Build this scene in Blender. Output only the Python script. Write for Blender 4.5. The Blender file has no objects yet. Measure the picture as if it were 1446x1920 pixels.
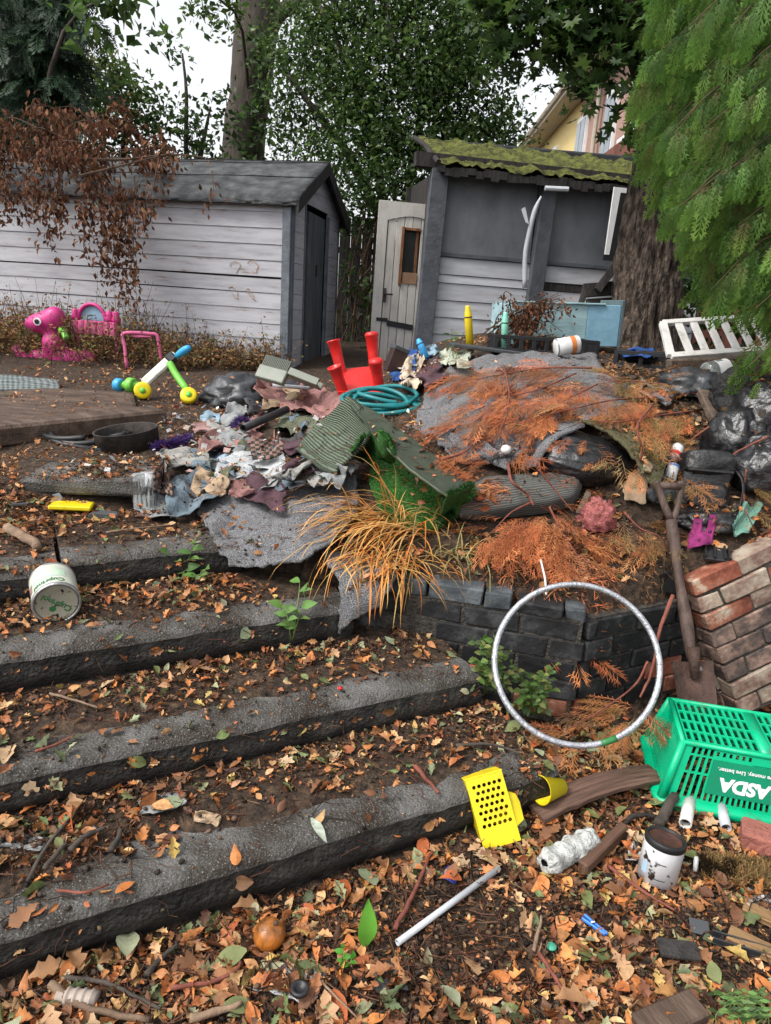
import bpy, math, random
import numpy as np
from mathutils import Vector, Matrix, Euler, noise as mnoise
from mathutils.bvhtree import BVHTree
R = math.radians
SC = bpy.context.scene
COL = SC.collection

# ------------------------------------------------------------------ camera, sky, sun, exposure
CAM_H, PITCH, ROLL, FPX = 1.55, R(16), R(3.8), 1333.0
cam = bpy.data.cameras.new('camera')
cam.sensor_fit = 'VERTICAL'; cam.sensor_height = 36.0; cam.lens = FPX / 1920 * 36.0
cam.clip_start = 0.05; cam.clip_end = 500
co = bpy.data.objects.new('camera', cam); COL.objects.link(co); SC.camera = co
_F = Vector((0, math.cos(PITCH), -math.sin(PITCH)))
_R0 = Vector((1, 0, 0)); _U0 = Vector((0, math.sin(PITCH), math.cos(PITCH)))
_Rt = _R0 * math.cos(ROLL) + _U0 * math.sin(ROLL)
_Up = -_R0 * math.sin(ROLL) + _U0 * math.cos(ROLL)
CAMP = Vector((0, 0, CAM_H))
co.matrix_world = Matrix(((_Rt.x, _Up.x, -_F.x, 0), (_Rt.y, _Up.y, -_F.y, 0), (_Rt.z, _Up.z, -_F.z, CAM_H), (0, 0, 0, 1)))

SUN_EL, SUN_AZ = R(52), R(238)     # azimuth clockwise from +Y (north): behind the camera, to its left
w = bpy.data.worlds.new('World'); SC.world = w; w.use_nodes = True
nt = w.node_tree; bg = nt.nodes['Background']
sky = nt.nodes.new('ShaderNodeTexSky'); sky.sky_type = 'NISHITA'; sky.sun_disc = False
sky.sun_elevation = SUN_EL; sky.sun_rotation = SUN_AZ; sky.dust_density = 4.0; sky.air_density = 1.0; sky.ozone_density = 1.0
hs = nt.nodes.new('ShaderNodeHueSaturation'); hs.inputs['Saturation'].default_value = 0.16; hs.inputs['Value'].default_value = 1.5
nt.links.new(sky.outputs[0], hs.inputs['Color']); nt.links.new(hs.outputs[0], bg.inputs['Color'])
bg.inputs['Strength'].default_value = 0.15
sl = bpy.data.lights.new('sun', 'SUN'); sl.energy = 1.5; sl.angle = R(11); sl.color = (1.0, 0.95, 0.87)
so = bpy.data.objects.new('sun', sl); COL.objects.link(so)
sd = Vector((math.sin(SUN_AZ) * math.cos(SUN_EL), math.cos(SUN_AZ) * math.cos(SUN_EL), math.sin(SUN_EL)))
so.rotation_euler = sd.to_track_quat('Z', 'Y').to_euler(); so.location = (-6, -4, 9)
SC.view_settings.view_transform = 'Standard'; SC.view_settings.look = 'None'
SC.view_settings.exposure = 0.46; SC.view_settings.gamma = 1.0; SC.view_settings.use_curve_mapping = False
SC.cycles.max_bounces = 6; SC.cycles.diffuse_bounces = 3; SC.cycles.transparent_max_bounces = 8

# ------------------------------------------------------------------ helpers
def ray(u, v): return (_F * FPX + _Rt * (u - 723) + _Up * (960 - v)).normalized()
def at(u, v, y):
    d = ray(u, v); return CAMP + d * (y / d.y)
def atz(u, v, z):
    d = ray(u, v); return CAMP + d * ((z - CAM_H) / d.z)
BV = [None]; SUPPORT = []
def rebuild():
    V = []; F = []
    for o in SUPPORT:
        k = len(V); m = top(o).matrix_basis
        V += [m @ p.co for p in o.data.vertices]
        F += [[i + k for i in p.vertices] for p in o.data.polygons]
    BV[0] = BVHTree.FromPolygons(V, F)
def hit(u, v, lift=0.0):
    h = BV[0].ray_cast(CAMP, ray(u, v))
    if h[0] is None: return at(u, v, 5.0)
    p = h[0].copy(); d = ray(u, v); k = 0
    while lift > .004 and k < 60:          # back along the sight line until the point clears the surface by lift
        q = BV[0].ray_cast(p + Vector((0, 0, .002)), Vector((0, 0, -1)))
        if q[0] is None or p.z - q[0].z >= lift: break
        p -= d * .012; k += 1
    return p
def drop(x, y, z0=3.0):
    h = BV[0].ray_cast(Vector((x, y, z0)), Vector((0, 0, -1)))
    if h[0] is None: return 0.0, Vector((0, 0, 1))
    n = h[1]
    return h[0].z, (n if n.z > 0 else -n)
def P(q):
    """control point: (u, v, lift) on the surface, or (u, v, None, y) at a depth"""
    if isinstance(q, Vector): return q
    if len(q) == 4: return at(q[0], q[1], q[3])
    return hit(q[0], q[1], q[2] if len(q) > 2 else 0.0)
def top(o):
    while o.parent: o = o.parent
    return o
def tag(o, label=None, cat=None, group=None, kind=None):
    if label: o['label'] = label
    if cat: o['category'] = cat
    if group: o['group'] = group
    if kind: o['kind'] = kind
    return o
def thing(name, label, cat, loc=(0, 0, 0), rot=None, group=None):
    o = bpy.data.objects.new(name, None); COL.objects.link(o)
    m = Matrix.Translation(Vector(loc))
    if rot is not None: m = m @ (rot.to_matrix().to_4x4() if not isinstance(rot, Matrix) else rot.to_4x4())
    o.matrix_basis = m; o.empty_display_size = 0.05
    return tag(o, label, cat, group)
def basis(fwd, up=Vector((0, 0, 1))):
    y = Vector(fwd).normalized(); x = y.cross(Vector(up))
    if x.length < 1e-5: x = y.cross(Vector((1, 0, 0)))
    x.normalize(); z = x.cross(y)
    return Matrix(((x.x, y.x, z.x), (x.y, y.y, z.y), (x.z, y.z, z.z)))
def zb(ax):
    """rotation whose z axis is ax and whose -y axis looks towards the viewer's side"""
    ax = Vector(ax); r_ = Vector((0, 1, 0))
    if abs(ax.normalized().y) > .95: r_ = Vector((0, 0, 1))
    return basis(r_.cross(ax).cross(ax) * -1, ax)
def link(name, me, mat, parent):
    o = bpy.data.objects.new(name, me); COL.objects.link(o)
    if mat: me.materials.append(mat)
    if parent: o.parent = parent
    return o
class MB:
    def __init__(s): s.v = []; s.f = []; s.uv = {}
    def add(s, vs, fs):
        k = len(s.v); s.v += [Vector(p) for p in vs]; s.f += [tuple(i + k for i in q) for q in fs]; return k
    def box(s, c, size, rot=None, jit=0.0):
        a, b, d = size[0] / 2, size[1] / 2, size[2] / 2; c = Vector(c); vs = []
        for z in (-d, d):
            for x, y in ((-a, -b), (a, -b), (a, b), (-a, b)):
                p = Vector((x, y, z))
                if jit: p += Vector([random.uniform(-jit, jit) for _ in range(3)])
                if rot is not None: p = rot @ p
                vs.append(p + c)
        s.add(vs, [(3, 2, 1, 0), (4, 5, 6, 7), (0, 1, 5, 4), (1, 2, 6, 5), (2, 3, 7, 6), (3, 0, 4, 7)]); return s
    def bbox(s, c, size, bev=0.01, rot=None, jit=0.0):
        """box with chamfered edges (24 verts)"""
        h = [q / 2 for q in size]; c = Vector(c); vs = []; idx = {}
        for sx in (-1, 1):
            for sy in (-1, 1):
                for sz in (-1, 1):
                    j = Vector([random.uniform(-jit, jit) for _ in range(3)]) if jit else Vector()
                    for ax in range(3):
                        p = [sx * (h[0] - bev), sy * (h[1] - bev), sz * (h[2] - bev)]
                        p[ax] = (sx, sy, sz)[ax] * h[ax]
                        p = Vector(p) + j
                        if rot is not None: p = rot @ p
                        idx[sx, sy, sz, ax] = len(vs); vs.append(p + c)
        fs = []
        for ax in range(3):
            o1, o2 = (ax + 1) % 3, (ax + 2) % 3
            for sg in (-1, 1):
                q = []
                for e1, e2 in ((-1, -1), (1, -1), (1, 1), (-1, 1)):
                    k = [0, 0, 0]; k[ax] = sg; k[o1] = e1; k[o2] = e2; q.append(idx[k[0], k[1], k[2], ax])
                fs.append(tuple(q if sg > 0 else q[::-1]))
        for ax in range(3):
            o1, o2 = (ax + 1) % 3, (ax + 2) % 3
            for e1 in (-1, 1):
                for e2 in (-1, 1):
                    def K(sg, a_):
                        k = [0, 0, 0]; k[ax] = sg; k[o1] = e1; k[o2] = e2; return idx[k[0], k[1], k[2], a_]
                    q = (K(-1, o1), K(1, o1), K(1, o2), K(-1, o2)); fs.append(q if e1 * e2 > 0 else q[::-1])
        for sx in (-1, 1):
            for sy in (-1, 1):
                for sz in (-1, 1):
                    q = tuple(idx[sx, sy, sz, a_] for a_ in range(3)); fs.append(q if sx * sy * sz > 0 else q[::-1])
        s.add(vs, fs); return s
    def tube(s, pts, r, n=8, cap=True, flat=1.0):
        pts = [Vector(p) for p in pts]; m = len(pts)
        rr = r if isinstance(r, (list, tuple)) else [r] * m
        vs = []; prev = None
        for i, p in enumerate(pts):
            t = (pts[min(i + 1, m - 1)] - pts[max(i - 1, 0)])
            t = t.normalized() if t.length > 1e-9 else Vector((0, 0, 1))
            if prev is None:
                a = t.orthogonal().normalized()
                if abs(t.z) < .9: a = (Vector((0, 0, 1)) - t * t.z).normalized()
            else:
                a = prev - t * prev.dot(t); a = a.normalized() if a.length > 1e-6 else t.orthogonal().normalized()
            prev = a; b = t.cross(a)
            for k in range(n):
                g = 2 * math.pi * k / n
                vs.append(p + (a * math.cos(g) * flat + b * math.sin(g)) * rr[i])
        fs = []
        for i in range(m - 1):
            for k in range(n):
                fs.append((i * n + k, i * n + (k + 1) % n, (i + 1) * n + (k + 1) % n, (i + 1) * n + k))
        if cap: fs += [tuple(range(n))[::-1], tuple((m - 1) * n + k for k in range(n))]
        s.add(vs, fs); return s
    def lathe(s, prof, n=24, M=None, warp=None):
        vs = []
        for (r, z) in prof:
            for k in range(n):
                g = 2 * math.pi * k / n; p = Vector((r * math.cos(g), r * math.sin(g), z))
                if warp: p = warp(p, g)
                vs.append(M @ p if M is not None else p)
        fs = []
        for i in range(len(prof) - 1):
            for k in range(n):
                fs.append((i * n + k, i * n + (k + 1) % n, (i + 1) * n + (k + 1) % n, (i + 1) * n + k))
        s.add(vs, fs); return s
    def poly(s, pts, normal, th):
        """extruded polygon"""
        n = len(pts); a = [Vector(p) for p in pts]; b = [p + Vector(normal) * th for p in a]
        s.add(a + b, [tuple(range(n))[::-1], tuple(range(n, 2 * n))] + [(i, (i + 1) % n, n + (i + 1) % n, n + i) for i in range(n)]); return s
    def build(s, name, mat, parent=None, smooth=False, world=False, support=False):
        vs = s.v
        if world and parent:
            mi = top(parent).matrix_basis.inverted(); vs = [mi @ p for p in vs]
        me = bpy.data.meshes.new(name); me.from_pydata([tuple(p) for p in vs], [], s.f); me.validate()
        if smooth: me.polygons.foreach_set('use_smooth', [True] * len(me.polygons))
        me.update(); o = link(name, me, mat, parent)
        if support: SUPPORT.append(o)
        return o
def npmesh(name, V, F, mat, parent=None, col=None, smooth=False, uv=None, support=False, world=True):
    V = np.asarray(V, dtype=np.float64).reshape(-1, 3); F = np.asarray(F, dtype=np.int32); k = F.shape[1]
    if parent and world:
        mi = np.array(top(parent).matrix_basis.inverted()); V = V @ mi[:3, :3].T + mi[:3, 3]
    me = bpy.data.meshes.new(name)
    me.vertices.add(len(V)); me.vertices.foreach_set('co', V.ravel())
    me.loops.add(F.size); me.loops.foreach_set('vertex_index', F.ravel())
    me.polygons.add(len(F)); me.polygons.foreach_set('loop_start', np.arange(0, F.size, k, dtype=np.int32))
    if smooth: me.polygons.foreach_set('use_smooth', np.ones(len(F), dtype=bool))
    if uv is not None:
        l = me.uv_layers.new(name='UVMap'); l.data.foreach_set('uv', np.asarray(uv)[F.ravel()].ravel())
    if col is not None:
        a = me.attributes.new('col', 'FLOAT_COLOR', 'POINT')
        c = np.ones((len(V), 4)); c[:, :3] = col; a.data.foreach_set('color', c.ravel())
    me.update(calc_edges=True); me.validate()
    o = link(name, me, mat, parent)
    if support: SUPPORT.append(o)
    return o
def stack(tV, tF, Rm, T, S):
    """K copies of a template, rotation (K,3,3), translation (K,3), scale (K,) or (K,3)"""
    tV = np.asarray(tV); tF = np.asarray(tF); K = len(T); S = np.asarray(S, dtype=float)
    if S.ndim == 1: S = S[:, None]
    V = np.einsum('kij,knj->kni', Rm, tV[None] * S[:, None, :]) + np.asarray(T)[:, None, :]
    F = tF[None] + (np.arange(K) * len(tV))[:, None, None]
    return V.reshape(-1, 3), F.reshape(-1, tF.shape[1])
RNG = np.random.default_rng(7)
def rand_rot(K, up=None, tilt=0.5, yaw=None):
    """random yaw about z, then tilted"""
    a = RNG.uniform(0, 2 * np.pi, K) if yaw is None else yaw
    tx = RNG.normal(0, tilt, K); ty = RNG.normal(0, tilt, K)
    def rx(t): c, s = np.cos(t), np.sin(t); o = np.zeros_like(t); i = o + 1; return np.stack([np.stack([i, o, o], -1), np.stack([o, c, -s], -1), np.stack([o, s, c], -1)], 1)
    def ry(t): c, s = np.cos(t), np.sin(t); o = np.zeros_like(t); i = o + 1; return np.stack([np.stack([c, o, s], -1), np.stack([o, i, o], -1), np.stack([-s, o, c], -1)], 1)
    def rz(t): c, s = np.cos(t), np.sin(t); o = np.zeros_like(t); i = o + 1; return np.stack([np.stack([c, -s, o], -1), np.stack([s, c, o], -1), np.stack([o, o, i], -1)], 1)
    return rx(tx) @ ry(ty) @ rz(a)
def dirs_rot(D, N):
    """rotations whose y axis is D and z axis close to N (arrays K,3)"""
    y = D / np.linalg.norm(D, axis=1, keepdims=True)
    x = np.cross(y, N); x /= np.linalg.norm(x, axis=1, keepdims=True) + 1e-9
    z = np.cross(x, y)
    return np.stack([x, y, z], 2)
def catmull(c, m):
    c = [Vector(q) for q in c]
    if len(c) < 3: return [c[0].lerp(c[-1], i / (m - 1)) for i in range(m)]
    e = [c[0] * 2 - c[1]] + c + [c[-1] * 2 - c[-2]]; out = []; n = len(c) - 1
    for i in range(m):
        t = i / (m - 1) * n; k = min(int(t), n - 1); f = t - k
        a, b, g, d = e[k], e[k + 1], e[k + 2], e[k + 3]
        out.append(0.5 * ((2 * b) + (g - a) * f + (2 * a - 5 * b + 4 * g - d) * f * f + (3 * b - a - 3 * g + d) * f ** 3))
    return out
def nz(p, s, seed=0): return mnoise.noise(Vector((p[0] * s + seed * 7.3, p[1] * s - seed * 3.1, p[2] * s + seed * 1.7)))
def sheet(name, rows, mat, nu=28, nv=20, wr=0.01, ws=12, th=0.006, parent=None, seed=1, edge=0.0, support=False, fold=0.0, clear=True):
    """a cloth-like sheet through rows of control points, wrinkled, with real thickness"""
    C = [[P(q) for q in r] for r in rows]
    lines = [catmull(r, nu) for r in C]
    G = [catmull([l[i] for l in lines], nv) for i in range(nu)]        # G[i][j]
    V = []; UV = []
    for i in range(nu):
        for j in range(nv):
            p = G[i][j].copy(); q = p * 1.0
            d = nz(q, ws, seed) * wr + abs(nz(q, ws * 2.3, seed + 5)) * wr * .6
            if fold: d += fold * (1 - abs(2 * ((nz(q, ws * .6, seed + 9) * 1.3) % 1.0) - 1))
            p.z += d
            p.x += nz(q, ws, seed + 11) * wr * .7; p.y += nz(q, ws, seed + 21) * wr * .7
            if edge and (i in (0, nu - 1) or j in (0, nv - 1)):
                p.x += nz(q, 40, seed + 31) * edge; p.y += nz(q, 40, seed + 41) * edge
            if clear and BV[0]:
                z, _ = drop(p.x, p.y, p.z + .25)
                if p.z < z + .004 and z - p.z < .12: p.z = z + .004 + abs(d) * .5
            V.append(p); UV.append((i / (nu - 1), j / (nv - 1)))
    V = np.array([tuple(p) for p in V])
    I = np.arange(nu * nv).reshape(nu, nv)
    F = np.stack([I[:-1, :-1], I[1:, :-1], I[1:, 1:], I[:-1, 1:]], -1).reshape(-1, 4)
    # normals for the underside
    N = np.zeros_like(V); a = V[F[:, 1]] - V[F[:, 0]]; b = V[F[:, 3]] - V[F[:, 0]]; fn = np.cross(a, b)
    for k in range(4): np.add.at(N, F[:, k], fn)
    N /= np.linalg.norm(N, axis=1, keepdims=True) + 1e-12
    sg = 1.0 if N[:, 2].mean() > 0 else -1.0
    if sg < 0: F = F[:, ::-1]; N = -N
    V2 = V - N * th; n0 = len(V); F2 = F[:, ::-1] + n0
    b = np.concatenate([I[:, 0], I[-1, 1:], I[-2::-1, -1], I[0, -2:0:-1]]); bn = np.roll(b, -1)
    S = np.stack([b, bn, bn + n0, b + n0], -1)
    if sg > 0: S = S[:, ::-1]
    return npmesh(name, np.vstack([V, V2]), np.vstack([F, F2, S]), mat, parent, smooth=True, uv=np.vstack([UV, UV]), support=support)
def text_geo(s, size, bold=0.0, shear=0.0, extrude=0.0):
    cu = bpy.data.curves.new('text', 'FONT'); cu.body = s; cu.size = size; cu.offset = bold; cu.shear = shear; cu.extrude = extrude
    cu.align_x = 'CENTER'; cu.align_y = 'CENTER'; cu.resolution_u = 4
    o = bpy.data.objects.new('text', cu); COL.objects.link(o)
    dg = bpy.context.evaluated_depsgraph_get(); me = o.evaluated_get(dg).to_mesh()
    V = [v.co.copy() for v in me.vertices]; F = [tuple(p.vertices) for p in me.polygons]
    o.evaluated_get(dg).to_mesh_clear(); bpy.data.objects.remove(o); bpy.data.curves.remove(cu)
    return V, F

# ------------------------------------------------------------------ materials
MATS = {}
def mat(name, cols, scale=8, rough=.8, bump=.2, bscale=None, detail=5, stretch=(1, 1, 1), metal=0.0, spec=.3, rnd=0.0, dist=0.02, coord='Object', alpha=1.0, trans=0.0, rvar=0.12, speck=None, transl=0.0):
    m = bpy.data.materials.new(name); m.use_nodes = True; n = m.node_tree; L = n.links
    bs = n.nodes['Principled BSDF']; tc = n.nodes.new('ShaderNodeTexCoord'); mp = n.nodes.new('ShaderNodeMapping')
    mp.inputs['Scale'].default_value = stretch; L.new(tc.outputs[coord], mp.inputs['Vector'])
    if rnd:                      # every copy gets its own stretch of the pattern
        oi0 = n.nodes.new('ShaderNodeObjectInfo'); vm = n.nodes.new('ShaderNodeVectorMath'); vm.operation = 'SCALE'; cx0 = n.nodes.new('ShaderNodeCombineXYZ')
        for k_ in range(3): L.new(oi0.outputs['Random'], cx0.inputs[k_])
        vm.inputs['Scale'].default_value = 53.0; L.new(cx0.outputs[0], vm.inputs[0]); va = n.nodes.new('ShaderNodeVectorMath'); L.new(tc.outputs[coord], va.inputs[0]); L.new(vm.outputs[0], va.inputs[1]); L.new(va.outputs[0], mp.inputs['Vector'])
    no = n.nodes.new('ShaderNodeTexNoise'); no.inputs['Scale'].default_value = scale; no.inputs['Detail'].default_value = detail
    no.inputs['Roughness'].default_value = .62; L.new(mp.outputs[0], no.inputs['Vector'])
    cr = n.nodes.new('ShaderNodeValToRGB'); e = cr.color_ramp.elements
    if not isinstance(cols[0], (tuple, list)): cols = [cols, [q * .8 for q in cols]]
    if len(cols[0]) == 3: cols = [(0.3 + 0.4 * i / max(1, len(cols) - 1), c) for i, c in enumerate(cols)]
    while len(e) < len(cols): e.new(1.0)
    for q, (pos, c) in zip(e, cols): q.position = pos; q.color = (*c, 1)
    L.new(no.outputs[0], cr.inputs[0]); out = cr.outputs[0]
    if speck:
        n2 = n.nodes.new('ShaderNodeTexNoise'); n2.inputs['Scale'].default_value = speck[1]; n2.inputs['Detail'].default_value = 2
        L.new(tc.outputs[coord], n2.inputs['Vector'])
        c2 = n.nodes.new('ShaderNodeValToRGB'); c2.color_ramp.elements[0].position = speck[2]; c2.color_ramp.elements[1].position = speck[2] + .06
        mx = n.nodes.new('ShaderNodeMixRGB'); mx.inputs[2].default_value = (*speck[0], 1)
        L.new(n2.outputs[0], c2.inputs[0]); L.new(c2.outputs[0], mx.inputs[0]); L.new(out, mx.inputs[1]); out = mx.outputs[0]
    if rnd:
        oi = n.nodes.new('ShaderNodeObjectInfo'); hv = n.nodes.new('ShaderNodeHueSaturation')
        m1 = n.nodes.new('ShaderNodeMapRange'); m1.inputs[3].default_value = 1 - rnd; m1.inputs[4].default_value = 1 + rnd
        L.new(oi.outputs['Random'], m1.inputs[0]); L.new(m1.outputs[0], hv.inputs['Value']); L.new(out, hv.inputs['Color']); out = hv.outputs[0]
    L.new(out, bs.inputs['Base Color'])
    nr = n.nodes.new('ShaderNodeMapRange'); nr.inputs[3].default_value = max(0.03, rough - rvar); nr.inputs[4].default_value = min(1, rough + rvar)
    L.new(no.outputs[0], nr.inputs[0]); L.new(nr.outputs[0], bs.inputs['Roughness'])
    bs.inputs['Metallic'].default_value = metal; bs.inputs['Specular IOR Level'].default_value = spec
    if alpha < 1: bs.inputs['Alpha'].default_value = alpha
    if trans: bs.inputs['Transmission Weight'].default_value = trans
    if bump:
        nb = n.nodes.new('ShaderNodeTexNoise'); nb.inputs['Scale'].default_value = bscale or scale * 3; nb.inputs['Detail'].default_value = 6
        L.new(mp.outputs[0], nb.inputs['Vector']); bu = n.nodes.new('ShaderNodeBump')
        bu.inputs['Strength'].default_value = bump; bu.inputs['Distance'].default_value = dist
        L.new(nb.outputs[0], bu.inputs['Height']); L.new(bu.outputs[0], bs.inputs['Normal'])
    if transl:
        tr = n.nodes.new('ShaderNodeBsdfTranslucent'); mxs = n.nodes.new('ShaderNodeMixShader'); mxs.inputs[0].default_value = transl
        L.new(out, tr.inputs[0]); L.new(bs.outputs[0], mxs.inputs[1]); L.new(tr.outputs[0], mxs.inputs[2])
        L.new(mxs.outputs[0], n.nodes['Material Output'].inputs[0])
    MATS[name] = m; return m
def vmat(name, rough=.6, transl=.25, spec=.3, nscale=60, nvar=.25, bump=.15):
    """colour from the per-leaf attribute 'col', with a little mottling"""
    m = bpy.data.materials.new(name); m.use_nodes = True; n = m.node_tree; L = n.links; bs = n.nodes['Principled BSDF']
    at_ = n.nodes.new('ShaderNodeAttribute'); at_.attribute_name = 'col'
    tc = n.nodes.new('ShaderNodeTexCoord'); no = n.nodes.new('ShaderNodeTexNoise'); no.inputs['Scale'].default_value = nscale; no.inputs['Detail'].default_value = 4
    L.new(tc.outputs['Object'], no.inputs['Vector'])
    mr = n.nodes.new('ShaderNodeMapRange'); mr.inputs[1].default_value = .3; mr.inputs[2].default_value = .7
    mr.inputs[3].default_value = 1 - nvar; mr.inputs[4].default_value = 1 + nvar
    L.new(no.outputs[0], mr.inputs[0]); hv = n.nodes.new('ShaderNodeHueSaturation'); L.new(mr.outputs[0], hv.inputs['Value']); L.new(at_.outputs['Color'], hv.inputs['Color'])
    L.new(hv.outputs[0], bs.inputs['Base Color']); bs.inputs['Roughness'].default_value = rough; bs.inputs['Specular IOR Level'].default_value = spec
    if bump:
        bu = n.nodes.new('ShaderNodeBump'); bu.inputs['Strength'].default_value = bump; bu.inputs['Distance'].default_value = .01
        L.new(no.outputs[0], bu.inputs['Height']); L.new(bu.outputs[0], bs.inputs['Normal'])
    if transl:
        tr = n.nodes.new('ShaderNodeBsdfTranslucent'); mxs = n.nodes.new('ShaderNodeMixShader'); mxs.inputs[0].default_value = transl
        L.new(hv.outputs[0], tr.inputs[0]); L.new(bs.outputs[0], mxs.inputs[1]); L.new(tr.outputs[0], mxs.inputs[2])
        L.new(mxs.outputs[0], n.nodes['Material Output'].inputs[0])
    MATS[name] = m; return m
def uvmat(name, kind, c1, c2, sx, sy, rough=.9, bump=.6, c3=None, dist=.004):
    """patterns woven into a sheet along its own UVs: ribs, check, plaid, stripes"""
    m = mat(name, [c1, [q * .85 for q in c1]], 30, rough, 0); n = m.node_tree; L = n.links; bs = n.nodes['Principled BSDF']
    tc = n.nodes.new('ShaderNodeTexCoord'); mp = n.nodes.new('ShaderNodeMapping'); mp.inputs['Scale'].default_value = (sx, sy, 1); L.new(tc.outputs['UV'], mp.inputs[0])
    def wave(axis):
        wv = n.nodes.new('ShaderNodeTexWave'); wv.bands_direction = axis; wv.inputs['Scale'].default_value = 0.5; wv.inputs['Distortion'].default_value = 0.3
        L.new(mp.outputs[0], wv.inputs[0]); return wv.outputs['Fac']
    base = bs.inputs['Base Color'].links[0].from_socket
    mx = n.nodes.new('ShaderNodeMixRGB'); mx.inputs[2].default_value = (*c2, 1); L.new(base, mx.inputs[1])
    if kind == 'check':
        ck = n.nodes.new('ShaderNodeTexChecker'); ck.inputs['Scale'].default_value = 1.0; L.new(mp.outputs[0], ck.inputs[0]); f = ck.outputs['Fac']; L.new(f, mx.inputs[0])
    elif kind == 'plaid':
        a = wave('X'); b = wave('Y'); r1 = n.nodes.new('ShaderNodeMath'); r1.operation = 'MULTIPLY'; r1.inputs[1].default_value = .5
        ad = n.nodes.new('ShaderNodeMath'); ad.operation = 'ADD'; L.new(a, ad.inputs[0]); L.new(b, ad.inputs[1]); L.new(ad.outputs[0], r1.inputs[0]); f = r1.outputs[0]; L.new(f, mx.inputs[0])
    else:
        f = wave('X' if kind == 'ribs' else 'Y'); L.new(f, mx.inputs[0])
    L.new(mx.outputs[0], bs.inputs['Base Color'])
    if bump:
        bu = n.nodes.new('ShaderNodeBump'); bu.inputs['Strength'].default_value = bump; bu.inputs['Distance'].default_value = dist
        L.new(f, bu.inputs['Height']); L.new(bu.outputs[0], bs.inputs['Normal'])
    return m
def plastic(name, c, rough=.42, bump=.05):
    d = (.075, .058, .042)
    return mat(name, [(.27, [q * .35 + e * .65 for q, e in zip(c, d)]), (.35, [q * .72 + e * .2 for q, e in zip(c, d)]), (.45, [q * .92 for q in c]), (.8, c)], 17, rough, bump, 70, spec=.4, rvar=.2)
# ------------------------------------------------------------------ ground
def sm(a, b, x):
    t = min(1, max(0, (x - a) / (b - a))); return t * t * (3 - 2 * t)
def yw(x):
    """front line of the low retaining wall"""
    if x < .06: return 2.62 + (.06 - x) * .25
    if x < .78: return 2.62 - (x - .06) / .72 * .17
    if x < 1.3: return 2.45 + (x - .78) / .52 * .30
    return 2.75 + (x - 1.3) * .08
def H(x, y):
    n = -.469 * x + .883 * y
    terr = .70 + max(0, min(y, 9) - 3.2) * .048
    low = max(0, min((n - 1.55) * .36, terr)) if x < 1.2 else 0
    if x > .05: low *= max(0, 1 - (x - .05) * 2.4)
    z = low
    if y > yw(x) + .05 and x > -.95:
        b = min(.525 + (y - 2.6) * .33, terr)
        z = max(low, b * sm(-.95, -.5, x) + low * (1 - sm(-.95, -.5, x)))
    if y > 3.3: z = max(z, terr)
    if y > yw(x) + .05:
        A = sm(-.75, .85, x); B = sm(2.45, 4.3, y) * (1 - .95 * sm(6.8, 8.0, y)); z += A * B * .5
    p = Vector((x, y, 0))
    if abs(x) < 8 and y < 12: z += mnoise.noise(p * 2.1) * .016 + mnoise.noise(p * 6) * .007 + (mnoise.noise(p * 3.3 + Vector((9, 2, 0))) * .03 if z > .5 and y > 3 else 0)
    return z
def graded(lo, a, b, hi, st):
    c = list(np.arange(a, b + 1e-6, st)); q = []; s = st; x = a
    while x > lo: s *= 1.35; x -= s; q.append(x)
    r = []; s = st; x = b
    while x < hi: s *= 1.35; x += s; r.append(x)
    return q[::-1] + c + r
GX = graded(-150, -2.6, 2.8, 150, .045); GY = graded(-60, .7, 6.6, 260, .045)
V = [(x, y, H(x, y)) for x in GX for y in GY]; I = np.arange(len(V)).reshape(len(GX), len(GY))
F = np.stack([I[:-1, :-1], I[1:, :-1], I[1:, 1:], I[:-1, 1:]], -1).reshape(-1, 4)
M_soil = mat('soil', [(.28, (.010, .007, .006)), (.46, (.032, .021, .014)), (.6, (.065, .041, .026)), (.76, (.13, .085, .05))], 34, .93, .9, 90, dist=.012)
ground = npmesh('ground', V, F, M_soil, smooth=True, support=True); tag(ground, 'dark damp soil of the overgrown garden', None, None, 'structure')

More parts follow.
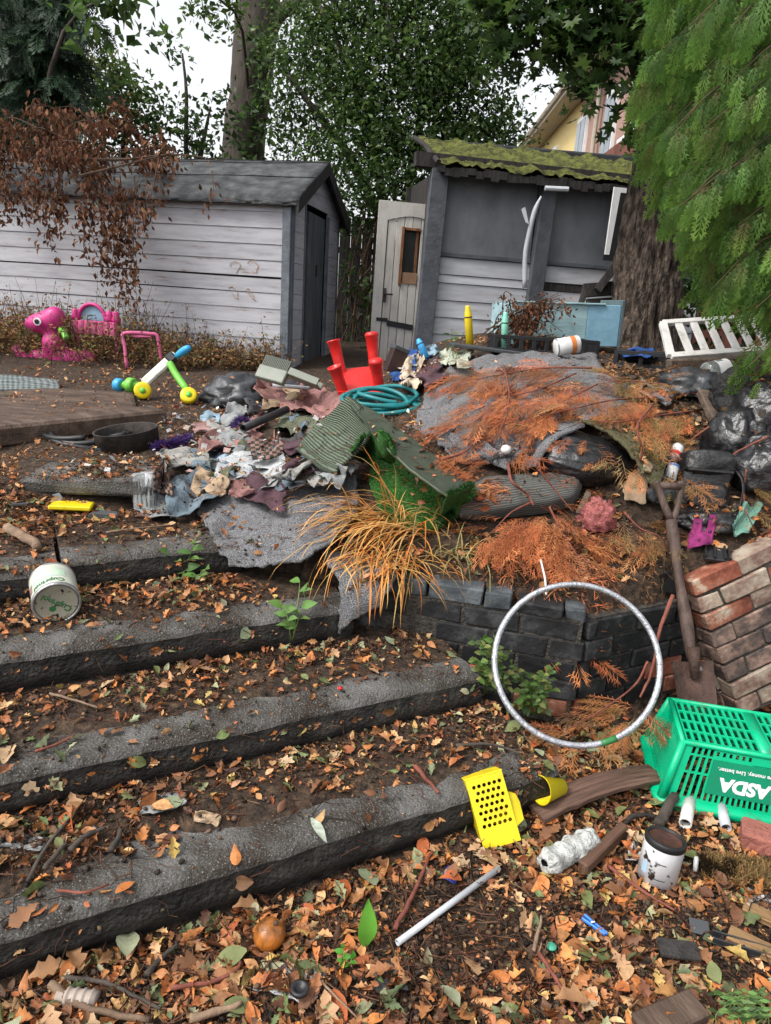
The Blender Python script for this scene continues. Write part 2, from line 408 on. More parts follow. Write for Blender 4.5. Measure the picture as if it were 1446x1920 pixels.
# ------------------------------------------------------------------ concrete steps
SD = Vector((.883, .469, 0)); SN = Vector((-.469, .883, 0))
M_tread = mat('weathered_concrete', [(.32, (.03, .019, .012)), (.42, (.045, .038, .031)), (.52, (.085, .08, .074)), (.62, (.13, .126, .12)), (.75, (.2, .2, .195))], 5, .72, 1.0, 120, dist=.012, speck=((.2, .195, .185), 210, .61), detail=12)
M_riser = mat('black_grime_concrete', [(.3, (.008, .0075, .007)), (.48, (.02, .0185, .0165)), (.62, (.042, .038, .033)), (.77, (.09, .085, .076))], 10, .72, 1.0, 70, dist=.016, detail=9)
def step(n0, n1, z, s0, s1, label, seed, zb=.30):
    t = thing('concrete_step', label, 'step', SD * ((s0 + s1) / 2) + SN * n0 + Vector((0, 0, z - .15)), None, 'steps climbing to the upper garden')
    m = max(6, int((s1 - s0) / .03))
    def pts(prof):
        V = []
        for i in range(m + 1):
            s = s0 + (s1 - s0) * i / m
            for (n, zz, w) in prof:
                p = SD * s + SN * n + Vector((0, 0, zz)); q = p + Vector((0, seed * 3.3, 0))
                k = nz(q, 2.2, seed) * .010 + nz(q, 14, seed) * .0035 + nz(q, 45, seed) * .003
                if w == 2: k *= 1.8
                p += SN * k * (1 if w else .4); p.z += (nz(q, 5, seed + 3) * .0035 + nz(q, 30, seed) * .002) * (1 if w != 1 else .5)
                V.append(p)
        return V
    def mk(prof, name, mt):
        V = pts(prof); k = len(prof); I = np.arange(len(V)).reshape(m + 1, k)
        F = np.stack([I[:-1, :-1], I[1:, :-1], I[1:, 1:], I[:-1, 1:]], -1).reshape(-1, 4)
        return npmesh(name, [tuple(p) for p in V], F, mt, t, smooth=True, support=True)
    nose = [(n0 + .001, z - .026, 2), (n0 + .007, z - .012, 2), (n0 + .02, z - .003, 2), (n0 + .045, z, 0)]
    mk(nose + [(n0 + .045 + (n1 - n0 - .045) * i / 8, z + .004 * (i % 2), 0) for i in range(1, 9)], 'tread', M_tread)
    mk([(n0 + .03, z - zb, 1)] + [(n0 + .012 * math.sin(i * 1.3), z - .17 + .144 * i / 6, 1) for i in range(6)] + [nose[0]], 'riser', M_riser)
    # earth and needles drifted against the next riser
    k = 10; V = []; 
    for i in range(m + 1):
        s = s0 + (s1 - s0) * i / m; q0 = Vector((s * 2.2, seed * 5.0, 0)); fr_ = min(.75, max(.10, .27 + .30 * mnoise.noise(q0) + .10 * mnoise.noise(q0 * 4) + .05 * mnoise.noise(q0 * 13)))
        for j in range(k + 1):
            t_ = j / k; n = n0 + (n1 - n0 - .1) * (fr_ + (1 - fr_) * t_); p = SD * s + SN * n; p.z = z - .004 + .030 * t_ ** .6 + .006 * mnoise.noise(p * 22) * min(1, t_ * 4); V.append(tuple(p))
    I = np.arange(len(V)).reshape(m + 1, k + 1); F = np.stack([I[:-1, :-1], I[1:, :-1], I[1:, 1:], I[:-1, 1:]], -1).reshape(-1, 4); npmesh('soil_drift', V, F, M_soil, t, smooth=True, support=True)
    for s_, sg in ((s1, 1), (s0, -1)):                      # the end faces
        e = MB(); q = [SD * s_ + SN * a + Vector((0, 0, b)) for a, b in ((n0 + .02, z - zb), (n1, z - zb), (n1, z - .004), (n0 + .04, z - .004), (n0 + .012, z - .03))]
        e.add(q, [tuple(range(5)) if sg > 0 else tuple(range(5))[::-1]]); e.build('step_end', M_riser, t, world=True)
    return t
step(1.49, 1.99, .14, -1.2, 1.50, 'lowest concrete step, long with a worn grey nose and leaves below it', 1)
step(1.88, 2.40, .285, -1.2, 1.44, 'second concrete step from the bottom, ending beside the black brick wall', 2)
step(2.28, 2.82, .44, -1.2, 1.10, 'third concrete step, with the fallen paint tin standing on it', 3)
step(2.70, 3.25, .585, .105, .78, 'fourth concrete step block, beside the grey carpet', 4)
step(2.66, 3.25, .575, -1.2, .09, 'fourth level concrete block behind the fallen paint tin', 5)
step(2.47, 2.72, .53, -1.2, -.16, 'broken concrete block at the picture edge left of the paint tin', 6, .1)
slab = MB()
c = (atz(65, 885, .76) + atz(262, 893, .76)) / 2
slab.bbox((0, .13, -.055), (.56, .30, .09), .012, jit=.012)
t = slab.build('stone_slab', M_tread, None, support=True); t.location = c; t.rotation_euler = (R(2), R(-2), R(6)); tag(t, 'worn concrete slab lying at the top of the steps below the black hose', 'slab')

# ------------------------------------------------------------------ brick walls
def bmat(name, cols, sp=None): return mat(name, cols, 11, .85, .8, 60, dist=.006, rnd=.28, speck=sp)
M_bblack = bmat('black_brick', [(.3, (.006, .006, .007)), (.5, (.016, .016, .017)), (.66, (.05, .05, .052)), (.8, (.10, .095, .09))])
M_bblue = bmat('slate_coping_brick', [(.3, (.025, .03, .034)), (.5, (.065, .075, .083)), (.7, (.14, .155, .165))])
M_bred = bmat('red_brick', [(.3, (.10, .03, .018)), (.44, (.21, .062, .036)), (.56, (.30, .12, .075)), (.64, (.42, .30, .22)), (.75, (.46, .40, .32))])
M_bpale = bmat('limed_brick', [(.28, (.05, .042, .04)), (.42, (.18, .11, .085)), (.56, (.30, .24, .185)), (.75, (.42, .38, .31))], None)
M_bgrey = bmat('sooty_brick', [(.3, (.028, .026, .028)), (.45, (.09, .065, .055)), (.58, (.22, .14, .11)), (.72, (.38, .31, .25))])
M_mortar = mat('dark_mortar', [(.3, (.02, .018, .016)), (.6, (.075, .066, .056))], 30, .95, .9, 90)
random.seed(4)
wl = thing('retaining_wall', 'low black brick retaining wall with slate blue coping behind the hoop', 'wall', (.42, 2.56, 0))
def course(a, b, z, hgt, off, mats, th=.105, drop_=0.0, skip=()):
    a = Vector((*a, 0)); b = Vector((*b, 0)); d = (b - a); L = d.length; d.normalize(); nrm = Vector((-d.y, d.x, 0)); rot = Matrix(((d.x, nrm.x, 0), (d.y, nrm.y, 0), (0, 0, 1)))
    x = -off; k = 0
    while x < L - .02:
        x0 = max(0, x); x1 = min(L, x + .215)
        if x1 - x0 > .03 and k not in skip:
            m = MB(); xm = (x0 + x1) / 2
            m.bbox(Vector((0, 0, 0)), (x1 - x0 - .005, th, hgt - .006), .005, jit=.004)
            o = m.build('brick', mats[(k * 7 + int(z * 50)) % len(mats)], wl)
            o.location = a + d * xm + nrm * (th / 2 + random.uniform(-.006, .006)) + Vector((0, 0, z + hgt / 2 - drop_ * xm)) - Vector(wl.location)
            o.rotation_euler = (random.uniform(-.02, .02), random.uniform(-.015, .015), math.atan2(d.y, d.x) + random.uniform(-.02, .02))
        x += .222; k += 1
A0, A1, A2 = (-.10, 2.66), (.78, 2.45), (1.34, 2.78)
for i in range(5):
    z = .05 + i * .083
    mm = [M_bblack] * 3 if i > 1 else [M_bblack, M_bblack, M_bred]
    course(A0, A1, z, .083, (.11 if i % 2 else 0), mm, skip=())
    course((A1[0] + .012, A1[1] + .02), A2, z, .083, (.07 if i % 2 else .17), mm if i < 3 else [M_bblack])
course(A0, (.5, 2.517), .465, .072, .15, [M_bblue]); course((.52, 2.512), (.77, 2.452), .462, .055, .04, [M_bblue, M_bblack], th=.09)
mo = MB()
for a, b in ((A0, A1), ((A1[0] + .016, A1[1] + .028), (A2[0], A2[1] + .012))):
    a = Vector((*a, 0)); b = Vector((*b, 0)); d = (b - a).normalized(); nn = Vector((-d.y, d.x, 0)); rot = Matrix(((d.x, nn.x, 0), (d.y, nn.y, 0), (0, 0, 1)))
    mo.box((a + b) / 2 + nn * .062 + Vector((0, 0, .25)), ((b - a).length - .03, .112, .44), rot)
mo.build('mortar', M_mortar, wl, world=True)

# leaning brick pier on the right
pr = Matrix.Rotation(R(-12), 3, 'X') @ Matrix.Rotation(R(-25), 3, 'Y')
pier = thing('brick_pier', 'leaning chunk of old brick wall with limewashed red and sooty bricks behind the basket', 'wall', (1.505, 2.62, .05), Matrix.Rotation(R(8), 3, 'Z') @ pr)
random.seed(9)
for i in range(8):
    z = i * .078 - .03; x = 0 if i % 2 else -.105; k = 0
    ln = [.105] + [.215] * 4 if i % 2 == 0 else [.215] * 5
    x = 0.0
    for L in ln:
        if x > .8: break
        pm = M_bred if ((i >= 7 and k != 1) or (i, k) in ((5, 0), (6, 2))) else (M_bpale if ((i >= 6 and k < 2) or random.random() < .22) else M_bgrey)
        m = MB(); m.bbox((0, 0, 0), (L - .006, .105, .072), .006, jit=.004)
        o = m.build('brick', pm, pier); o.location = (x + L / 2, .05 + random.uniform(-.007, .007), z + .037); o.rotation_euler = (random.uniform(-.02, .02), random.uniform(-.02, .02), random.uniform(-.015, .015))
        m = MB(); m.bbox((0, 0, 0), (L - .006, .105, .072), .006, jit=.004)
        o = m.build('brick', pm, pier); o.location = (x + L / 2, .16, z + .037)
        x += L; k += 1
MB().box((.44, .108, .26), (.85, .205, .60)).build('mortar', mat('lime_mortar', [(.3, (.02, .018, .015)), (.6, (.07, .062, .05))], 40, .95, .8), pier)

# ------------------------------------------------------------------ left shed
M_clap = mat('peeling_lilac_grey_paint', [(.28, (.16, .125, .105)), (.33, (.27, .24, .22)), (.37, (.31, .305, .33)), (.55, (.37, .37, .395)), (.8, (.43, .43, .455))], 3.2, .75, .35, 30, stretch=(1.0, 1, 7), rnd=.07, dist=.004)
M_trim = mat('blue_grey_trim', [(.3, (.07, .08, .095)), (.6, (.13, .145, .165))], 8, .7, .3, 40, rnd=.1)
M_felt = mat('roofing_felt', [(.3, (.018, .019, .02)), (.5, (.05, .052, .055)), (.7, (.10, .105, .105)), (.85, (.08, .09, .05))], 7, .92, .7, 90, dist=.008)
M_dark = mat('dark_weathered_timber', [(.3, (.012, .011, .011)), (.6, (.04, .036, .034))], 6, .9, .5, 30, stretch=(4, 4, .6))
M_doorgrey = mat('slate_grey_paint', [(.3, (.045, .048, .052)), (.55, (.09, .095, .10)), (.8, (.14, .145, .15))], 5, .7, .3, 30, stretch=(3, 3, .6))
S0 = Vector((-1.10, 7.28, .88)); SE = Vector((-.985, .175, 0)).normalized(); SG = Vector((-SE.y, SE.x, 0)); SG = SG if SG.y > 0 else -SG
def frame_rot(e, g): return Matrix(((e.x, g.x, 0), (e.y, g.y, 0), (e.z, g.z, 1)))
shed = thing('garden_shed', 'long pale grey weatherboard shed with black felt roof and open end door', 'shed', S0, frame_rot(SE, SG))
# local axes: x to the left along the wall, y into depth, z up
random.seed(3); nb = 11; bh = 1.63 / nb
for i in range(nb):
    z = i * bh; gap = .016 if i == 5 else .004
    m = MB(); L = 4.7; a = []
    for k in range(25):
        x = L * k / 24; sg = .012 * math.sin(x * 1.3 + i) * (1 if i in (4, 5) else .25)
        a.append((x, sg))
    vs = []; fs = []
    for x, s in a: vs += [(x, -.020, z + s * .5), (x, -.012, z + bh - gap + s * .5), (x, .004, z + bh - gap + s * .5), (x, .004, z + s * .5)]
    for k in range(24):
        b = k * 4; fs += [(b + 4, b, b + 1, b + 5)[::-1], (b + 5, b + 1, b + 2, b + 6)[::-1], (b + 4, b + 7, b + 3, b)[::-1]]
    fs += [(0, 1, 2, 3), (99, 98, 97, 96)]
    m.add(vs, fs); m.build('board', M_clap, shed)
m = MB(); m.box((2.35, .03, .78), (4.7, .03, 1.55)); m.box((2.35, 1.78, .78), (4.7, .03, 1.55)); m.box((4.68, .9, .9), (.03, 1.7, 1.8)); m.build('wall_lining', M_dark, shed)
MB().bbox((.012, -.03, .78), (.085, .045, 1.65), .005).build('corner_post', M_trim, shed)
MB().bbox((-.022, .03, .78), (.035, .075, 1.65), .005).build('corner_post', M_trim, shed)
GW = 1.8; rz = 2.04
def gz(y): return 1.63 + (rz - 1.63) * (1 - abs(y - GW / 2) / (GW / 2))
d0, d1 = .46, 1.28          # door opening
for i in range(15):
    z0, z1 = i * bh, (i + 1) * bh - .004
    for ya, yb in (((.07, d0), (d1, GW - .02)) if z1 < 1.64 else ((.02, GW - .02),)):
        if z0 > rz - .04: continue
        def cl(y, z): return z
        # clip against the gable slope
        pts = []
        for (y, z) in ((ya, z0), (yb, z0), (yb, z1), (ya, z1)): pts.append((y, z))
        if z1 > 1.63:
            w1 = (z1 - 1.63) / (rz - 1.63) * GW / 2; w0 = max(0, (z0 - 1.63) / (rz - 1.63)) * GW / 2
            if w1 >= GW / 2: w1 = GW / 2 - .01
            pts = [(max(ya, w0), z0), (min(yb, GW - w0), z0), (min(yb, GW - w1), z1), (max(ya, w1), z1)]
        MB().poly([(-.002, y, z) for y, z in pts], (-1, 0, 0), .018).build('board', M_doorgrey if i < 0 else M_clap, shed)
MB().box((.012, GW - .05, .78), (.07, .07, 1.63)).build('corner_post', M_trim, shed)
dr = MB()
for k in range(6): dr.bbox((0, .06 + k * .114, .80), (.022, .114, 1.52), .003)
o = dr.build('door', M_doorgrey, shed); o.location = (.0, d0 + .125, .01); o.rotation_euler = (0, 0, R(-2))
MB().bbox((-.015, .35, 1.0), (.02, .03, .12), .004).build('handle', M_dark, o)
for ya in (d0 - .02, d1 + .02): MB().box((-.012, ya, .8), (.03, .045, 1.6)).build('door_frame', M_trim, shed)
sl_ = math.hypot(GW / 2, rz - 1.63)
for sgn, y0, z0, y1, z1 in ((1, -.10, 1.585, GW / 2 + .01, rz + .03), (-1, GW + .10, 1.585, GW / 2 - .01, rz + .03)):
    nu, nv = 60, 12; Vv = []
    for i in range(nu + 1):
        for j in range(nv + 1):
            x = -.12 + 4.95 * i / nu; y = y0 + (y1 - y0) * j / nv; z = z0 + (z1 - z0) * j / nv + .03
            z += .012 * mnoise.noise(Vector((x * 2, y * 3, sgn))) + .006 * mnoise.noise(Vector((x * 8, y * 9, sgn))) - .02 * math.sin(math.pi * i / nu)
            if j == 0: z -= .035 + .02 * mnoise.noise(Vector((x * 9, 0, 3)))
            Vv.append((x, y, z))
    I = np.arange(len(Vv)).reshape(nu + 1, nv + 1); Fq = np.stack([I[:-1, :-1], I[1:, :-1], I[1:, 1:], I[:-1, 1:]], -1).reshape(-1, 4)
    V2 = np.array(Vv); V2 = np.vstack([V2, V2 - np.array([0, 0, .03])]); n0 = len(Vv)
    b = np.concatenate([I[:, 0], I[-1, 1:], I[-2::-1, -1], I[0, -2:0:-1]]); bn = np.roll(b, -1)
    Fa = np.vstack([Fq[:, ::-1] if sgn > 0 else Fq, (Fq if sgn > 0 else Fq[:, ::-1]) + n0, np.stack([b, bn, bn + n0, b + n0], -1)])
    npmesh('roof', V2, Fa, M_felt, shed, smooth=False, world=False)
    MB().poly([(-.10, y0, z0 - .12), (-.10, y1, z1 - .10), (-.10, y1, z1 + .025), (-.10, y0, z0 + .0)], (-1, 0, 0), .022).build('bargeboard', M_dark, shed)
MB().tube([(-.1 + i * .06, -.09 + .008 * math.sin(i), 1.545 + .012 * mnoise.noise(Vector((i * .7, 0, 0)))) for i in range(80)], [.018 + .008 * mnoise.noise(Vector((i * .9, 3, 0))) for i in range(80)], 6).build('felt_edge', M_felt, shed)
# laps of the roofing felt and debris on it
for f_, x0_, x1_ in ((.50, -.12, 4.8), (.93, -.12, 4.8)):
    y_ = -.10 + (GW / 2 + .11) * f_; z_ = 1.585 + (rz + .03 - 1.585) * f_
    q_ = [(x0_ + (x1_ - x0_) * k / 60, y_, z_ + .036 + .012 * mnoise.noise(Vector(((x0_ + (x1_ - x0_) * k / 60) * 2, y_ * 3, 1))) - .02 * math.sin(math.pi * k / 60)) for k in range(61)]
    MB().tube(q_, .007, 5, flat=.6).build('felt_lap', M_black_f if 'M_black_f' in globals() else M_felt, shed)
# chalk scribbles on the boards
M_rust = mat('orange_stain', [(.3, (.5, .28, .12)), (.6, (.42, .24, .12))], 20, .9, .1)
for k, (px_, py_) in enumerate(((438, 500), (475, 500), (436, 548), (470, 552))):
    q = at(px_, py_, 7.31); l = shed.matrix_basis.inverted() @ q
    pts = [Vector((l.x + .045 * math.cos(a) * (1 + .4 * math.sin(3 * a + k)), -.0235, l.z + .055 * math.sin(a + .4 * k))) for a in np.linspace(0, 4.6 + k * .4, 16)]
    MB().tube(pts, .004, 4, flat=.5).build('chalk_mark', M_rust, shed)
M_pale = mat('mint_paper', [(.3, (.45, .6, .55)), (.7, (.6, .68, .66))], 20, .6, .1)
q = shed.matrix_basis.inverted() @ at(160, 370, 7.4); MB().box((q.x, -.024, q.z), (.2, .004, .13)).build('pasted_patch', M_pale, shed)

# ------------------------------------------------------------------ right shed
T0 = Vector((.25, 8.30, .80)); TE = Vector((.979, .206, 0)).normalized(); TG = Vector((-TE.y, TE.x, 0))
sh2 = thing('mossy_shed', 'grey panelled shed with mossy pantile roof behind the rubbish heap', 'shed', T0, frame_rot(TE, TG))
M_panel = mat('dark_grey_board', [(.3, (.09, .096, .106)), (.5, (.145, .153, .166)), (.75, (.21, .217, .23))], 2.5, .6, .15, 30, stretch=(1, 1, .6))
M_clap2 = mat('pale_grey_paint', [(.27, (.16, .13, .11)), (.33, (.34, .34, .36)), (.55, (.42, .43, .46)), (.8, (.5, .51, .54))], 3.0, .7, .35, 30, stretch=(.8, 1, 5), rnd=.08, dist=.004)
M_post = mat('charcoal_post', [(.3, (.05, .055, .064)), (.6, (.09, .097, .11))], 7, .65, .3, 30, speck=((.3, .3, .3), 40, .72))
M_white = mat('dull_white_plastic', [(.3, (.34, .36, .38)), (.7, (.48, .5, .53))], 6, .45, .1)
for x, wd in ((.05, .19), (1.30, .17)): MB().bbox((x, -.05, 1.1), (wd, .10, 2.24), .006, Matrix.Rotation(R(1.5), 3, 'Y')).build('post', M_post, sh2)
random.seed(8)
for bay, (x0, x1) in enumerate(((.12, 1.22), (1.39, 3.4))):
    z = -.05
    for i in range(8):
        hb = .185 if i not in (6,) else .09
        m = MB(); m.poly([(x0, -.022, z), (x0, -.010, z + hb - .007), (x0, .01, z + hb - .007), (x0, .01, z)], (1, 0, 0), x1 - x0)
        m.build('board', M_dark if (bay == 1 and i == 6) else M_clap2, sh2); z += hb
    zt = z
    MB().box(((x0 + x1) / 2, .02, (zt + 2.2) / 2), (x1 - x0, .02, 2.2 - zt)).build('panel', M_panel, sh2)
    MB().bbox(((x0 + x1) / 2, -.012, zt + .02), (x1 - x0, .05, .045), .004).build('rail', M_post, sh2)
MB().poly([(.14, .005, 2.10), (.30, .002, 2.10), (.42, -.015, 2.06), (.55, 0, 2.13), (.55, .004, 2.2), (.14, .004, 2.2)], (0, -1, 0), .006).build('torn_felt', M_panel, sh2)
MB().box((1.7, 1.0, 1.0), (3.5, .03, 2.3)).build('back_wall', M_dark, sh2); MB().box((.02, .5, 1.0), (.03, .95, 2.3)).build('side_wall', M_dark, sh2)
m = MB(); m.box((1.3, -.04, 2.27), (3.0, .12, .14)); m.build('eaves_beam', M_dark, sh2)
# mossy pantile roof
M_moss = mat('moss', [(.3, (.025, .018, .010)), (.42, (.05, .052, .014)), (.52, (.085, .095, .018)), (.62, (.13, .14, .03)), (.7, (.12, .075, .035))], 14, .97, 1.0, 70, dist=.03)
nu, nv = 150, 26; Vv = []
for i in range(nu + 1):
    for j in range(nv + 1):
        x = .03 + 3.5 * i / nu; t_ = j / nv
        y = -.22 + 1.2 * t_; z = 2.24 + .44 * t_
        rg = abs(math.sin(math.pi * (x + .15 * t_) / .43)) ** 6 * .05 * min(1, .25 + t_ * 4)
        z += rg + .03 * mnoise.noise(Vector((x * 6, y * 6, 1))) + .028 * mnoise.noise(Vector((x * 17, y * 17, 4))) + .014 * mnoise.noise(Vector((x * 40, y * 40, 4))) + .014 * (1 - ((t_ * 3.2) % 1.0)) + .02 * mnoise.noise(Vector((x * 1.6, 2, 9)))
        if j == 0: z -= .03
        Vv.append((x, y, z))
I = np.arange(len(Vv)).reshape(nu + 1, nv + 1); Fq = np.stack([I[:-1, :-1], I[1:, :-1], I[1:, 1:], I[:-1, 1:]], -1).reshape(-1, 4)
npmesh('roof', Vv, Fq, M_moss, sh2, smooth=True, world=False)
MB().box((1.78, .36, 2.34), (3.45, 1.12, .03), Matrix.Rotation(R(19.5), 3, 'X')).build('roof_boarding', M_dark, sh2)
MB().tube([(.01, -.23, 2.23), (-.01, .1, 2.38), (.01, .4, 2.50), (.0, .98, 2.69)], .028, 8).build('verge', M_dark, sh2)
m = MB()
for k in range(39): x = .05 + k * .085; m.box((x, -.2 + random.uniform(-.01, .01), 2.17 + random.uniform(-.02, .01)), (.084, .02, random.uniform(.06, .11)))
m.build('ragged_eaves', M_dark, sh2)
gp = lambda u, v, y=8.35: sh2.matrix_basis.inverted() @ at(u, v, y)
m = MB(); m.tube([gp(1022, 353, 8.2), gp(1066, 355, 8.2)], .026, 8); m.build('gutter_stub', M_white, sh2)
pipe = MB(); pipe.tube(catmull([gp(1015, 368, 8.22), gp(1003, 395, 8.22), gp(992, 440, 8.24), gp(985, 480, 8.25), gp(984, 540, 8.25)], 16), [.008, .014, .02, .024] + [.027] * 12, 10); pipe.build('downpipe', M_white, sh2, smooth=True)
MB().poly([gp(985, 388, 8.2), gp(992, 420, 8.2), gp(986, 417, 8.2), gp(978, 392, 8.2)], (0, .01, 0), 1).build('torn_strip', M_white, sh2)
# black and white board by the trunk
bw = thing('painted_board', 'white board painted with a big black disc and stripe, half behind the tree trunk', 'board', at(1170, 425, 8.30), frame_rot(TE, TG))
M_whitep = mat('white_board', [(.3, (.6, .6, .6)), (.7, (.72, .72, .72))], 8, .6, .1); M_blackp = mat('black_paint', [(.3, (.008, .008, .009)), (.7, (.02, .02, .02))], 8, .5, .1)
MB().box((.06, 0, .02), (.48, .02, .72)).build('panel', M_whitep, bw)
MB().poly([(.13 + .17 * math.cos(a), -.0105, .07 + .25 * math.sin(a)) for a in np.linspace(0, 2 * math.pi, 32)[:-1]], (0, -1, 0), .004).build('disc', M_blackp, bw)
MB().poly([(-.13, -.0105, -.3), (-.05, -.0105, -.3), (-.02, -.0105, .33), (-.10, -.0105, .33)], (0, -1, 0), .004).build('stripe', M_blackp, bw)
MB().box((.05, -.02, -.33), (.5, .03, .06)).build('ledge', M_blackp, bw)

# leaning door
M_cream = mat('cream_door_paint', [(.28, (.10, .08, .06)), (.34, (.33, .31, .28)), (.6, (.43, .41, .38)), (.8, (.47, .45, .42))], 4, .65, .2, 30, stretch=(2, 2, .7), rnd=.04)
M_rawwood = mat('broken_brown_wood', [(.3, (.05, .02, .01)), (.55, (.16, .07, .03)), (.75, (.25, .13, .07))], 9, .85, .5, 40, stretch=(3, 3, .5))
M_iron = mat('dark_iron', [(.3, (.015, .014, .013)), (.6, (.06, .055, .05))], 20, .6, .3, metal=.4)
dl = at(690, 690, 8.45); dt = at(693, 380, 8.55)
dsh = thing('plank_door', 'old cream plank door with broken window leaning beside the mossy shed', 'door', (dl.x, dl.y, .82), Matrix.Rotation(R(7), 3, 'Z') @ Matrix.Rotation(R(0.6), 3, 'Y'))
DH, DW = 1.86, .80
for k in range(6):
    x0 = .12 + k * .093
    for z_a, z_b in (((.03, 1.80),) if k not in (2, 3) else ((.03, 1.02), (1.58, 1.80))): MB().bbox((x0 + .045, 0, (z_a + z_b) / 2), (.088, .03, z_b - z_a), .005).build('plank', M_cream, dsh)
MB().bbox((.055, -.006, DH / 2), (.11, .045, DH), .004).build('stile', M_cream, dsh); MB().bbox((.735, -.006, DH / 2), (.11, .045, DH), .004).build('stile', M_cream, dsh)
arch = [(.10 + .58 * i / 14, -.028, 1.66 + .06 * math.sin(math.pi * i / 14)) for i in range(15)]
MB().poly([(.10, -.028, DH)] + arch + [(.68, -.028, DH)], (0, 1, 0), .04).build('top_rail', M_cream, dsh)
m = MB(); m.bbox((.29, -.02, 1.30), (.03, .05, .62), .003); m.bbox((.46, .02, 1.30), (.03, .02, .56), .003); m.bbox((.39, -.01, 1.59), (.2, .03, .03), .003); m.build('window_frame', M_rawwood, dsh)
MB().box((.40, .03, 1.32), (.19, .008, .58)).build('window_void', M_blackp, dsh); MB().bbox((.40, -.022, 1.07), (.17, .012, .12), .002).build('window_patch', mat('plywood', [(.3, (.17, .10, .06)), (.7, (.25, .15, .09))], 9, .8, .2), dsh)
m = MB(); m.bbox((.13, -.035, .87), (.035, .012, .15), .003); m.tube([(.13, -.04, .88), (.13, -.07, .88), (.22, -.07, .88)], .009, 8); m.build('handle', M_iron, dsh)
m = MB(); m.box((.33, -.026, .55), (.30, .014, .06), Matrix.Rotation(R(6), 3, 'Y')); m.box((.12, -.034, .60), (.13, .012, .04)); m.build('letter_slot', M_blackp, dsh)

# flat dark roof behind, dark fence, house
M_black = mat('bitumen', [(.3, (.012, .013, .015)), (.7, (.035, .037, .04))], 6, .8, .4)
fr = thing('flat_roof_shed', 'dark flat felted roof just behind the mossy roof', 'shed', (2.0, 10.6, .9))
MB().box((.35, .2, 1.30), (3.3, 1.6, 2.6)).build('wall', M_dark, fr); MB().bbox((.35, .1, 2.58), (3.7, 1.9, .16), .02, Matrix.Rotation(R(1.0), 3, 'Y')).build('roof', M_black, fr)
fe = thing('back_fence', 'dark weathered plank fence in the gap between the two sheds', 'fence', (-.3, 12.2, .9))
random.seed(5)
for k in range(22): MB().bbox((-1.9 + k * .18, 0, 1.0 + random.uniform(-.02, .02)), (.172, .02, 2.0), .003).build('plank', M_dark, fe)
for k in range(2): MB().box((0, .03, .6 + k * .9), (4, .04, .09)).build('rail', M_dark, fe)

def roughplane(): pass
M_pebble = mat('pinkish_pebbledash', [(.3, (.30, .19, .155)), (.7, (.42, .27, .22))], 40, .95, .5)
M_yellow = mat('cream_yellow_render', [(.3, (.62, .48, .2)), (.7, (.70, .56, .27))], 10, .9, .2)
M_tile = mat('red_hung_tile', [(.3, (.13, .048, .035)), (.7, (.21, .08, .058))], 9, .85, .3, rnd=.22)
M_roofh = mat('house_roof_tile', [(.3, (.16, .10, .08)), (.7, (.26, .17, .13))], 8, .9, .5)
M_pvc = mat('white_window_frame', [(.3, (.68, .68, .68)), (.7, (.76, .76, .76))], 8, .4, 0)
M_gut = mat('buff_gutter', [(.3, (.33, .29, .23)), (.7, (.42, .37, .3))], 12, .6, .1)
M_glass = mat('window_glass', [(.3, (.10, .13, .15)), (.7, (.2, .24, .27))], 2, .12, 0, spec=.6)
hs_ = thing('terraced_house', 'brick and pebbledash house with white windows and buff gutter beyond the trees', 'house', (4.05, 15, 0))
# local: x across (facade at x=0 facing -x), y along the street
def hbox(n, m_, c, s, rot=None): return MB().box(c, s, rot).build(n, m_, hs_)
hbox('wall', M_pebble, (4.0, .65, 3.5), (8.0, 6.9, 6.8)); hbox('wall', M_yellow, (4.0, 7.9, 3.5), (7.98, 7.6, 6.78))
MB().poly([(-.45, -3.0, 6.85), (4, -3.0, 9.6), (8.4, -3.0, 6.85), (8.4, -3.0, 6.7), (-.45, -3.0, 6.7)], (0, 1, 0), 15.2).build('roof', M_roofh, hs_)
MB().tube([(-.5, -3.0, 6.78), (-.5, 12.2, 6.78)], .09, 8).build('gutter', M_gut, hs_); MB().box((-.25, 4.6, 6.66), (.5, 15.2, .06)).build('soffit', M_gut, hs_)
for (yc, zc, wy, hz) in ((1.1, 5.3, .8, 1.5), (-.75, 5.6, .95, 1.5), (3.6, 5.4, .9, 1.5), (7, 5.4, 1, 1.4)):
    wn = MB().box((-.02, yc, zc), (.10, wy, hz)).build('window', M_pvc, hs_)
    MB().box((-.075, yc - wy * .24, zc), (.02, wy * .40, hz * .86)).build('pane', M_glass, wn); MB().box((-.075, yc + wy * .24, zc), (.02, wy * .40, hz * .86)).build('pane', M_glass, wn)
    MB().box((-.08, yc, zc - hz / 2 - .05), (.2, wy + .2, .08)).build('sill', M_pvc, hs_)
# hung tiles on the nearest part of the house
hbox('bay_wall', M_tile, (-.05, -1.4, 3.2), (.5, 3.0, 2.9)); hbox('bay_wall', M_tile, (2.6, -2.75, 3.2), (5.0, .3, 4.2))
tl = bpy.data.meshes.new('tile'); tmb = MB(); tmb.box((0, 0, 0), (.03, .26, .2)); tl.from_pydata([tuple(p) for p in tmb.v], [], tmb.f); tl.materials.append(M_tile)
tl2 = bpy.data.meshes.new('tile'); tmb = MB(); tmb.box((0, 0, 0), (.26, .03, .2)); tl2.from_pydata([tuple(p) for p in tmb.v], [], tmb.f); tl2.materials.append(M_tile)
for r_ in range(12):
    for c_ in range(11):
        o = bpy.data.objects.new('tile', tl); COL.objects.link(o); o.parent = hs_; o.location = (-.32, -2.85 + (c_ + .5 * (r_ % 2)) * .27, 2.45 + r_ * .19); o.rotation_euler = (0, R(-4), 0)
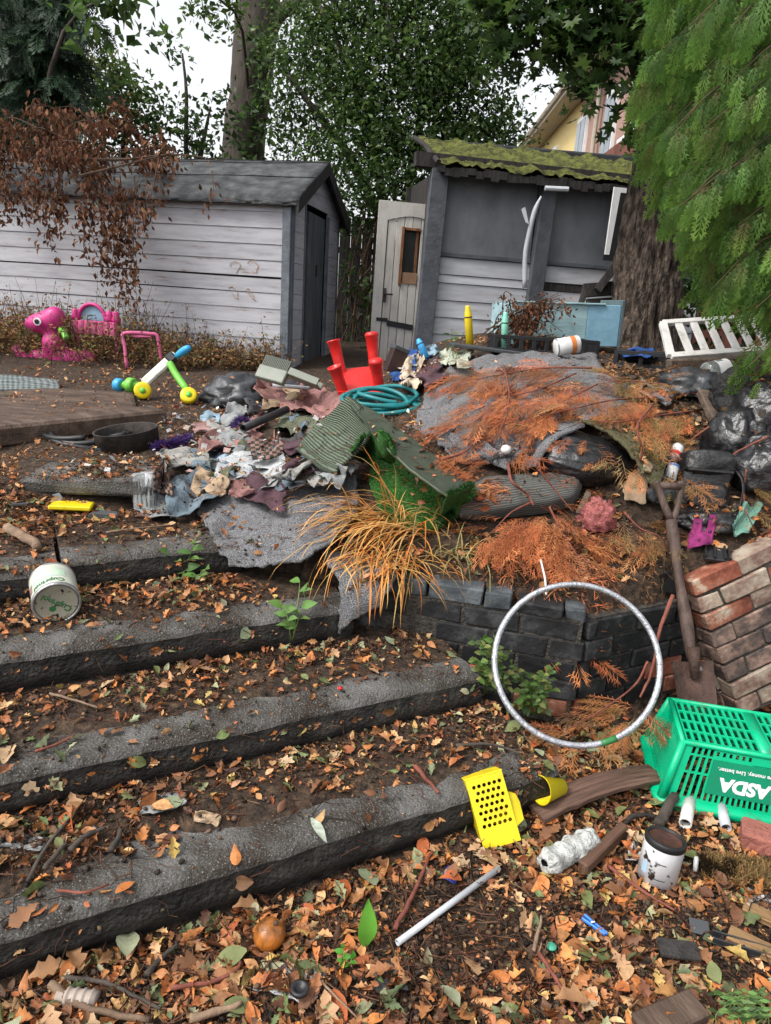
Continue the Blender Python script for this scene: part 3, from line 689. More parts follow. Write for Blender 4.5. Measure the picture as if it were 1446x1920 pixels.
for r_ in range(12):
    for c_ in range(9):
        o = bpy.data.objects.new('tile', tl2); COL.objects.link(o); o.parent = hs_; o.location = (-.2 + (c_ + .5 * (r_ % 2)) * .27, -2.93, 3.1 + r_ * .19); o.rotation_euler = (R(4), 0, 0)
MB().tube([(-.25, 1.95, 6.6), (-.12, 1.95, 6.3), (-.12, 1.95, 2)], .05, 8).build('downpipe', M_gut, hs_)
rebuild()
# ------------------------------------------------------------------ leaf templates
def blade_leaf(n=5, wid=.32, lob=0, droop=.18, fold=.12, seed=0):
    """leaf along +y, length 1: vein plus both margins; returns V, F(quads)"""
    V = []; rs = random.Random(seed)
    for i in range(n + 1):
        t = i / n; w_ = wid * math.sin(math.pi * min(.985, max(.03, t)) ** .85)
        if lob: w_ *= .80 + .26 * math.cos(t * math.pi * 2 * lob)
        z = -droop * (t ** 2) + .03 * math.sin(5 * t + seed)
        V += [(-w_, t, z + fold * w_ * 3 + rs.uniform(-.02, .02)), (0, t, z), (w_, t, z + fold * w_ * 3 + rs.uniform(-.02, .02))]
    F = []
    for i in range(n): a = i * 3; F += [(a, a + 1, a + 4, a + 3), (a + 1, a + 2, a + 5, a + 4)]
    return np.array(V), np.array(F)
QL = (np.array([(0, 0, 0), (.27, .42, .07), (0, 1, -.05), (-.27, .42, .07), (0, .45, 0)]), np.array([(0, 1, 2, 4), (0, 4, 2, 3)]))
def maple_leaf():
    V = [(0, 0, 0)]; n = 15
    for i in range(n):
        a = -2.3 + 4.6 * i / (n - 1); r_ = (.55 if i % 2 else .30) * (1.15 - .12 * abs(a)); 
        if i in (7,): r_ = .68
        V.append((r_ * math.sin(a), .32 + r_ * math.cos(a), .05 * math.cos(3 * a)))
    V.append((0, .33, 0)); c = n + 1
    return np.array(V), np.array([(c, i + 1, i) for i in range(1, n)])
def tri(F): return np.array(F)
def frond(nb=11, sub=3, seed=0, droop=.25, wide=.34, wd=.02, sl=.42):
    """flat cypress spray along +y, length 1"""
    rs = random.Random(seed); V = []; F = []
    def dia(p, d, l, w_, zz):
        k = len(V); px_ = (-d[1], d[0]); m_ = (p[0] + d[0] * l * .45, p[1] + d[1] * l * .45)
        def zf(y): return -droop * max(0, y) ** 2
        for q in ((p[0], p[1]), (m_[0] + px_[0] * w_, m_[1] + px_[1] * w_), (p[0] + d[0] * l, p[1] + d[1] * l), (m_[0] - px_[0] * w_, m_[1] - px_[1] * w_)):
            V.append((q[0], q[1], zf(q[1]) + zz - .10 * abs(q[0])))
        F.append((k, k + 1, k + 2, k + 3))
    dia((0, 0), (0, 1), 1.0, wd * .7, 0)
    for i in range(nb):
        t = .08 + .88 * i / nb; L = wide * (math.sin(math.pi * (.12 + .8 * t)) ** .8) * rs.uniform(.8, 1.15)
        for sg in (-1, 1):
            a = R(38 + rs.uniform(-7, 7)); d = (sg * math.sin(a), math.cos(a)); p = (0, t + (.03 if sg > 0 else 0))
            zz = rs.uniform(-.015, .015); dia(p, d, L, wd, zz)
            for k in range(sub):
                tt = (k + 1) / (sub + 1); pp = (p[0] + d[0] * L * tt, p[1] + d[1] * L * tt)
                for s2 in (-1, 1):
                    a2 = math.atan2(d[0], d[1]) + s2 * R(36); dia(pp, (math.sin(a2), math.cos(a2)), L * sl * (1.1 - tt * .6), wd * .85, zz)
    return np.array(V), np.array(F)
FR = [frond(8, 1, s, .5, .34, .022, .5) for s in range(3)]
DF = [frond(8, 1, s + 5, .35, .42, .010, .5) for s in range(3)]
FRL = [frond(9, 1, s, .2, .36) for s in range(2)]
def pal(K, cols, var=.25):
    c = np.array(cols)[RNG.integers(0, len(cols), K)]; return c * RNG.uniform(1 - var, 1 + var, (K, 1)) * RNG.uniform(.93, 1.07, (K, 3))
M_leaf = vmat('foliage', .5, .45, .35, 8, .2, 0)
M_needle = vmat('cypress_foliage', .55, .3, .3, 20, .25, 0)
M_dryleaf = vmat('dry_foliage', .8, .2, .2, 20, .25, .1)
M_bark = mat('furrowed_bark', [(.35, (.014, .010, .008)), (.46, (.05, .037, .029)), (.56, (.12, .09, .07)), (.72, (.2, .16, .125))], 11, .95, 1.0, 26, stretch=(2.2, 2.2, .7), dist=.06, detail=10)
M_bark2 = mat('grey_brown_bark', [(.3, (.03, .025, .021)), (.6, (.07, .057, .047)), (.8, (.10, .086, .072))], 5, .9, .6, 18, stretch=(2, 2, .4))
M_twig = mat('twig_bark', [(.3, (.045, .027, .018)), (.7, (.11, .07, .045))], 20, .9, .4)
def trunk(path, radii, n=36, m=60, ridge=.10, seed=0, fr=9):
    pts = catmull(path, m); rr = np.interp(np.linspace(0, 1, m), np.linspace(0, 1, len(radii)), radii)
    mb = MB(); mb.tube(pts, list(rr), n, cap=False)
    for i in range(m):
        for k in range(n):
            q = mb.v[i * n + k]; a = 2 * math.pi * k / n; d = q - pts[i]
            e = 1 - abs(mnoise.noise(Vector((math.cos(a) * fr * .5, math.sin(a) * fr * .5, pts[i].z * 2.2 + seed))) * 2)
            e2 = mnoise.noise(Vector((math.cos(a) * fr, math.sin(a) * fr, pts[i].z * 7 + seed)))
            mb.v[i * n + k] = pts[i] + d * (1 + ridge * (e - .5) + ridge * .5 * e2)
    return mb
def cloud(blobs, per, size, cols, tmpl, sig=.13, var=.3, tilt=.8, kr=(10, 26)):
    """leaves in clumps inside ellipsoids [(centre, radius)], returned as arrays"""
    T = []
    for (c, r_) in blobs:
        c = np.array(c); r3 = np.array(r_) if hasattr(r_, '__len__') else np.array([r_] * 3)
        K = max(2, int(per * np.prod(r3 / .6) ** .67))
        d = RNG.normal(0, 1, (K, 3)); d /= np.linalg.norm(d, axis=1, keepdims=True)
        cc = c + d * (RNG.uniform(.15, 1, (K, 1)) ** .45) * r3
        k = RNG.integers(*kr, K)
        for q, kk in zip(cc, k): T.append(q + RNG.normal(0, sig, (kk, 3)) * np.array([1, 1, .7]))
    T = np.vstack(T); K = len(T)
    Rm = rand_rot(K, tilt=tilt); S = RNG.uniform(.7, 1.25, K) * size
    V, F = stack(tmpl[0], tmpl[1], Rm, T, S); col = np.repeat(pal(K, cols, var), len(tmpl[0]), 0)
    return V, F, col
def blob(u, v, y, rpx, depth=.6):
    c = at(u, v, y); r_ = rpx / FPX * y; return (tuple(c), (r_, r_ * depth, r_))
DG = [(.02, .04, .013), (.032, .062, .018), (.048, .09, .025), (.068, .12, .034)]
MG = [(.04, .08, .018), (.065, .12, .027), (.095, .165, .038), (.13, .19, .055)]
YG = [(.09, .13, .03), (.13, .17, .05), (.16, .18, .05), (.12, .10, .03)]
ivy_l = blade_leaf(2, .30, 0, .15, .1)

# tall bare trunk left of centre
tt = thing('tall_tree', 'tall bare grey trunk rising behind the two sheds, ivy at its side', 'tree', (-2.9, 13.5, .9))
trunk([at(452, 640, 13.5), at(456, 300, 13.5), at(470, 160, 13.5), at(484, 0, 13.5), at(488, -160, 13.5)], [.42, .36, .34, .36, .4], 28, 40, .05, 2, 5).build('trunk', M_bark2, tt, True, True)
MB().tube(catmull([at(500, 60, 13.5), at(530, 20, 13.4), at(590, -8, 13.2), at(660, -60, 13)], 10), [.16, .15, .13, .12, .11, .1, .1, .09, .08, .08], 10).build('limb', M_bark2, tt, True, True)
V, F, c_ = cloud([blob(505, y_, 13.1, 26, 1) for y_ in range(60, 300, 30)] + [blob(478, y_, 13.1, 20, 1) for y_ in (250, 280, 220)], 12, .15, DG + MG[:1], QL, .16)
npmesh('crown', V, F, M_leaf, tt, c_)
# big ivy covered tree
it = thing('ivy_tree', 'dense dark green tree filling the sky between trunk and mossy shed', 'tree', (.4, 11.0, .9))
for p_ in ([(735, 640), (720, 420), (700, 260), (650, 120), (600, 10)], [(735, 560), (770, 330), (800, 180), (850, 60), (880, -40)], [(720, 420), (660, 300), (600, 220), (540, 140)], [(780, 300), (850, 260), (930, 230)], [(800, 180), (740, 90), (720, -20)]):
    q = catmull([at(u, v, 11.0 + .3 * math.sin(u)) for u, v in p_], 18); MB().tube(q, [.085 - .06 * i / 17 for i in range(18)], 7).build('branch', M_bark2, it, True, True)
bl = [blob(u, v, y_, r_, .8) for (u, v, y_, r_) in ((550, 70, 11.5, 62), (610, 140, 11.2, 85), (690, 95, 11, 105), (800, 90, 11, 115), (760, 200, 10.8, 120), (660, 240, 10.8, 100), (870, 190, 11, 95), (925, 255, 11, 60), (880, 270, 11, 80), (700, 330, 10.6, 95), (820, 20, 11.2, 100), (700, 0, 11.2, 90), (560, 180, 11.3, 55), (620, 30, 11.3, 70), (560, 260, 11.3, 50), (850, 120, 11, 90), (960, 215, 11, 30), (790, 300, 10.8, 80))]
V, F, c_ = cloud(bl, 60, .082, DG + MG, QL, .15, kr=(18, 40))
npmesh('crown', V, F, M_leaf, it, c_)
V, F, c_ = cloud([blob(650, 400, 10.0, 60), blob(760, 370, 10.0, 60), blob(660, 520, 10.2, 50), blob(640, 330, 10.2, 50), blob(680, 620, 10.2, 40)], 34, .10, DG, QL, .14)
npmesh('undergrowth_leaves', V, F, M_leaf, it, c_)
m = MB()
for k in range(26):
    a = at(640 + k * 4, 640, 10.2 + .1 * (k % 5)); b = a + Vector((RNG.uniform(-.3, .5), RNG.uniform(-.2, .2), RNG.uniform(1, 2.2))); mm_ = a.lerp(b, .5) + Vector((RNG.uniform(-.2, .2), 0, 0))
    m.tube(catmull([a, mm_, b], 7), .012, 5)
m.build('bare_stems', M_twig, it, world=True)
# left: dark conifer, shrubs
cf = thing('dark_conifer', 'dark green conifer in the top left corner', 'tree', (-5.2, 9.6, .9))
MB().tube([at(20, 640, 9.9), at(30, 200, 9.9), at(35, -200, 9.9)], .16, 10).build('trunk', M_bark2, cf, True, True)
K = 1500; T = []
for (u, v, y_, r_) in ((30, 30, 9.4, 85), (80, 60, 9.3, 60), (20, 130, 9.3, 80), (80, 150, 9.3, 60), (20, 220, 9.3, 70), (90, 215, 9.3, 42), (100, 10, 9.4, 50), (60, 260, 9.4, 40), (-40, 120, 9.5, 90), (30, -60, 9.4, 90)):
    c, r3 = blob(u, v, y_, r_); T.append(np.array(c) + RNG.normal(0, .55, (170, 3)) * np.array(r3))
T = np.vstack(T); K = len(T); D = np.stack([RNG.normal(0, .6, K), RNG.normal(-.3, .5, K), RNG.uniform(-1.2, -.1, K)], 1); N = RNG.normal(0, .5, (K, 3)) + np.array([0, -.6, .8])
V, F = stack(*FRL[0], dirs_rot(D, N), T, RNG.uniform(.25, .5, K)); npmesh('crown', V, F, M_needle, cf, np.repeat(pal(K, [(.012, .03, .016), (.02, .045, .022), (.03, .06, .028)]), len(FRL[0][0]), 0))
def bush(name, label, bl, per, size, cols, tmpl=QL, sig=.13, base=None, stems=()):
    b0 = bl[0][0]; t = thing(name, label, 'tree' if 'tree' in name else 'shrub', (b0[0], b0[1], .9))
    V, F, c_ = cloud(bl, per, size, cols, tmpl, sig); npmesh('crown', V, F, M_leaf, t, c_)
    for s_ in stems: q = catmull([at(*x_) for x_ in s_], 10); MB().tube(q, [.05 - .035 * i / 9 for i in range(10)], 6).build('trunk', M_bark2, t, True, True)
bush('pale_tree', 'sunlit yellow green small tree behind the dark conifer', [blob(190, 150, 12, 55), blob(170, 110, 12, 35), blob(150, 190, 12, 50), blob(220, 200, 12, 40), blob(120, 110, 12.2, 40)], 60, .10, YG, stems=([(200, 640, 12.2), (195, 300, 12.2), (180, 120, 12.2)],))
bush('leafy_tree', 'leafy branch of large drooping green leaves at the top left sky', [blob(190, 20, 8.5, 45), blob(215, -20, 8.5, 40), blob(140, 10, 8.6, 40), blob(270, 35, 8.5, 12), blob(180, 55, 8.5, 22)], 22, .15, MG[:3] + DG[2:], ivy_l, .16, stems=([(60, 640, 9.2), (70, 300, 9.2), (120, 60, 8.8), (230, -20, 8.5)],))
bush('mid_green_shrub', 'mid green shrub above the dead brown branches on the shed', [blob(240, 190, 10.4, 55), blob(190, 240, 10.4, 70), blob(260, 250, 10.3, 60), blob(120, 270, 10.3, 70), blob(215, 150, 10.5, 40)], 55, .10, MG + YG[:1] + DG[2:], stems=([(230, 640, 10.6), (230, 300, 10.6), (240, 180, 10.5)],))
bush('dark_leafy_shrub', 'dark leafy shrub against the white sky left of the tall trunk', [blob(325, 215, 10.6, 38), blob(385, 230, 10.6, 38), blob(350, 245, 10.5, 60), blob(400, 270, 10.5, 45), blob(300, 265, 10.4, 45), blob(410, 190, 10.6, 18), blob(345, 110, 10.7, 16), blob(310, 78, 10.8, 8)], 34, .10, DG + MG[:2], stems=([(370, 640, 10.8), (350, 320, 10.8), (350, 180, 10.7), (342, 100, 10.7)], [(370, 320, 10.8), (395, 200, 10.7)]))
bush('overhanging_tree', 'small overhanging spray of leaves at the top edge beside the tall trunk', [blob(380, 5, 12, 30), blob(420, 0, 12, 35), blob(438, 50, 12, 14), blob(440, 30, 12, 25), blob(400, -25, 12, 40)], 34, .12, MG + DG[2:], stems=([(470, 640, 13.8), (468, 300, 13.8), (455, 60, 12.6), (400, -10, 12.1)],))
# maple with the big furrowed trunk
mp_ = thing('maple_tree', 'big furrowed tree trunk with maple leaves, standing behind the blue cabinet', 'tree', (2.1, 6.65, 1.2))
trunk([at(1203, 690, 6.6), at(1206, 640, 6.6), at(1212, 540, 6.6), at(1224, 430, 6.62), at(1243, 320, 6.65), at(1254, 210, 6.6), at(1228, 110, 6.5), at(1190, 40, 6.4), at(1150, -60, 6.3)], [.40, .30, .27, .255, .24, .22, .18, .15, .13], 80, 190, .20, 5, 15).build('trunk', M_bark, mp_, True, True)
for p_ in ([(1215, 80), (1130, 40), (1030, 45), (950, 20)], [(1180, 30), (1120, -20), (1000, -30)], [(1240, 160), (1190, 190), (1150, 210)], [(1100, 50), (1070, 110), (1050, 150)]):
    q = catmull([at(u, v, 6.4) for u, v in p_], 12); MB().tube(q, [.05 - .04 * i / 11 for i in range(12)], 7).build('branch', M_bark2, mp_, True, True)
ML = maple_leaf()
V, F, c_ = cloud([blob(u, v, y_, r_, .8) for (u, v, y_, r_) in ((950, 25, 6.4, 55), (1000, 40, 6.3, 60), (1060, 50, 6.3, 55), (1110, 40, 6.3, 60), (1160, 90, 6.2, 50), (960, 85, 6.3, 35), (1090, 105, 6.3, 22), (1195, 165, 6.2, 30), (1205, 215, 6.2, 30), (920, 0, 6.5, 45), (1090, 170, 6.2, 14), (1230, 60, 6.2, 60), (1190, 20, 6.3, 60), (930, 60, 6.4, 25), (1200, 245, 6.2, 20))], 62, .125, DG + MG[:3], ML, .11, tilt=.6)
npmesh('crown', V, np.array(F), M_leaf, mp_, c_)
bush('dark_leaf_backing', 'dark leaf backing added to deepen the shade behind the cypress and the tree trunk', [blob(1330, 480, 7.6, 90), blob(1440, 450, 7.6, 110), blob(1300, 580, 7.4, 50), blob(1400, 590, 7.4, 60), blob(1480, 580, 7.4, 60), blob(1330, 330, 7.8, 90), blob(1450, 300, 7.8, 110), blob(1380, 150, 8, 110), blob(1480, 120, 8, 110)], 60, .12, DG[:3], QL, .16, stems=([(1400, 680, 7.6), (1400, 450, 7.6), (1390, 200, 7.8)],))  # leaf mass added so the gaps behind the cypress read as dark shade
# green cypress on the right
cy = thing('green_cypress', 'bright green cypress with drooping flat sprays filling the right side', 'tree', (3.35, 4.5, .9))
MB().tube([(3.35, 4.5, .8), (3.4, 4.5, 3), (3.4, 4.5, 6)], [.16, .13, .08], 12).build('trunk', M_bark, cy, True, True)
T = []; D = []; N = []; boughs = MB(); rs = random.Random(11)
def bough(p0, p1, nf, sag, wmul=1.0):
    p0 = Vector(p0); p1 = Vector(p1); mid = p0.lerp(p1, .55) + Vector((0, 0, sag)); q = catmull([p0, mid, p1], 12)
    boughs.tube(q, [.006 - .0045 * i / 11 for i in range(12)], 4)
    for k in range(nf):
        t_ = .25 + .75 * (k + rs.random()) / nf; f_ = t_ * 11; i = min(10, int(f_)); p = q[i].lerp(q[i + 1], f_ - i); dr_ = (q[i + 1] - q[i]).normalized()
        sd_ = dr_.cross(Vector((0, 0, 1))).normalized() * rs.choice((-1, 1))
        d = dr_ * rs.uniform(.2, .7) + sd_ * rs.uniform(0, .5) + Vector((0, 0, -rs.uniform(.6, 2.0)))
        T.append(p + sd_ * rs.uniform(0, .08)); D.append(d); N.append(Vector((rs.uniform(-.5, .3), -1, rs.uniform(.2, .8))))
LB = [(-90, 1245), (60, 1220), (150, 1198), (230, 1195), (300, 1220), (380, 1255), (460, 1285), (540, 1312), (580, 1390)]
for k in range(235):
    v = rs.uniform(-90, 585); u = np.interp(v, [q[0] for q in LB], [q[1] for q in LB]) + 330 * rs.random() ** 1.25
    if v > 540 + (u - 1290) * .3: continue
    tip = at(u, v, rs.uniform(3.4, 4.8)); bough(tip + Vector((.36 + .2 * rs.random(), .15, .20 + .15 * rs.random())), tip, 27, .08)
for (u, v, y_) in ((1400, 690, 3.2), (1420, 660, 3.3), (1440, 725, 3.1), (1440, 630, 3.3), (1430, 690, 3.25)):
    tip = at(u, v, y_); bough(tip + Vector((.5, .1, .28)), tip, 10, .1)
T = np.array([tuple(p) for p in T]); D = np.array([tuple(p) for p in D]); N = np.array([tuple(p) for p in N]); K = len(T)
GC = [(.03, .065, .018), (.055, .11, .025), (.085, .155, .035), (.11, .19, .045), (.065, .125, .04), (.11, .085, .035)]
for s_ in range(3):
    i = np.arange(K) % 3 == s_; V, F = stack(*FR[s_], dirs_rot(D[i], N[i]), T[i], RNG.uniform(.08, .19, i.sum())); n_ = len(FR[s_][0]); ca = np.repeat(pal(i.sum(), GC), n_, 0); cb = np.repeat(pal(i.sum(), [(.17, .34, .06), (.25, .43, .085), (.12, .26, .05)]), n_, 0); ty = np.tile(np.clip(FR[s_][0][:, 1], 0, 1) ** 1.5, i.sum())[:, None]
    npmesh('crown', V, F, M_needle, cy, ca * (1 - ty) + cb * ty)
boughs.build('boughs', M_twig, cy, world=True)

# ------------------------------------------------------------------ dead brown branches over the left shed
db = thing('dead_branch', 'mass of dead brown leafy branches thrown over the shed roof', 'branch', at(150, 330, 7.2))
st = MB(); T = []; D = []
rs = random.Random(21)
def tw(p_, r0, leaves, y_=None):
    q = catmull(p_, 14); st.tube(q, [r0 * (1 - .75 * i / 13) for i in range(14)], 5)
    for k in range(leaves):
        f_ = rs.uniform(1, 12.9); i = int(f_); p = q[i].lerp(q[i + 1], f_ - i); T.append(p + Vector((rs.gauss(0, .05), rs.gauss(0, .05), rs.gauss(-.04, .05)))); D.append((rs.gauss(0, .5), rs.gauss(-.2, .4), -rs.uniform(.3, 1.4)))
for k in range(48):                      # the mound on the roof
    a = at(rs.uniform(-50, 290), rs.uniform(240, 345), rs.uniform(7.1, 8.1)); b = a + Vector((rs.uniform(-.6, .6), rs.uniform(-.4, .1), rs.uniform(-.12, .25))); tw([a, a.lerp(b, .5) + Vector((0, 0, .1)), b], .008, 56)
for (u, v, n_, l_) in ((60, 330, 60, 120), (110, 340, 70, 130), (160, 340, 120, 150), (195, 350, 150, 160), (215, 350, 170, 190), (235, 350, 190, 170), (255, 350, 160, 110), (275, 350, 70, 40), (300, 350, 40, 12), (20, 340, 60, 70), (85, 345, 110, 80), (-10, 340, 70, 70), (250, 360, 210, 60), (400, 340, 40, 14)):
    y_ = 7.02 + rs.uniform(-.05, .06); tw([at(u + rs.uniform(-15, 15), v - 20, y_ + .1), at(u, v + n_ * .4, y_), at(u + rs.uniform(-12, 12), v + n_ * 1.05, y_)], .006, int(l_ * 1.05))
tw([at(100, 295, 7.2), at(220, 300, 7.1), at(330, 290, 7.2), at(420, 302, 7.3)], .018, 20); tw([at(150, 330, 7.0), at(230, 310, 7.0), at(330, 285, 7.1)], .014, 20); tw([at(300, 290, 7.0), at(290, 340, 6.95), at(292, 380, 6.95)], .010, 20)
T = np.array([tuple(p) for p in T]); D = np.array(D); K = len(T); dl_ = blade_leaf(2, .26, 0, .35, .25)
V, F = stack(*dl_, dirs_rot(D, RNG.normal(0, .6, (K, 3)) + np.array([0, -1, .3])), T, RNG.uniform(.032, .075, K))
npmesh('leaves', V, F, M_dryleaf, db, np.repeat(pal(K, [(.10, .045, .026), (.15, .065, .035), (.21, .10, .055), (.07, .033, .02)]), len(dl_[0]), 0))
st.build('stems', M_twig, db, world=True)
# small dead sprig on the shed wall
# ------------------------------------------------------------------ dry weeds at the shed base
def weeds(name, label, area, K, hmin, hmax, cols, leafn, size, kind='stuff', cat=None):
    stm = MB(); T = []; D = []
    for k in range(K):
        u, v = area(); z, _ = drop(u, v); h = RNG.uniform(hmin, hmax) * (1 + .45 * mnoise.noise(Vector((u * 1.7, v * 1.7, 5)))) * (1.25 if u < -2.4 else .85) * (1.5 if RNG.random() < .05 else 1); p = Vector((u, v, z)); e = p + Vector((RNG.normal(0, .12), RNG.normal(0, .12), h)); q = [p, p.lerp(e, .5) + Vector((RNG.normal(0, .03), RNG.normal(0, .03), 0)), e]
        stm.tube(q, [.0030, .0028, .0015], 3, cap=False)
        for j in range(leafn):
            t_ = RNG.uniform(.15, 1); T.append(tuple(p.lerp(e, t_) + Vector((RNG.normal(0, .035), RNG.normal(0, .035), 0)))); D.append((RNG.normal(0, 1), RNG.normal(0, 1), RNG.normal(.1, .6)))
    T = np.array(T); D = np.array(D); n_ = len(T)
    V, F = stack(*QL, dirs_rot(D, RNG.normal(0, .4, (n_, 3)) + np.array([0, 0, 1])), T, RNG.uniform(.6, 1.3, n_) * size)
    o = npmesh(name, V, F, M_dryleaf, None, np.repeat(pal(n_, cols, .35), len(QL[0]), 0)); tag(o, label, cat, None, kind); stm.build('weed_stems', M_twig, o, world=True); return o
def area_weed():
    while True:
        s_ = RNG.uniform(0, 3.4); d_ = abs(RNG.normal(0, .55)); p = S0 + SE * s_ - SG * (d_ + .03)
        if d_ < .35 + 1.1 * min(1, s_ / 2.2): return p.x, p.y
weeds('dry_weeds', 'brown dried weeds growing along the foot of the pale shed', area_weed, 1250, .10, .42, [(.17, .075, .03), (.24, .115, .045), (.14, .09, .035), (.13, .14, .04), (.24, .17, .08), (.28, .14, .055)], 10, .042)
# ------------------------------------------------------------------ the heap: carpets, mats, bags
import bmesh
M_carpet = mat('grey_wool_carpet', [(.34, (.045, .045, .048)), (.48, (.13, .13, .135)), (.58, (.23, .23, .24)), (.7, (.33, .33, .34))], 230, .97, 1.0, 240, detail=3, dist=.010)
M_olive = mat('olive_carpet', [(.3, (.05, .045, .022)), (.55, (.11, .10, .05)), (.8, (.17, .155, .085))], 60, .97, .8, 160)
M_rib = uvmat('ribbed_green_mat', 'stripesY', (.035, .05, .032), (.15, .18, .13), 1, 26, .9, .9, dist=.008)
M_turf = mat('green_turf_backing', [(.3, (.02, .08, .014)), (.7, (.05, .17, .03))], 60, .9, .8)
M_bag = mat('black_bin_bag', [(.3, (.006, .006, .007)), (.7, (.018, .018, .02))], 10, .3, .5, 28, spec=.6, dist=.02)
M_greybag = mat('dusty_black_polythene', [(.3, (.015, .016, .018)), (.6, (.05, .053, .058)), (.8, (.12, .125, .13))], 9, .4, .4, 30, spec=.5, dist=.015)
M_leather = mat('black_leather', [(.3, (.006, .006, .006)), (.7, (.02, .02, .021))], 16, .42, .3, 60, spec=.5)
def one(o, label, cat, group=None): return tag(o, label, cat, group)
def crumple(name, label, cat, mt, c, size, seed, amp=.35, sub=4, fr=1.6, rotz=0.0, flat=-.35, group=None):
    bm = bmesh.new(); bmesh.ops.create_icosphere(bm, subdivisions=sub, radius=1.0); V = []; F = [[v.index for v in f.verts] for f in bm.faces]
    cz, sz = math.cos(rotz), math.sin(rotz)
    for v in bm.verts:
        p = v.co; r_ = 1 + amp * (1 - 2 * abs(nz(p, fr, seed))) * .6 + amp * .5 * (1 - 2 * abs(nz(p, fr * 2.3, seed + 4))) + amp * .22 * nz(p, fr * 6, seed + 8)
        q = Vector((p.x * r_, p.y * r_, max(flat, p.z * r_)))
        q = Vector((q.x * size[0], q.y * size[1], q.z * size[2])); V.append((q.x * cz - q.y * sz, q.x * sz + q.y * cz, q.z))
    bm.free(); o = npmesh(name, np.array(V), np.array(F), mt, None, smooth=True); o.location = Vector(c) + Vector((0, 0, -flat * size[2] * .6)); SUPPORT.append(o)
    return tag(o, label, cat, group)
def scrap(name, label, cat, mt, u, v, w_, h_, rot=0.0, lift=.03, wr=.02, seed=1, n=22, th=.004, fold=0.0, edge=.008, group=None):
    rs_ = random.Random(seed * 13 + 5); rows = []; a = R(rot); k = 4
    for j in range(k):
        r_ = []
        for i in range(k):
            x = (i / (k - 1) - .5) * w_ * rs_.uniform(.8, 1.15); y = (j / (k - 1) - .5) * h_ * rs_.uniform(.8, 1.15)
            r_.append((u + x * math.cos(a) - y * math.sin(a), v + x * math.sin(a) + y * math.cos(a), lift * rs_.uniform(.2, 1.3)))
        rows.append(r_)
    o = sheet(name, rows, mt, n, n, wr * .7, 7, th, seed=seed, fold=fold, edge=edge, support=True); return tag(o, label, cat, group)

o = sheet('carpet', [[(400, 925, .02), (460, 885, .03), (550, 868, .03), (670, 890, .04)], [(372, 962, .02), (440, 945, .03), (540, 935, .04), (670, 955, .05)], [(398, 1003, .02), (470, 990, .04), (560, 990, .05), (640, 1005, .06)], [(430, 1066, None, 2.66), (500, 1066, None, 2.63), (560, 1058, None, 2.62), (605, 1030, None, 2.66)]], M_carpet, 70, 60, .022, 7, .012, fold=.022, seed=3, edge=.012, support=True); one(o, 'grey wool carpet piece spread over the top of the steps', 'carpet')
o = sheet('carpet', [[(600, 1030, None, 2.74), (670, 1035, None, 2.76), (745, 1040, None, 2.80)], [(632, 1085, None, 2.56), (690, 1080, None, 2.56), (742, 1075, None, 2.58)], [(638, 1135, None, 2.50), (680, 1125, None, 2.50), (728, 1108, None, 2.52)], [(634, 1190, None, 2.47), (652, 1170, None, 2.48), (712, 1140, None, 2.51)]], M_carpet, 26, 30, .008, 10, .012, seed=5, clear=False, edge=.01, support=True); one(o, 'pointed tongue of grey carpet hanging down over the black brick wall', 'carpet')
o = sheet('carpet', [[(775, 800, .01), (800, 740, .05), (850, 690, .06), (930, 668, .05), (1020, 665, .05), (1110, 668, .05)], [(795, 815, .02), (830, 775, .07), (890, 740, .08), (960, 725, .06), (1040, 715, .06), (1140, 705, .05)], [(820, 835, .02), (880, 810, .07), (930, 800, .08), (985, 790, .06), (1060, 770, .08), (1170, 745, .05)], [(850, 862, .02), (910, 872, .04), (960, 876, .05), (985, 850, .06), (1060, 800, .1), (1200, 790, .05)]], M_carpet, 70, 50, .035, 6, .016, seed=8, edge=.014, support=True, fold=.02); one(o, 'large grey carpet draped over the top of the heap under the dead cypress', 'carpet')
rebuild()
o = sheet('carpet', [[(1080, 772, None, 3.50), (1035, 778, None, 3.45), (1000, 803, None, 3.36), (974, 850, None, 3.28), (976, 884, None, 3.22)], [(1084, 784, None, 3.32), (1046, 796, None, 3.26), (1014, 820, None, 3.20), (998, 852, None, 3.16), (994, 878, None, 3.14)], [(1092, 796, None, 3.16), (1060, 810, None, 3.12), (1036, 828, None, 3.08), (1018, 850, None, 3.06), (1006, 874, None, 3.07)]], M_carpet, 34, 16, .012, 10, .016, seed=12, edge=.012, clear=False, support=True); one(o, 'grey carpet flap folded round the black bin bag', 'carpet')
o = sheet('carpet', [[(1088, 788, None, 3.40), (1150, 786, None, 3.45), (1230, 795, None, 3.50)], [(1140, 808, None, 3.16), (1190, 808, None, 3.25), (1255, 818, None, 3.40)], [(1180, 845, None, 3.02), (1215, 845, None, 3.12), (1258, 845, None, 3.25)], [(1205, 885, None, 2.96), (1225, 885, None, 2.98), (1250, 872, None, 3.08)], [(1222, 908, None, 2.93), (1232, 912, None, 2.93), (1244, 898, None, 2.98)]], M_olive, 34, 34, .012, 8, .012, seed=14, edge=.01, clear=False, support=True); one(o, 'olive brown carpet folded down beside the black bin bag', 'carpet')
scrap('carpet', 'short strip of grey carpet curling among dead sprays near the jar', 'carpet', M_carpet, 1228, 735, 70, 26, 28, .06, .02, 17, th=.012)
scrap('carpet', 'twisted grey carpet edge with a dark green rim below the big carpet', 'carpet', M_carpet, 900, 850, 120, 40, 18, .06, .03, 19, th=.014, fold=.02)
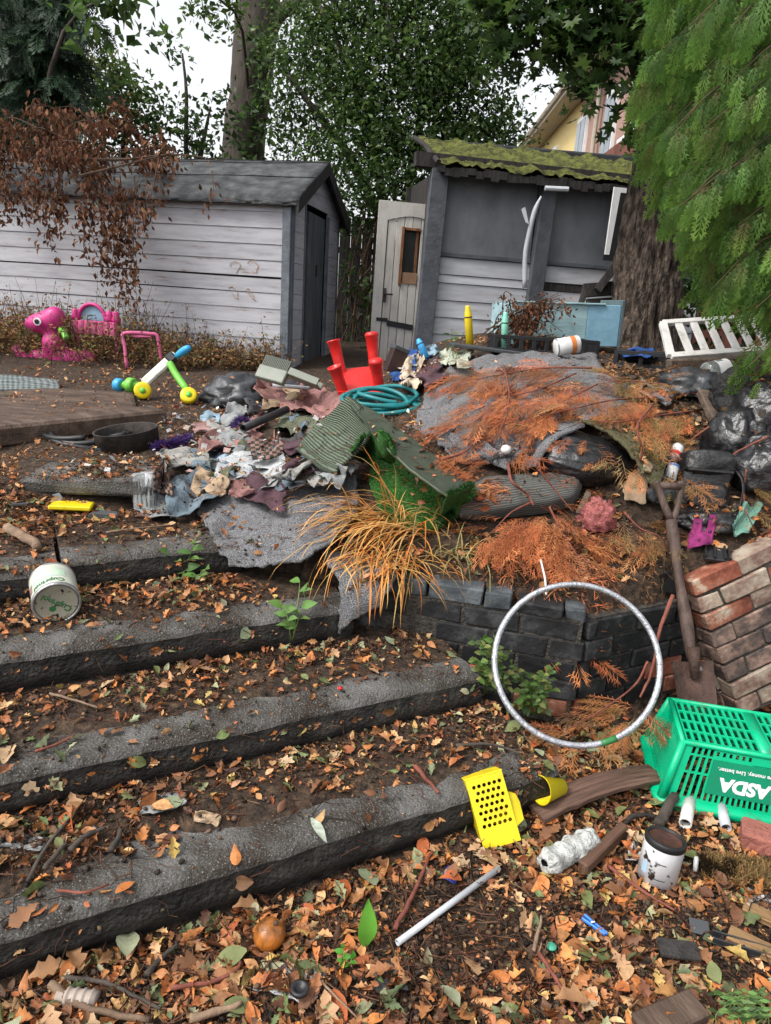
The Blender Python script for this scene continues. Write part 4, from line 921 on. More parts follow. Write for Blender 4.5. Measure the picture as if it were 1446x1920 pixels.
# tied bin bag
def binbag():
    a = at(984, 852, 3.26); b = at(1186, 884, 3.22); ax = (b - a); L = ax.length; t = thing('bin_bag', 'shiny full black bin bag with pleats gathered to its left end', 'bag', a)
    Rm = basis(ax, Vector((0, 0, 1))); n = 160; m_ = 60; vs = []
    for i in range(m_ + 1):
        t_ = i / m_; r_ = .015 + .19 * (math.sin(math.pi * t_ ** .72 * .98) ** .62) if i else .012
        for k in range(n):
            g = 2 * math.pi * k / n; pl = (1 - t_) ** 1.2 * (.045 * nz((math.cos(g), math.sin(g), t_ * .15), 9, 1) + .03 * nz((math.cos(g), math.sin(g), t_ * .2), 18, 2)) + .13 * nz((math.cos(g), math.sin(g), t_ * 2), 1.3, 3) + .03 * (.5 - abs(nz((math.cos(g), math.sin(g), t_ * .8), 5, 6))) + .016 * (.5 - abs(nz((math.cos(g), math.sin(g), t_ * .5), 13, 9)))
            x, z = math.cos(g) * r_ * (1 + pl) * 1.0, math.sin(g) * r_ * (1 + pl) * .68
            vs.append(Rm @ Vector((x, t_ * L * 1.02, z + .015)))
    fs = [(i * n + k, i * n + (k + 1) % n, (i + 1) * n + (k + 1) % n, (i + 1) * n + k) for i in range(m_) for k in range(n)]
    mb = MB(); mb.add(vs, fs); mb.build('bag_body', M_bag, t, True)
    mb = MB(); mb.tube([Rm @ Vector((0, -.05, .02)), Rm @ Vector((.01, -.02, .0)), Rm @ Vector((0, .02, 0))], [.03, .012, .02], 10); mb.build('knot', M_bag, t, True)
    for k, (x, y, z) in enumerate(((-.09, .24, .145), (.0, .36, .16), (.07, .33, .12), (.05, .40, .14))):
        pass
binbag()
# striped cushion
M_stripe = uvmat('striped_cushion_cloth', 'stripesY', (.12, .115, .10), (.035, .04, .042), 1, 13, .95, .3)
cu = sheet('seat_cushion', [[(880, 903, .09), (930, 893, .10), (1000, 888, .10), (1070, 885, .10), (1088, 892, .05)], [(868, 935, .10), (930, 920, .12), (1000, 912, .12), (1075, 905, .12), (1092, 910, .06)], [(862, 965, .07), (920, 955, .10), (1000, 942, .10), (1072, 930, .10), (1088, 925, .05)], [(866, 978, .01), (920, 975, .02), (1000, 965, .02), (1065, 955, .02), (1084, 940, .01)]], M_stripe, 44, 26, .012, 9, .05, seed=31, clear=False, support=True); one(cu, 'dirty grey striped seat cushion below the bin bag', 'cushion')
M_net = mat('red_mesh', [(.3, (.12, .03, .03)), (.5, (.28, .08, .075)), (.8, (.4, .17, .16))], 60, .7, .6, 120)
crumple('net_bag', 'crumpled pink red mesh sack below the striped cushion', 'sack', M_net, hit(1119, 985), (.06, .05, .075), 4, .55, 4, 1.5)
# backpack
q = hit(1325, 950)
bp = thing('backpack', 'black leather backpack with flap lying against the pile beside the spade', 'backpack', q + Vector((0, .06, -.02)), Matrix.Rotation(R(-8), 3, 'Z') @ Matrix.Rotation(R(-12), 3, 'X'))
def softbox(size, seed, amp=.02, sub=10, pw=4.0):
    mb = MB(); n = 28; m_ = 18; vs = []
    for i in range(m_ + 1):
        th_ = math.pi * (i / m_ - .5)
        for k in range(n):
            g = 2 * math.pi * k / n; f_ = lambda c: math.copysign(abs(c) ** (2 / pw), c)
            p = Vector((f_(math.cos(th_)) * f_(math.cos(g)), f_(math.cos(th_)) * f_(math.sin(g)), f_(math.sin(th_))))
            d = 1 + amp * 8 * nz(p, 1.7, seed) + amp * 6 * (.5 - abs(nz(p, 3.5, seed + 2)))
            vs.append(Vector((p.x * size[0] / 2 * d, p.y * size[1] / 2 * d, p.z * size[2] / 2 * d)))
    mb.add(vs, [(i * n + k, i * n + (k + 1) % n, (i + 1) * n + (k + 1) % n, (i + 1) * n + k) for i in range(m_) for k in range(n)]); return mb
softbox((.20, .13, .26), 3, .03).build('body', M_leather, bp, True).location = (0, 0, .11)
o = softbox((.205, .15, .10), 5, .03).build('flap', M_leather, bp, True); o.location = (0, -.012, .20)
o = softbox((.15, .05, .12), 7, .03).build('front_pocket', M_leather, bp, True); o.location = (0, -.07, .05)
MB().tube(catmull([Vector((.08, .02, .22)), Vector((.15, -.04, .14)), Vector((.15, -.05, .02)), Vector((.09, -.03, -.01))], 14), .014, 6, flat=.4).build('strap', M_leather, bp, True)
MB().bbox((0, -.09, .165), (.19, .01, .012), .003).build('trim', M_leather, bp)
# black bags and polythene
crumple('bin_bag', 'slack black bin bag hanging down at the right edge of the heap', 'bag', M_bag, hit(1420, 850) + Vector((.02, 0, .03)), (.16, .15, .20), 7, .5)
crumple('bin_bag', 'crumpled dusty black bag below the white slatted panel', 'bag', M_greybag, hit(1292, 735), (.13, .12, .085), 9, .5)
crumple('bin_bag', 'dusty black polythene folded at the left end of the heap by the shed', 'bag', M_greybag, hit(455, 752), (.22, .2, .13), 12, .5, rotz=.4)
crumple('bin_bag', 'small black bag scrap beside the pink towel', 'bag', M_bag, hit(650, 748), (.10, .06, .03), 15, .5)
crumple('bin_bag', 'black polythene crumpled below the chessboard scrap', 'bag', M_greybag, hit(560, 870), (.10, .09, .06), 16, .6)
crumple('bin_bag', 'torn black bag with shiny folds beneath the boot', 'bag', M_bag, hit(1370, 860), (.10, .12, .15), 18, .55)
for k, (lb, u, v, sz, mt_) in enumerate((('black sack end slumped under the cypress tip at the right edge', 1440, 770, (.16, .14, .12), M_bag), ('slack black sack between the boot and the right edge', 1432, 905, (.13, .12, .14), M_bag), ('flattened dusty black bag below the glass jar', 1345, 725, (.12, .10, .05), M_greybag), ('torn black plastic below the backpack', 1330, 985, (.12, .07, .05), M_bag), ('black plastic bulge left of the backpack', 1225, 930, (.07, .07, .06), M_greybag), ('black bag showing under the folded ribbed mat', 575, 858, (.13, .12, .08), M_greybag))): crumple('bin_bag', lb, 'bag', mt_, hit(u, v), sz, 60 + k, .5)
scrap('polythene', 'dark grey polythene trailing in front of the grille', 'plastic sheet', M_greybag, 520, 745, 130, 50, -12, .05, .04, 33, fold=.04)
# boot
bt = thing('boot', 'black knobbly boot lying sole up near the jar at the right', 'boot', at(1385, 775, 3.55), basis(at(1430, 815, 3.45) - at(1340, 725, 3.7), Vector((0, 0, 1))))
M_boot = mat('scuffed_black_rubber', [(.3, (.006, .006, .006)), (.6, (.018, .018, .018)), (.8, (.06, .06, .06))], 30, .7, .9, 60, dist=.015)
softbox((.12, .34, .10), 11, .03, pw=3).build('sole', M_boot, bt, True); o = softbox((.11, .14, .16), 13, .03, pw=3).build('shaft', M_boot, bt, True); o.location = (0, -.13, .06)
# spade
M_shaft = mat('dark_worn_ash', [(.3, (.035, .022, .017)), (.6, (.09, .06, .048)), (.8, (.15, .11, .09))], 9, .6, .3, 30, stretch=(3, 3, .4))
M_blade = mat('rusty_blade', [(.3, (.03, .018, .014)), (.6, (.08, .045, .035)), (.8, (.12, .07, .05))], 14, .8, .5, 50, speck=((.62, .6, .57), 7, .66))
gt = at(1258, 975, 2.83); sp0 = at(1296, 1235, 2.52)
sp = thing('garden_spade', 'old wooden handled spade with broken D grip leaning on the brick wall', 'spade', at(1300, 1310, 2.42))
MB().tube(catmull([gt, at(1266, 1030, 2.77), at(1274, 1090, 2.70), at(1288, 1170, 2.60), sp0], 22), [.021 + .004 * math.sin(i * .5) for i in range(22)], 14).build('shaft', M_shaft, sp, True, True)
MB().tube(catmull([gt, at(1245, 945, 2.86), at(1234, 912, 2.88), at(1232, 902, 2.885)], 10), .015, 10).build('grip_arm', M_shaft, sp, True, True)
MB().tube(catmull([gt + Vector((.01, 0, 0)), at(1271, 950, 2.86), at(1277, 918, 2.88), at(1276, 902, 2.885)], 10), .013, 10).build('grip_arm', M_shaft, sp, True, True)
MB().tube([at(1236, 910, 2.88), at(1276, 912, 2.88)], .016, 10).build('grip', M_shaft, sp, True, True)
a, b, c, d = at(1258, 1240, 2.50), at(1336, 1238, 2.54), at(1345, 1330, 2.40), at(1275, 1335, 2.38); nrm = (b - a).cross(d - a).normalized()
mb = MB(); vs = []; 
for i in range(7):
    for j in range(7): s_, t_ = i / 6, j / 6; vs.append(a.lerp(b, s_).lerp(d.lerp(c, s_), t_) + nrm * .02 * math.sin(math.pi * s_))
for q_ in list(vs): vs.append(q_ + nrm * -.004)
fs = [(i * 7 + j, i * 7 + j + 1, (i + 1) * 7 + j + 1, (i + 1) * 7 + j) for i in range(6) for j in range(6)]; fs += [tuple(x + 49 for x in f[::-1]) for f in fs]
mb.add(vs, fs); mb.build('blade', M_blade, sp, True, True)
MB().tube([sp0 + Vector((0, 0, .05)), a.lerp(b, .5) + (d - a) * .35], [.024, .016], 10).build('socket', M_blade, sp, True, True)

# ------------------------------------------------------------------ heap top: cabinet, crates, crayons, slatted panel
M_mint = mat('pale_mint_blue_paint', [(.3, (.22, .34, .38)), (.6, (.32, .47, .50)), (.8, (.38, .53, .56))], 6, .6, .2, 30, stretch=(.5, 1, 2)); M_sky = mat('sky_blue_paint', [(.3, (.16, .32, .42)), (.7, (.25, .44, .56))], 6, .6, .2); M_tealgrey = mat('dull_teal_paint', [(.3, (.06, .09, .10)), (.7, (.12, .17, .18))], 6, .7, .2)
c0 = at(950, 640, 5.45); cx = (at(1152, 650, 5.55) - c0); cx.z = -.012; cx.normalize()
cab = thing('blue_cabinet', 'pale blue open wooden cabinet lying on its back by the tree trunk', 'cabinet', (c0.x, c0.y, c0.z - .02), basis(Vector((-cx.y, cx.x, 0)), Vector((0, 0, 1))) @ Matrix.Rotation(R(-2.0), 3, 'Y'))
# local x right, y back, z up
W_, D_, H_ = .86, .42, .30
MB().bbox((W_ * .35, .01, H_ / 2), (W_ * .70, .02, H_), .003).build('front_panel', M_mint, cab); MB().bbox((W_ * .85, .0105, H_ / 2), (W_ * .30 - .004, .02, H_), .003).build('front_panel', M_sky, cab)
MB().bbox((W_ + .012, D_ / 2, H_ / 2 + .015), (.022, D_ + .01, H_ + .05), .003).build('end_panel', M_tealgrey, cab); MB().bbox((-.012, D_ / 2, H_ / 2 - .01), (.022, D_, H_), .003).build('end_panel', M_mint, cab)
MB().bbox((W_ / 2, D_ - .01, H_ / 2), (W_ - .004, .018, H_ + .01), .003).build('back_panel', M_mint, cab); MB().bbox((W_ / 2, D_ / 2, .015), (W_ - .01, D_ - .05, .02), .003).build('base', M_tealgrey, cab); MB().bbox((W_ * .45, .0, H_ + .006), (W_ * .8, .03, .012), .002).build('edge_strip', M_mint, cab)
M_blkpl = plastic('black_plastic', (.016, .017, .019), .45)
def crate(label, a, b, h, dep, ns):
    d = b - a; L = Vector((d.x, d.y, 0)).length; t = thing('plastic_crate', label, 'crate', a, Matrix.Rotation(math.atan2(d.y, d.x), 3, 'Z')); m = MB()
    m.bbox((L / 2, 0, .02), (L, .014, .04), .003); m.bbox((L / 2, 0, h - .014), (L, .016, .028), .003)
    for k in range(ns + 1): m.bbox((L * k / ns, 0, h / 2), (.03, .0145, h - .004), .003)
    m.build('front', M_blkpl, t); MB().bbox((L / 2, dep, h / 2), (L, .012, h), .003).build('back', M_blkpl, t); MB().box((L / 2, dep / 2, .008), (L - .01, dep - .02, .01)).build('base', M_blkpl, t)
    for x in (0, L): MB().bbox((x, dep / 2, h / 2), (.0135, dep - .02, h - .006), .003).build('side', M_blkpl, t)
crate('slotted black plastic crate in front of the blue cabinet', at(928, 662, 5.15), at(1118, 668, 5.2), .13, .3, 8)
crate('low black plastic tray right of the blue cabinet', at(1152, 690, 4.9), at(1248, 692, 4.8), .12, .25, 2)
M_slate = mat('dark_table_top', [(.3, (.03, .032, .034)), (.7, (.06, .064, .068))], 12, .7, .2)
o = MB().bbox((0, 0, 0), (.60, .3, .022), .004).build('table_top', M_slate); o.location = at(925, 656, 5.1); o.rotation_euler = (0, R(3.5), R(2)); one(o, 'dark flat board lying across the heap top under the yellow crayon', 'board')
M_tinw = mat('tin_label_white', [(.3, (.5, .5, .5)), (.7, (.62, .62, .61))], 12, .5, .1); M_orange = plastic('orange_print', (.5, .16, .04)); M_steel = mat('dull_steel', [(.3, (.25, .25, .25)), (.7, (.45, .45, .44))], 20, .45, .15, metal=.85); M_bluep = plastic('blue_print', (.06, .2, .5)); M_greenp = plastic('green_print', (.03, .16, .05))
def lying_can(name, label, cat, p, axis, r, h, body, band=None, end=None):
    t = thing(name, label, cat, p, zb(axis))
    MB().lathe([(0, 0), (r * .93, 0), (r, .004), (r, h - .004), (r * .93, h), (0, h - .006)], 28).build('body', body, t, True)
    for z in (.004, h - .004): m = MB(); m.lathe([(r * .94, z - .004), (r * 1.02, z - .003), (r * 1.02, z + .003), (r * .94, z + .004)], 28); m.build('rim', end or M_steel, t, True)
    if band: 
        z0, z1, bm_ = band; MB().lathe([(r + .0015, z0), (r + .0015, z1)], 28).build('label_band', bm_, t, True)
    return t
ax = at(1085, 645, 4.62) - at(1043, 652, 4.6); t = lying_can('food_tin', 'white labelled tin lying on top of the heap before the blue cabinet', 'tin', at(1042, 652, 4.6), ax, .055, .15, M_tinw, (.09, .12, M_orange))
# crayons: fat toy crayons
def crayon(label, c, a, b, r, txt=None):
    m_ = plastic('crayon_plastic', c, .35); ax = b - a; L = ax.length; t = thing('giant_crayon', label, 'crayon', a, zb(ax)); z = L * .78
    MB().lathe([(0, 0), (r, 0), (r, z)], 20).build('barrel', m_, t, True); MB().lathe([(r * 1.03, z - .012), (r * 1.03, z - .004)], 20).build('ring', M_blackp, t, True)
    MB().lathe([(r * 1.0, z), (r * .98, z + .008), (r * .62, L * .96), (r * .55, L), (0, L)], 20).build('tip', m_, t, True)
    if txt:
        V_, F_ = text_geo(txt, r * 1.25, .0006)
        mb = MB(); vs = []
        for p in V_:
            g = -math.pi / 2 + (p.y) / r; vs.append(Vector((math.cos(g) * (r + .0012), math.sin(g) * (r + .0012), z * .38 + p.x)))
        mb.add(vs, F_); mb.build('lettering', M_blackp, t)
    return t
crayon('tall yellow toy crayon standing in front of the mossy shed', (.75, .55, .02), at(882, 662, 5.3), at(877, 573, 5.3), .028)
crayon('mint green toy crayon standing beside the blue cabinet', (.25, .62, .48), at(945, 668, 5.2), at(948, 585, 5.2), .025, 'CRAYON')
crayon('blue toy crayon leaning by the shed post', (.05, .35, .75), at(800, 672, 5.3), at(784, 636, 5.35), .025)
# white slatted panel
M_wpaint = mat('dirty_white_paint', [(.3, (.32, .30, .27)), (.45, (.52, .51, .48)), (.8, (.62, .61, .59))], 9, .65, .2, 40, speck=((.06, .05, .04), 30, .74))
a = at(1243, 606, 5.05); b = at(1480, 590, 5.2); d = at(1258, 668, 4.72); ux = (b - a).normalized(); L = (b - a).length; dn = d - a; nn = ux.cross(dn).normalized()
sp_ = thing('slatted_panel', 'white slatted wooden cot side lying on the heap under the cypress', 'panel', a)
def bar(p, q, wdt, th, name):
    dd = (q - p); rot = basis(dd, nn); MB().bbox(p.lerp(q, .5), (wdt, dd.length, th), .003, rot).build(name, M_wpaint, sp_, world=True)
bar(a, b, .045, .03, 'rail'); bar(d, d + ux * L, .05, .03, 'rail'); bar(a, d, .05, .032, 'stile')
for k in range(1, 11): bar(a + ux * (L * k / 8.6), d + ux * (L * (k / 8.6) + .03), .052, .016, 'slat')
M_plank = mat('grey_brown_timber', [(.3, (.04, .03, .022)), (.6, (.11, .08, .06)), (.8, (.17, .13, .10))], 6, .9, .5, 30, stretch=(.6, 3, 3))
def plank(label, a, b, w_, th, mt, up=Vector((0, 0, 1)), name='wood_plank', cat='plank', warp=0.0):
    dd = b - a; t = thing(name, label, cat, a.lerp(b, .5), basis(dd.cross(up) * -1 if False else dd, up)); m = MB()
    if warp:
        n = 12; vs = []
        for i in range(n + 1):
            y = (i / n - .5) * dd.length; z = warp * (1 - (2 * i / n - 1) ** 2) + random.uniform(-.001, .001); e = random.uniform(-.003, .003)
            vs += [(-w_ / 2 + e, y, z), (w_ / 2 + e, y, z), (w_ / 2 + e, y, z - th), (-w_ / 2 + e, y, z - th)]
        fs = [(i * 4 + k, (i + 1) * 4 + k, (i + 1) * 4 + (k + 1) % 4, i * 4 + (k + 1) % 4) for i in range(n) for k in range(4)] + [(0, 1, 2, 3), (n * 4 + 3, n * 4 + 2, n * 4 + 1, n * 4)]
        m.add(vs, fs)
    else: m.bbox((0, 0, 0), (w_, dd.length, th), min(w_, th) * .15, jit=min(w_, th) * .06)
    m.build('board', mt, t, support=False); return t
plank('long weathered timber under the white slatted panel', at(1252, 690, 4.5), at(1500, 680, 4.6), .06, .10, M_plank)
plank('dark wooden stake standing in the pile by the boot', at(1318, 735, 3.75), at(1362, 828, 3.45), .06, .04, M_plank)
plank('short timber offcut under the striped cushion', hit(1085, 965, .03), hit(1105, 925, .05), .03, .03, M_plank)
dk = thing('broken_chair', 'dark broken wooden chair frame leaning against the mossy shed by the trunk', 'chair', at(1120, 580, 6.6))
for (p_, q_, w_) in (((1088, 575), (1098, 540), .05), ((1150, 570), (1165, 535), .05), ((1095, 545), (1155, 540), .12), ((1100, 565), (1150, 562), .04), ((1120, 545), (1160, 490), .07)):
    a_, b_ = at(p_[0], p_[1], 6.6), at(q_[0], q_[1], 6.75); MB().bbox(a_.lerp(b_, .5), (w_, (b_ - a_).length, .03), .004, basis(b_ - a_, Vector((0, -1, .2)))).build('rail', M_dark, dk, world=True)
plank('thin blue grey slat leaning on the tree trunk', at(1148, 545, 6.9), at(1172, 478, 7.2), .06, .015, M_tealgrey, Vector((0, -1, .3)))
# jar
jt = at(1322, 700, 4.15); ax = at(1376, 690, 4.2) - jt
M_jar = mat('jar_glass', [(.3, (.35, .38, .36)), (.7, (.5, .53, .5))], 9, .08, 0, trans=.75, spec=.5)
t = thing('glass_jar', 'glass jar with striped white label lying near the boot', 'jar', jt, zb(ax)); r = .062
MB().lathe([(0, .0), (r * .9, .002), (r, .015), (r, .13), (r * .8, .155), (r * .75, .175)], 28).build('glass', M_jar, t, True)
MB().lathe([(r + .001, .055), (r + .001, .135)], 28).build('label', M_tinw, t, True)
m = MB()
for k in range(9):
    g = 2.2 + k * .16; m.add([(math.cos(g + e) * (r + .002), math.sin(g + e) * (r + .002), z) for z in (.062, .10) for e in (0, .07)], [(0, 1, 3, 2)])
m.build('barcode', M_blackp, t)
o = crumple('foam_cup', 'broken white foam cup on the dead sprays', 'cup', M_tinw, hit(1290, 738), (.04, .035, .04), 21, .4, 3, .9)
# red stool upside down
M_red = plastic('red_plastic', (.55, .018, .016), .36)
tops = [at(625, 638, 4.86), at(697, 628, 4.90), at(705, 678, 4.55), at(627, 687, 4.52)]; bases = [at(641, 700, 4.84), at(702, 694, 4.88), at(711, 733, 4.58), at(643, 733, 4.55)]
stl = thing('red_stool', 'upturned red plastic stool with four tapered legs in the air', 'stool', (bases[0] + bases[2]) / 2)
ct = sum(bases, Vector()) / 4; nrm = (bases[1] - bases[0]).cross(bases[3] - bases[0]).normalized(); nrm = nrm if nrm.z > 0 else -nrm
MB().poly([ct + (p - ct) * 1.28 + nrm * .012 for p in bases][::1], nrm, -.02).build('seat', M_red, stl, world=True)
for i, (a, b) in enumerate(zip(tops, bases)):
    ax = a - b; M4 = Matrix.Translation(b) @ basis(ax.orthogonal(), ax).to_4x4(); L = ax.length
    pr_ = [(.034, 0), (.036, L * .5), (.044, L - .012), (.047, L - .01), (.047, L)] + ([(.040, L), (.036, L - .05), (0, L - .055)] if i in (0, 3) else [(.043, L + .012), (.03, L + .02), (0, L + .02)])
    MB().lathe(pr_, 24, M4).build('leg', M_red, stl, True, True)
# hoses
M_teal = plastic('teal_hose_rubber', (.012, .17, .18), .35)
def hose(label, name, u, v, ru, rv, loops, r, mt, lift, seed, slope=.3):
    rs_ = random.Random(seed); c = hit(u, v); pts = []; n = 26
    k = c.y / FPX
    for l in range(loops):
        f_ = rs_.uniform(.72, 1.05); ox, oy = rs_.uniform(-.04, .04), rs_.uniform(-.04, .04)
        for i in range(n):
            g = 2 * math.pi * i / n; x = c.x + ox + ru * f_ * math.cos(g); yy = c.y + oy + rv * f_ * math.sin(g); pts.append(Vector((x, yy, c.z + (yy - c.y) * slope + lift + r + .012 * l + .012 * math.sin(g * 2 + l))))
    q = catmull(pts[:-4], loops * 60); o = MB().tube(q, r, 8).build(name, mt, None, True); return one(o, label, 'hose')
hose('coil of teal garden hose beside the red stool', 'garden_hose', 714, 778, .21, .13, 7, .013, M_teal, .03, 5)
hose('coil of black rubber hose lying by the metal ring', 'rubber_hose', 165, 828, .23, .22, 4, .015, M_blkpl, .01, 6, .05)
rebuild()
# ------------------------------------------------------------------ toys by the shed
M_pink = plastic('magenta_plastic', (.52, .035, .20), .4); M_pink2 = plastic('faded_pink_plastic', (.60, .12, .26), .45); M_green = plastic('lime_plastic', (.16, .5, .06), .4); M_yel = plastic('yellow_plastic', (.72, .56, .01), .38); M_cyan = plastic('sky_blue_plastic', (.04, .32, .6), .35)
def mball(parts, name, mt, parent, sub=24):
    """one smooth skin over several overlapping ellipsoids given as (centre, radii, rotation)"""
    mb = bpy.data.metaballs.new(name); ob = bpy.data.objects.new(name, mb); COL.objects.link(ob); mb.resolution = .02; mb.threshold = .5
    for (c, r_, rt) in parts:
        e = mb.elements.new(type='ELLIPSOID'); e.co = c; e.size_x, e.size_y, e.size_z = r_; e.radius = 1.35; e.rotation = (rt or Euler((0, 0, 0))).to_quaternion()
    dg = bpy.context.evaluated_depsgraph_get(); dg.update(); me = ob.evaluated_get(dg).to_mesh(); V_ = [tuple(v.co) for v in me.vertices]; F_ = [tuple(p.vertices) for p in me.polygons]
    ob.evaluated_get(dg).to_mesh_clear(); bpy.data.objects.remove(ob); bpy.data.metaballs.remove(mb)
    m = MB(); m.add(V_, F_); return m.build(name, mt, parent, True)
q = at(100, 690, 6.9); dn_ = thing('toy_dinosaur', 'pink plastic ride-on dinosaur half hidden in the dry weeds', 'toy', (q.x, q.y, .86))
mball([((-.02, 0, .36), (.17, .12, .12), None), ((-.14, 0, .33), (.12, .10, .09), None), ((.05, 0, .42), (.10, .10, .10), None), ((.02, 0, .16), (.13, .12, .14), None), ((.12, .02, .02), (.24, .13, .13), None), ((.33, .03, -.0), (.10, .08, .14), None), ((-.14, 0, .02), (.10, .09, .09), None)], 'body', M_pink, dn_)
MB().lathe([(0, .0), (.035, 0), (.035, .012), (0, .014)], 20, Matrix.Translation((-.06, -.12, .36)) @ Matrix.Rotation(R(90), 4, 'X')).build('eye', M_whitep, dn_); MB().lathe([(0, .0), (.022, 0), (.022, .006), (0, .008)], 20, Matrix.Translation((-.062, -.133, .36)) @ Matrix.Rotation(R(90), 4, 'X')).build('pupil', M_blackp, dn_)
MB().tube(catmull([Vector((.1, -.02, .30)), Vector((.17, -.1, .27)), Vector((.21, -.14, .22))], 8), .028, 10).build('handle', M_green, dn_, True)
MB().tube(catmull([Vector((-.34, -.03, .10)), Vector((-.2, -.06, -.02)), Vector((-.02, -.08, -.10)), Vector((.2, -.05, -.08))], 14), .045, 10).build('rocker', M_pink, dn_, True)
q = at(183, 640, 7.05); pv = thing('toy_vanity', 'pink plastic toy vanity with mirror and frilled edge against the shed', 'toy', (q.x, q.y, .92), Matrix.Rotation(R(-8), 3, 'Z'))
z0 = at(183, 615, 7.05).z - .92
m = MB()
for k in range(7): m.lathe([(.037, -.06), (.040, 0), (.034, .06)], 12, Matrix.Translation((-.2 + k * .066, -.03, z0)))
m.build('frill', M_pink2, pv, True); MB().bbox((0, .0, z0 + .05), (.46, .1, .03), .008).build('shelf', M_pink, pv)
arc = [Vector((.14 * math.cos(a) - .04, -.01, z0 + .07 + .15 * math.sin(a))) for a in np.linspace(math.pi, 0, 18)]
MB().tube(arc, .018, 8).build('mirror_frame', M_pink, pv, True); MB().poly([(p.x, 0, p.z) for p in arc], (0, 1, 0), .006).build('mirror', mat('blue_mirror', [(.3, (.10, .18, .26)), (.7, (.25, .38, .48))], 9, .15, 0, spec=.6), pv)
for x in (-.21, .14, .21): MB().lathe([(0, 0), (.035, .01), (.045, .04), (.03, .075), (.036, .10), (0, .125)], 14, Matrix.Translation((x, -.01, z0 + .05))).build('finial', M_pink, pv, True)
for x in (-.19, .2): MB().tube([(x, 0, z0), (x * 1.03, -.02, -.1)], .02, 8).build('leg', M_pink2, pv, True)
pf = thing('toy_table', 'pink tubular toy table frame standing in the weeds', 'toy', at(265, 690, 6.7))
MB().tube(catmull([at(238, 690, 6.6), at(234, 650, 6.62), at(230, 628, 6.64), at(245, 624, 6.65), at(280, 626, 6.7), at(294, 629, 6.72), at(299, 650, 6.72), at(305, 690, 6.72)], 40), .017, 8).build('tube', M_pink2, pf, True, True)
MB().tube([at(247, 630, 6.66), at(283, 632, 6.68)], .010, 6).build('brace', M_pink2, pf, True, True)
# toy tricycle/scooter
sc_ = thing('toy_tricycle', 'small tipped over toy tricycle in white lime and yellow', 'tricycle', at(310, 745, 5.28))
def wheel(u, v, y, r, axd, mt, hub):
    p = at(u, v, y); M4 = Matrix.Translation(p) @ zb(axd).to_4x4(); MB().lathe([(r * .35, -.025), (r * .85, -.03), (r, -.018), (r, .018), (r * .85, .03), (r * .35, .025), (0, .024)], 24, M4).build('wheel', mt, sc_, True, True); MB().lathe([(0, -.034), (r * .35, -.034), (r * .35, .034), (0, .034)], 16, M4).build('hub', hub, sc_, True, True)
wheel(268, 732, 5.18, .062, Vector((.25, -1, .1)), M_yel, M_green); wheel(354, 742, 5.13, .06, Vector((.2, -.8, .5)), M_yel, M_green); wheel(246, 722, 5.33, .055, Vector((1, -.3, 0)), M_green, M_red); wheel(223, 722, 5.33, .05, Vector((1, -.3, 0)), M_cyan, M_green)
MB().tube([at(215, 722, 5.33), at(262, 723, 5.33)], .03, 10).build('axle', M_green, sc_, True, True)
a_, b_ = at(270, 720, 5.20), at(330, 665, 5.33); MB().bbox(a_.lerp(b_, .5), (.07, (b_ - a_).length, .05), .012, basis(b_ - a_, Vector((0, -1, .4)))).build('body', M_wpaint, sc_, world=True)
MB().bbox(a_.lerp(b_, .86), (.075, .07, .07), .012, basis(b_ - a_, Vector((0, -1, .4)))).build('headset', M_blkpl, sc_, world=True)
MB().tube(catmull([at(331, 668, 5.30), at(345, 658, 5.28), at(356, 651, 5.26)], 6), [.02, .026, .03, .03, .026, .018], 10).build('handle_grip', M_cyan, sc_, True, True)
MB().tube(catmull([at(318, 680, 5.28), at(330, 702, 5.24), at(352, 733, 5.16)], 8), .026, 10).build('fork', M_green, sc_, True, True)
# ------------------------------------------------------------------ upper terrace things
M_sleeper = mat('wet_brown_timber', [(.3, (.03, .02, .015)), (.55, (.085, .055, .04)), (.8, (.16, .12, .095))], 5, .75, .4, 30, stretch=(.7, 3, 3))
a, b = hit(-70, 822, .03), hit(300, 780, .03)
plank('long wet brown sleeper edging the upper terrace', a, b, .20, .11, M_sleeper, name='timber_sleeper', cat='sleeper')
o = sheet('wet_board', [[(-20, 735, .03), (100, 728, .03), (250, 735, .03)], [(-20, 770, .03), (100, 765, .03), (255, 760, .03)], [(-20, 800, .025), (100, 790, .025), (250, 775, .025)]], M_sleeper, 30, 20, .006, 5, .015, seed=41, support=True); one(o, 'warped brown board lying in front of the dry weeds', 'board')
M_plaid = uvmat('grey_plaid_cloth', 'plaid', (.22, .24, .23), (.03, .045, .05), 9, 4, .95, 0)
o = sheet('plaid_cushion', [[(-30, 704, .05), (30, 704, .05), (105, 712, .04)], [(-30, 716, .05), (30, 716, .05), (112, 722, .03)], [(-30, 730, .02), (30, 730, .02), (110, 733, .01)]], M_plaid, 30, 14, .01, 10, .03, seed=43, clear=False); one(o, 'grey plaid cushion lying at the left edge below the pink dinosaur', 'cushion')
# metal ring
M_rustm = mat('blackened_steel', [(.3, (.02, .017, .015)), (.6, (.05, .043, .038)), (.8, (.09, .07, .055))], 12, .75, .4, metal=.3)
c = hit(237, 838); rg = MB(); r = .165; rg.lathe([(r - .006, 0), (r, 0), (r + .004, .10), (r + .007, .104), (r - .002, .104), (r - .006, .10), (r - .006, 0)], 48); o = rg.build('steel_ring', M_rustm, None, True); o.location = c + Vector((0, .04, -.01)); o.rotation_euler = (R(4), R(-7), 0); one(o, 'round black steel ring standing on the terrace beside the black hose', 'ring')
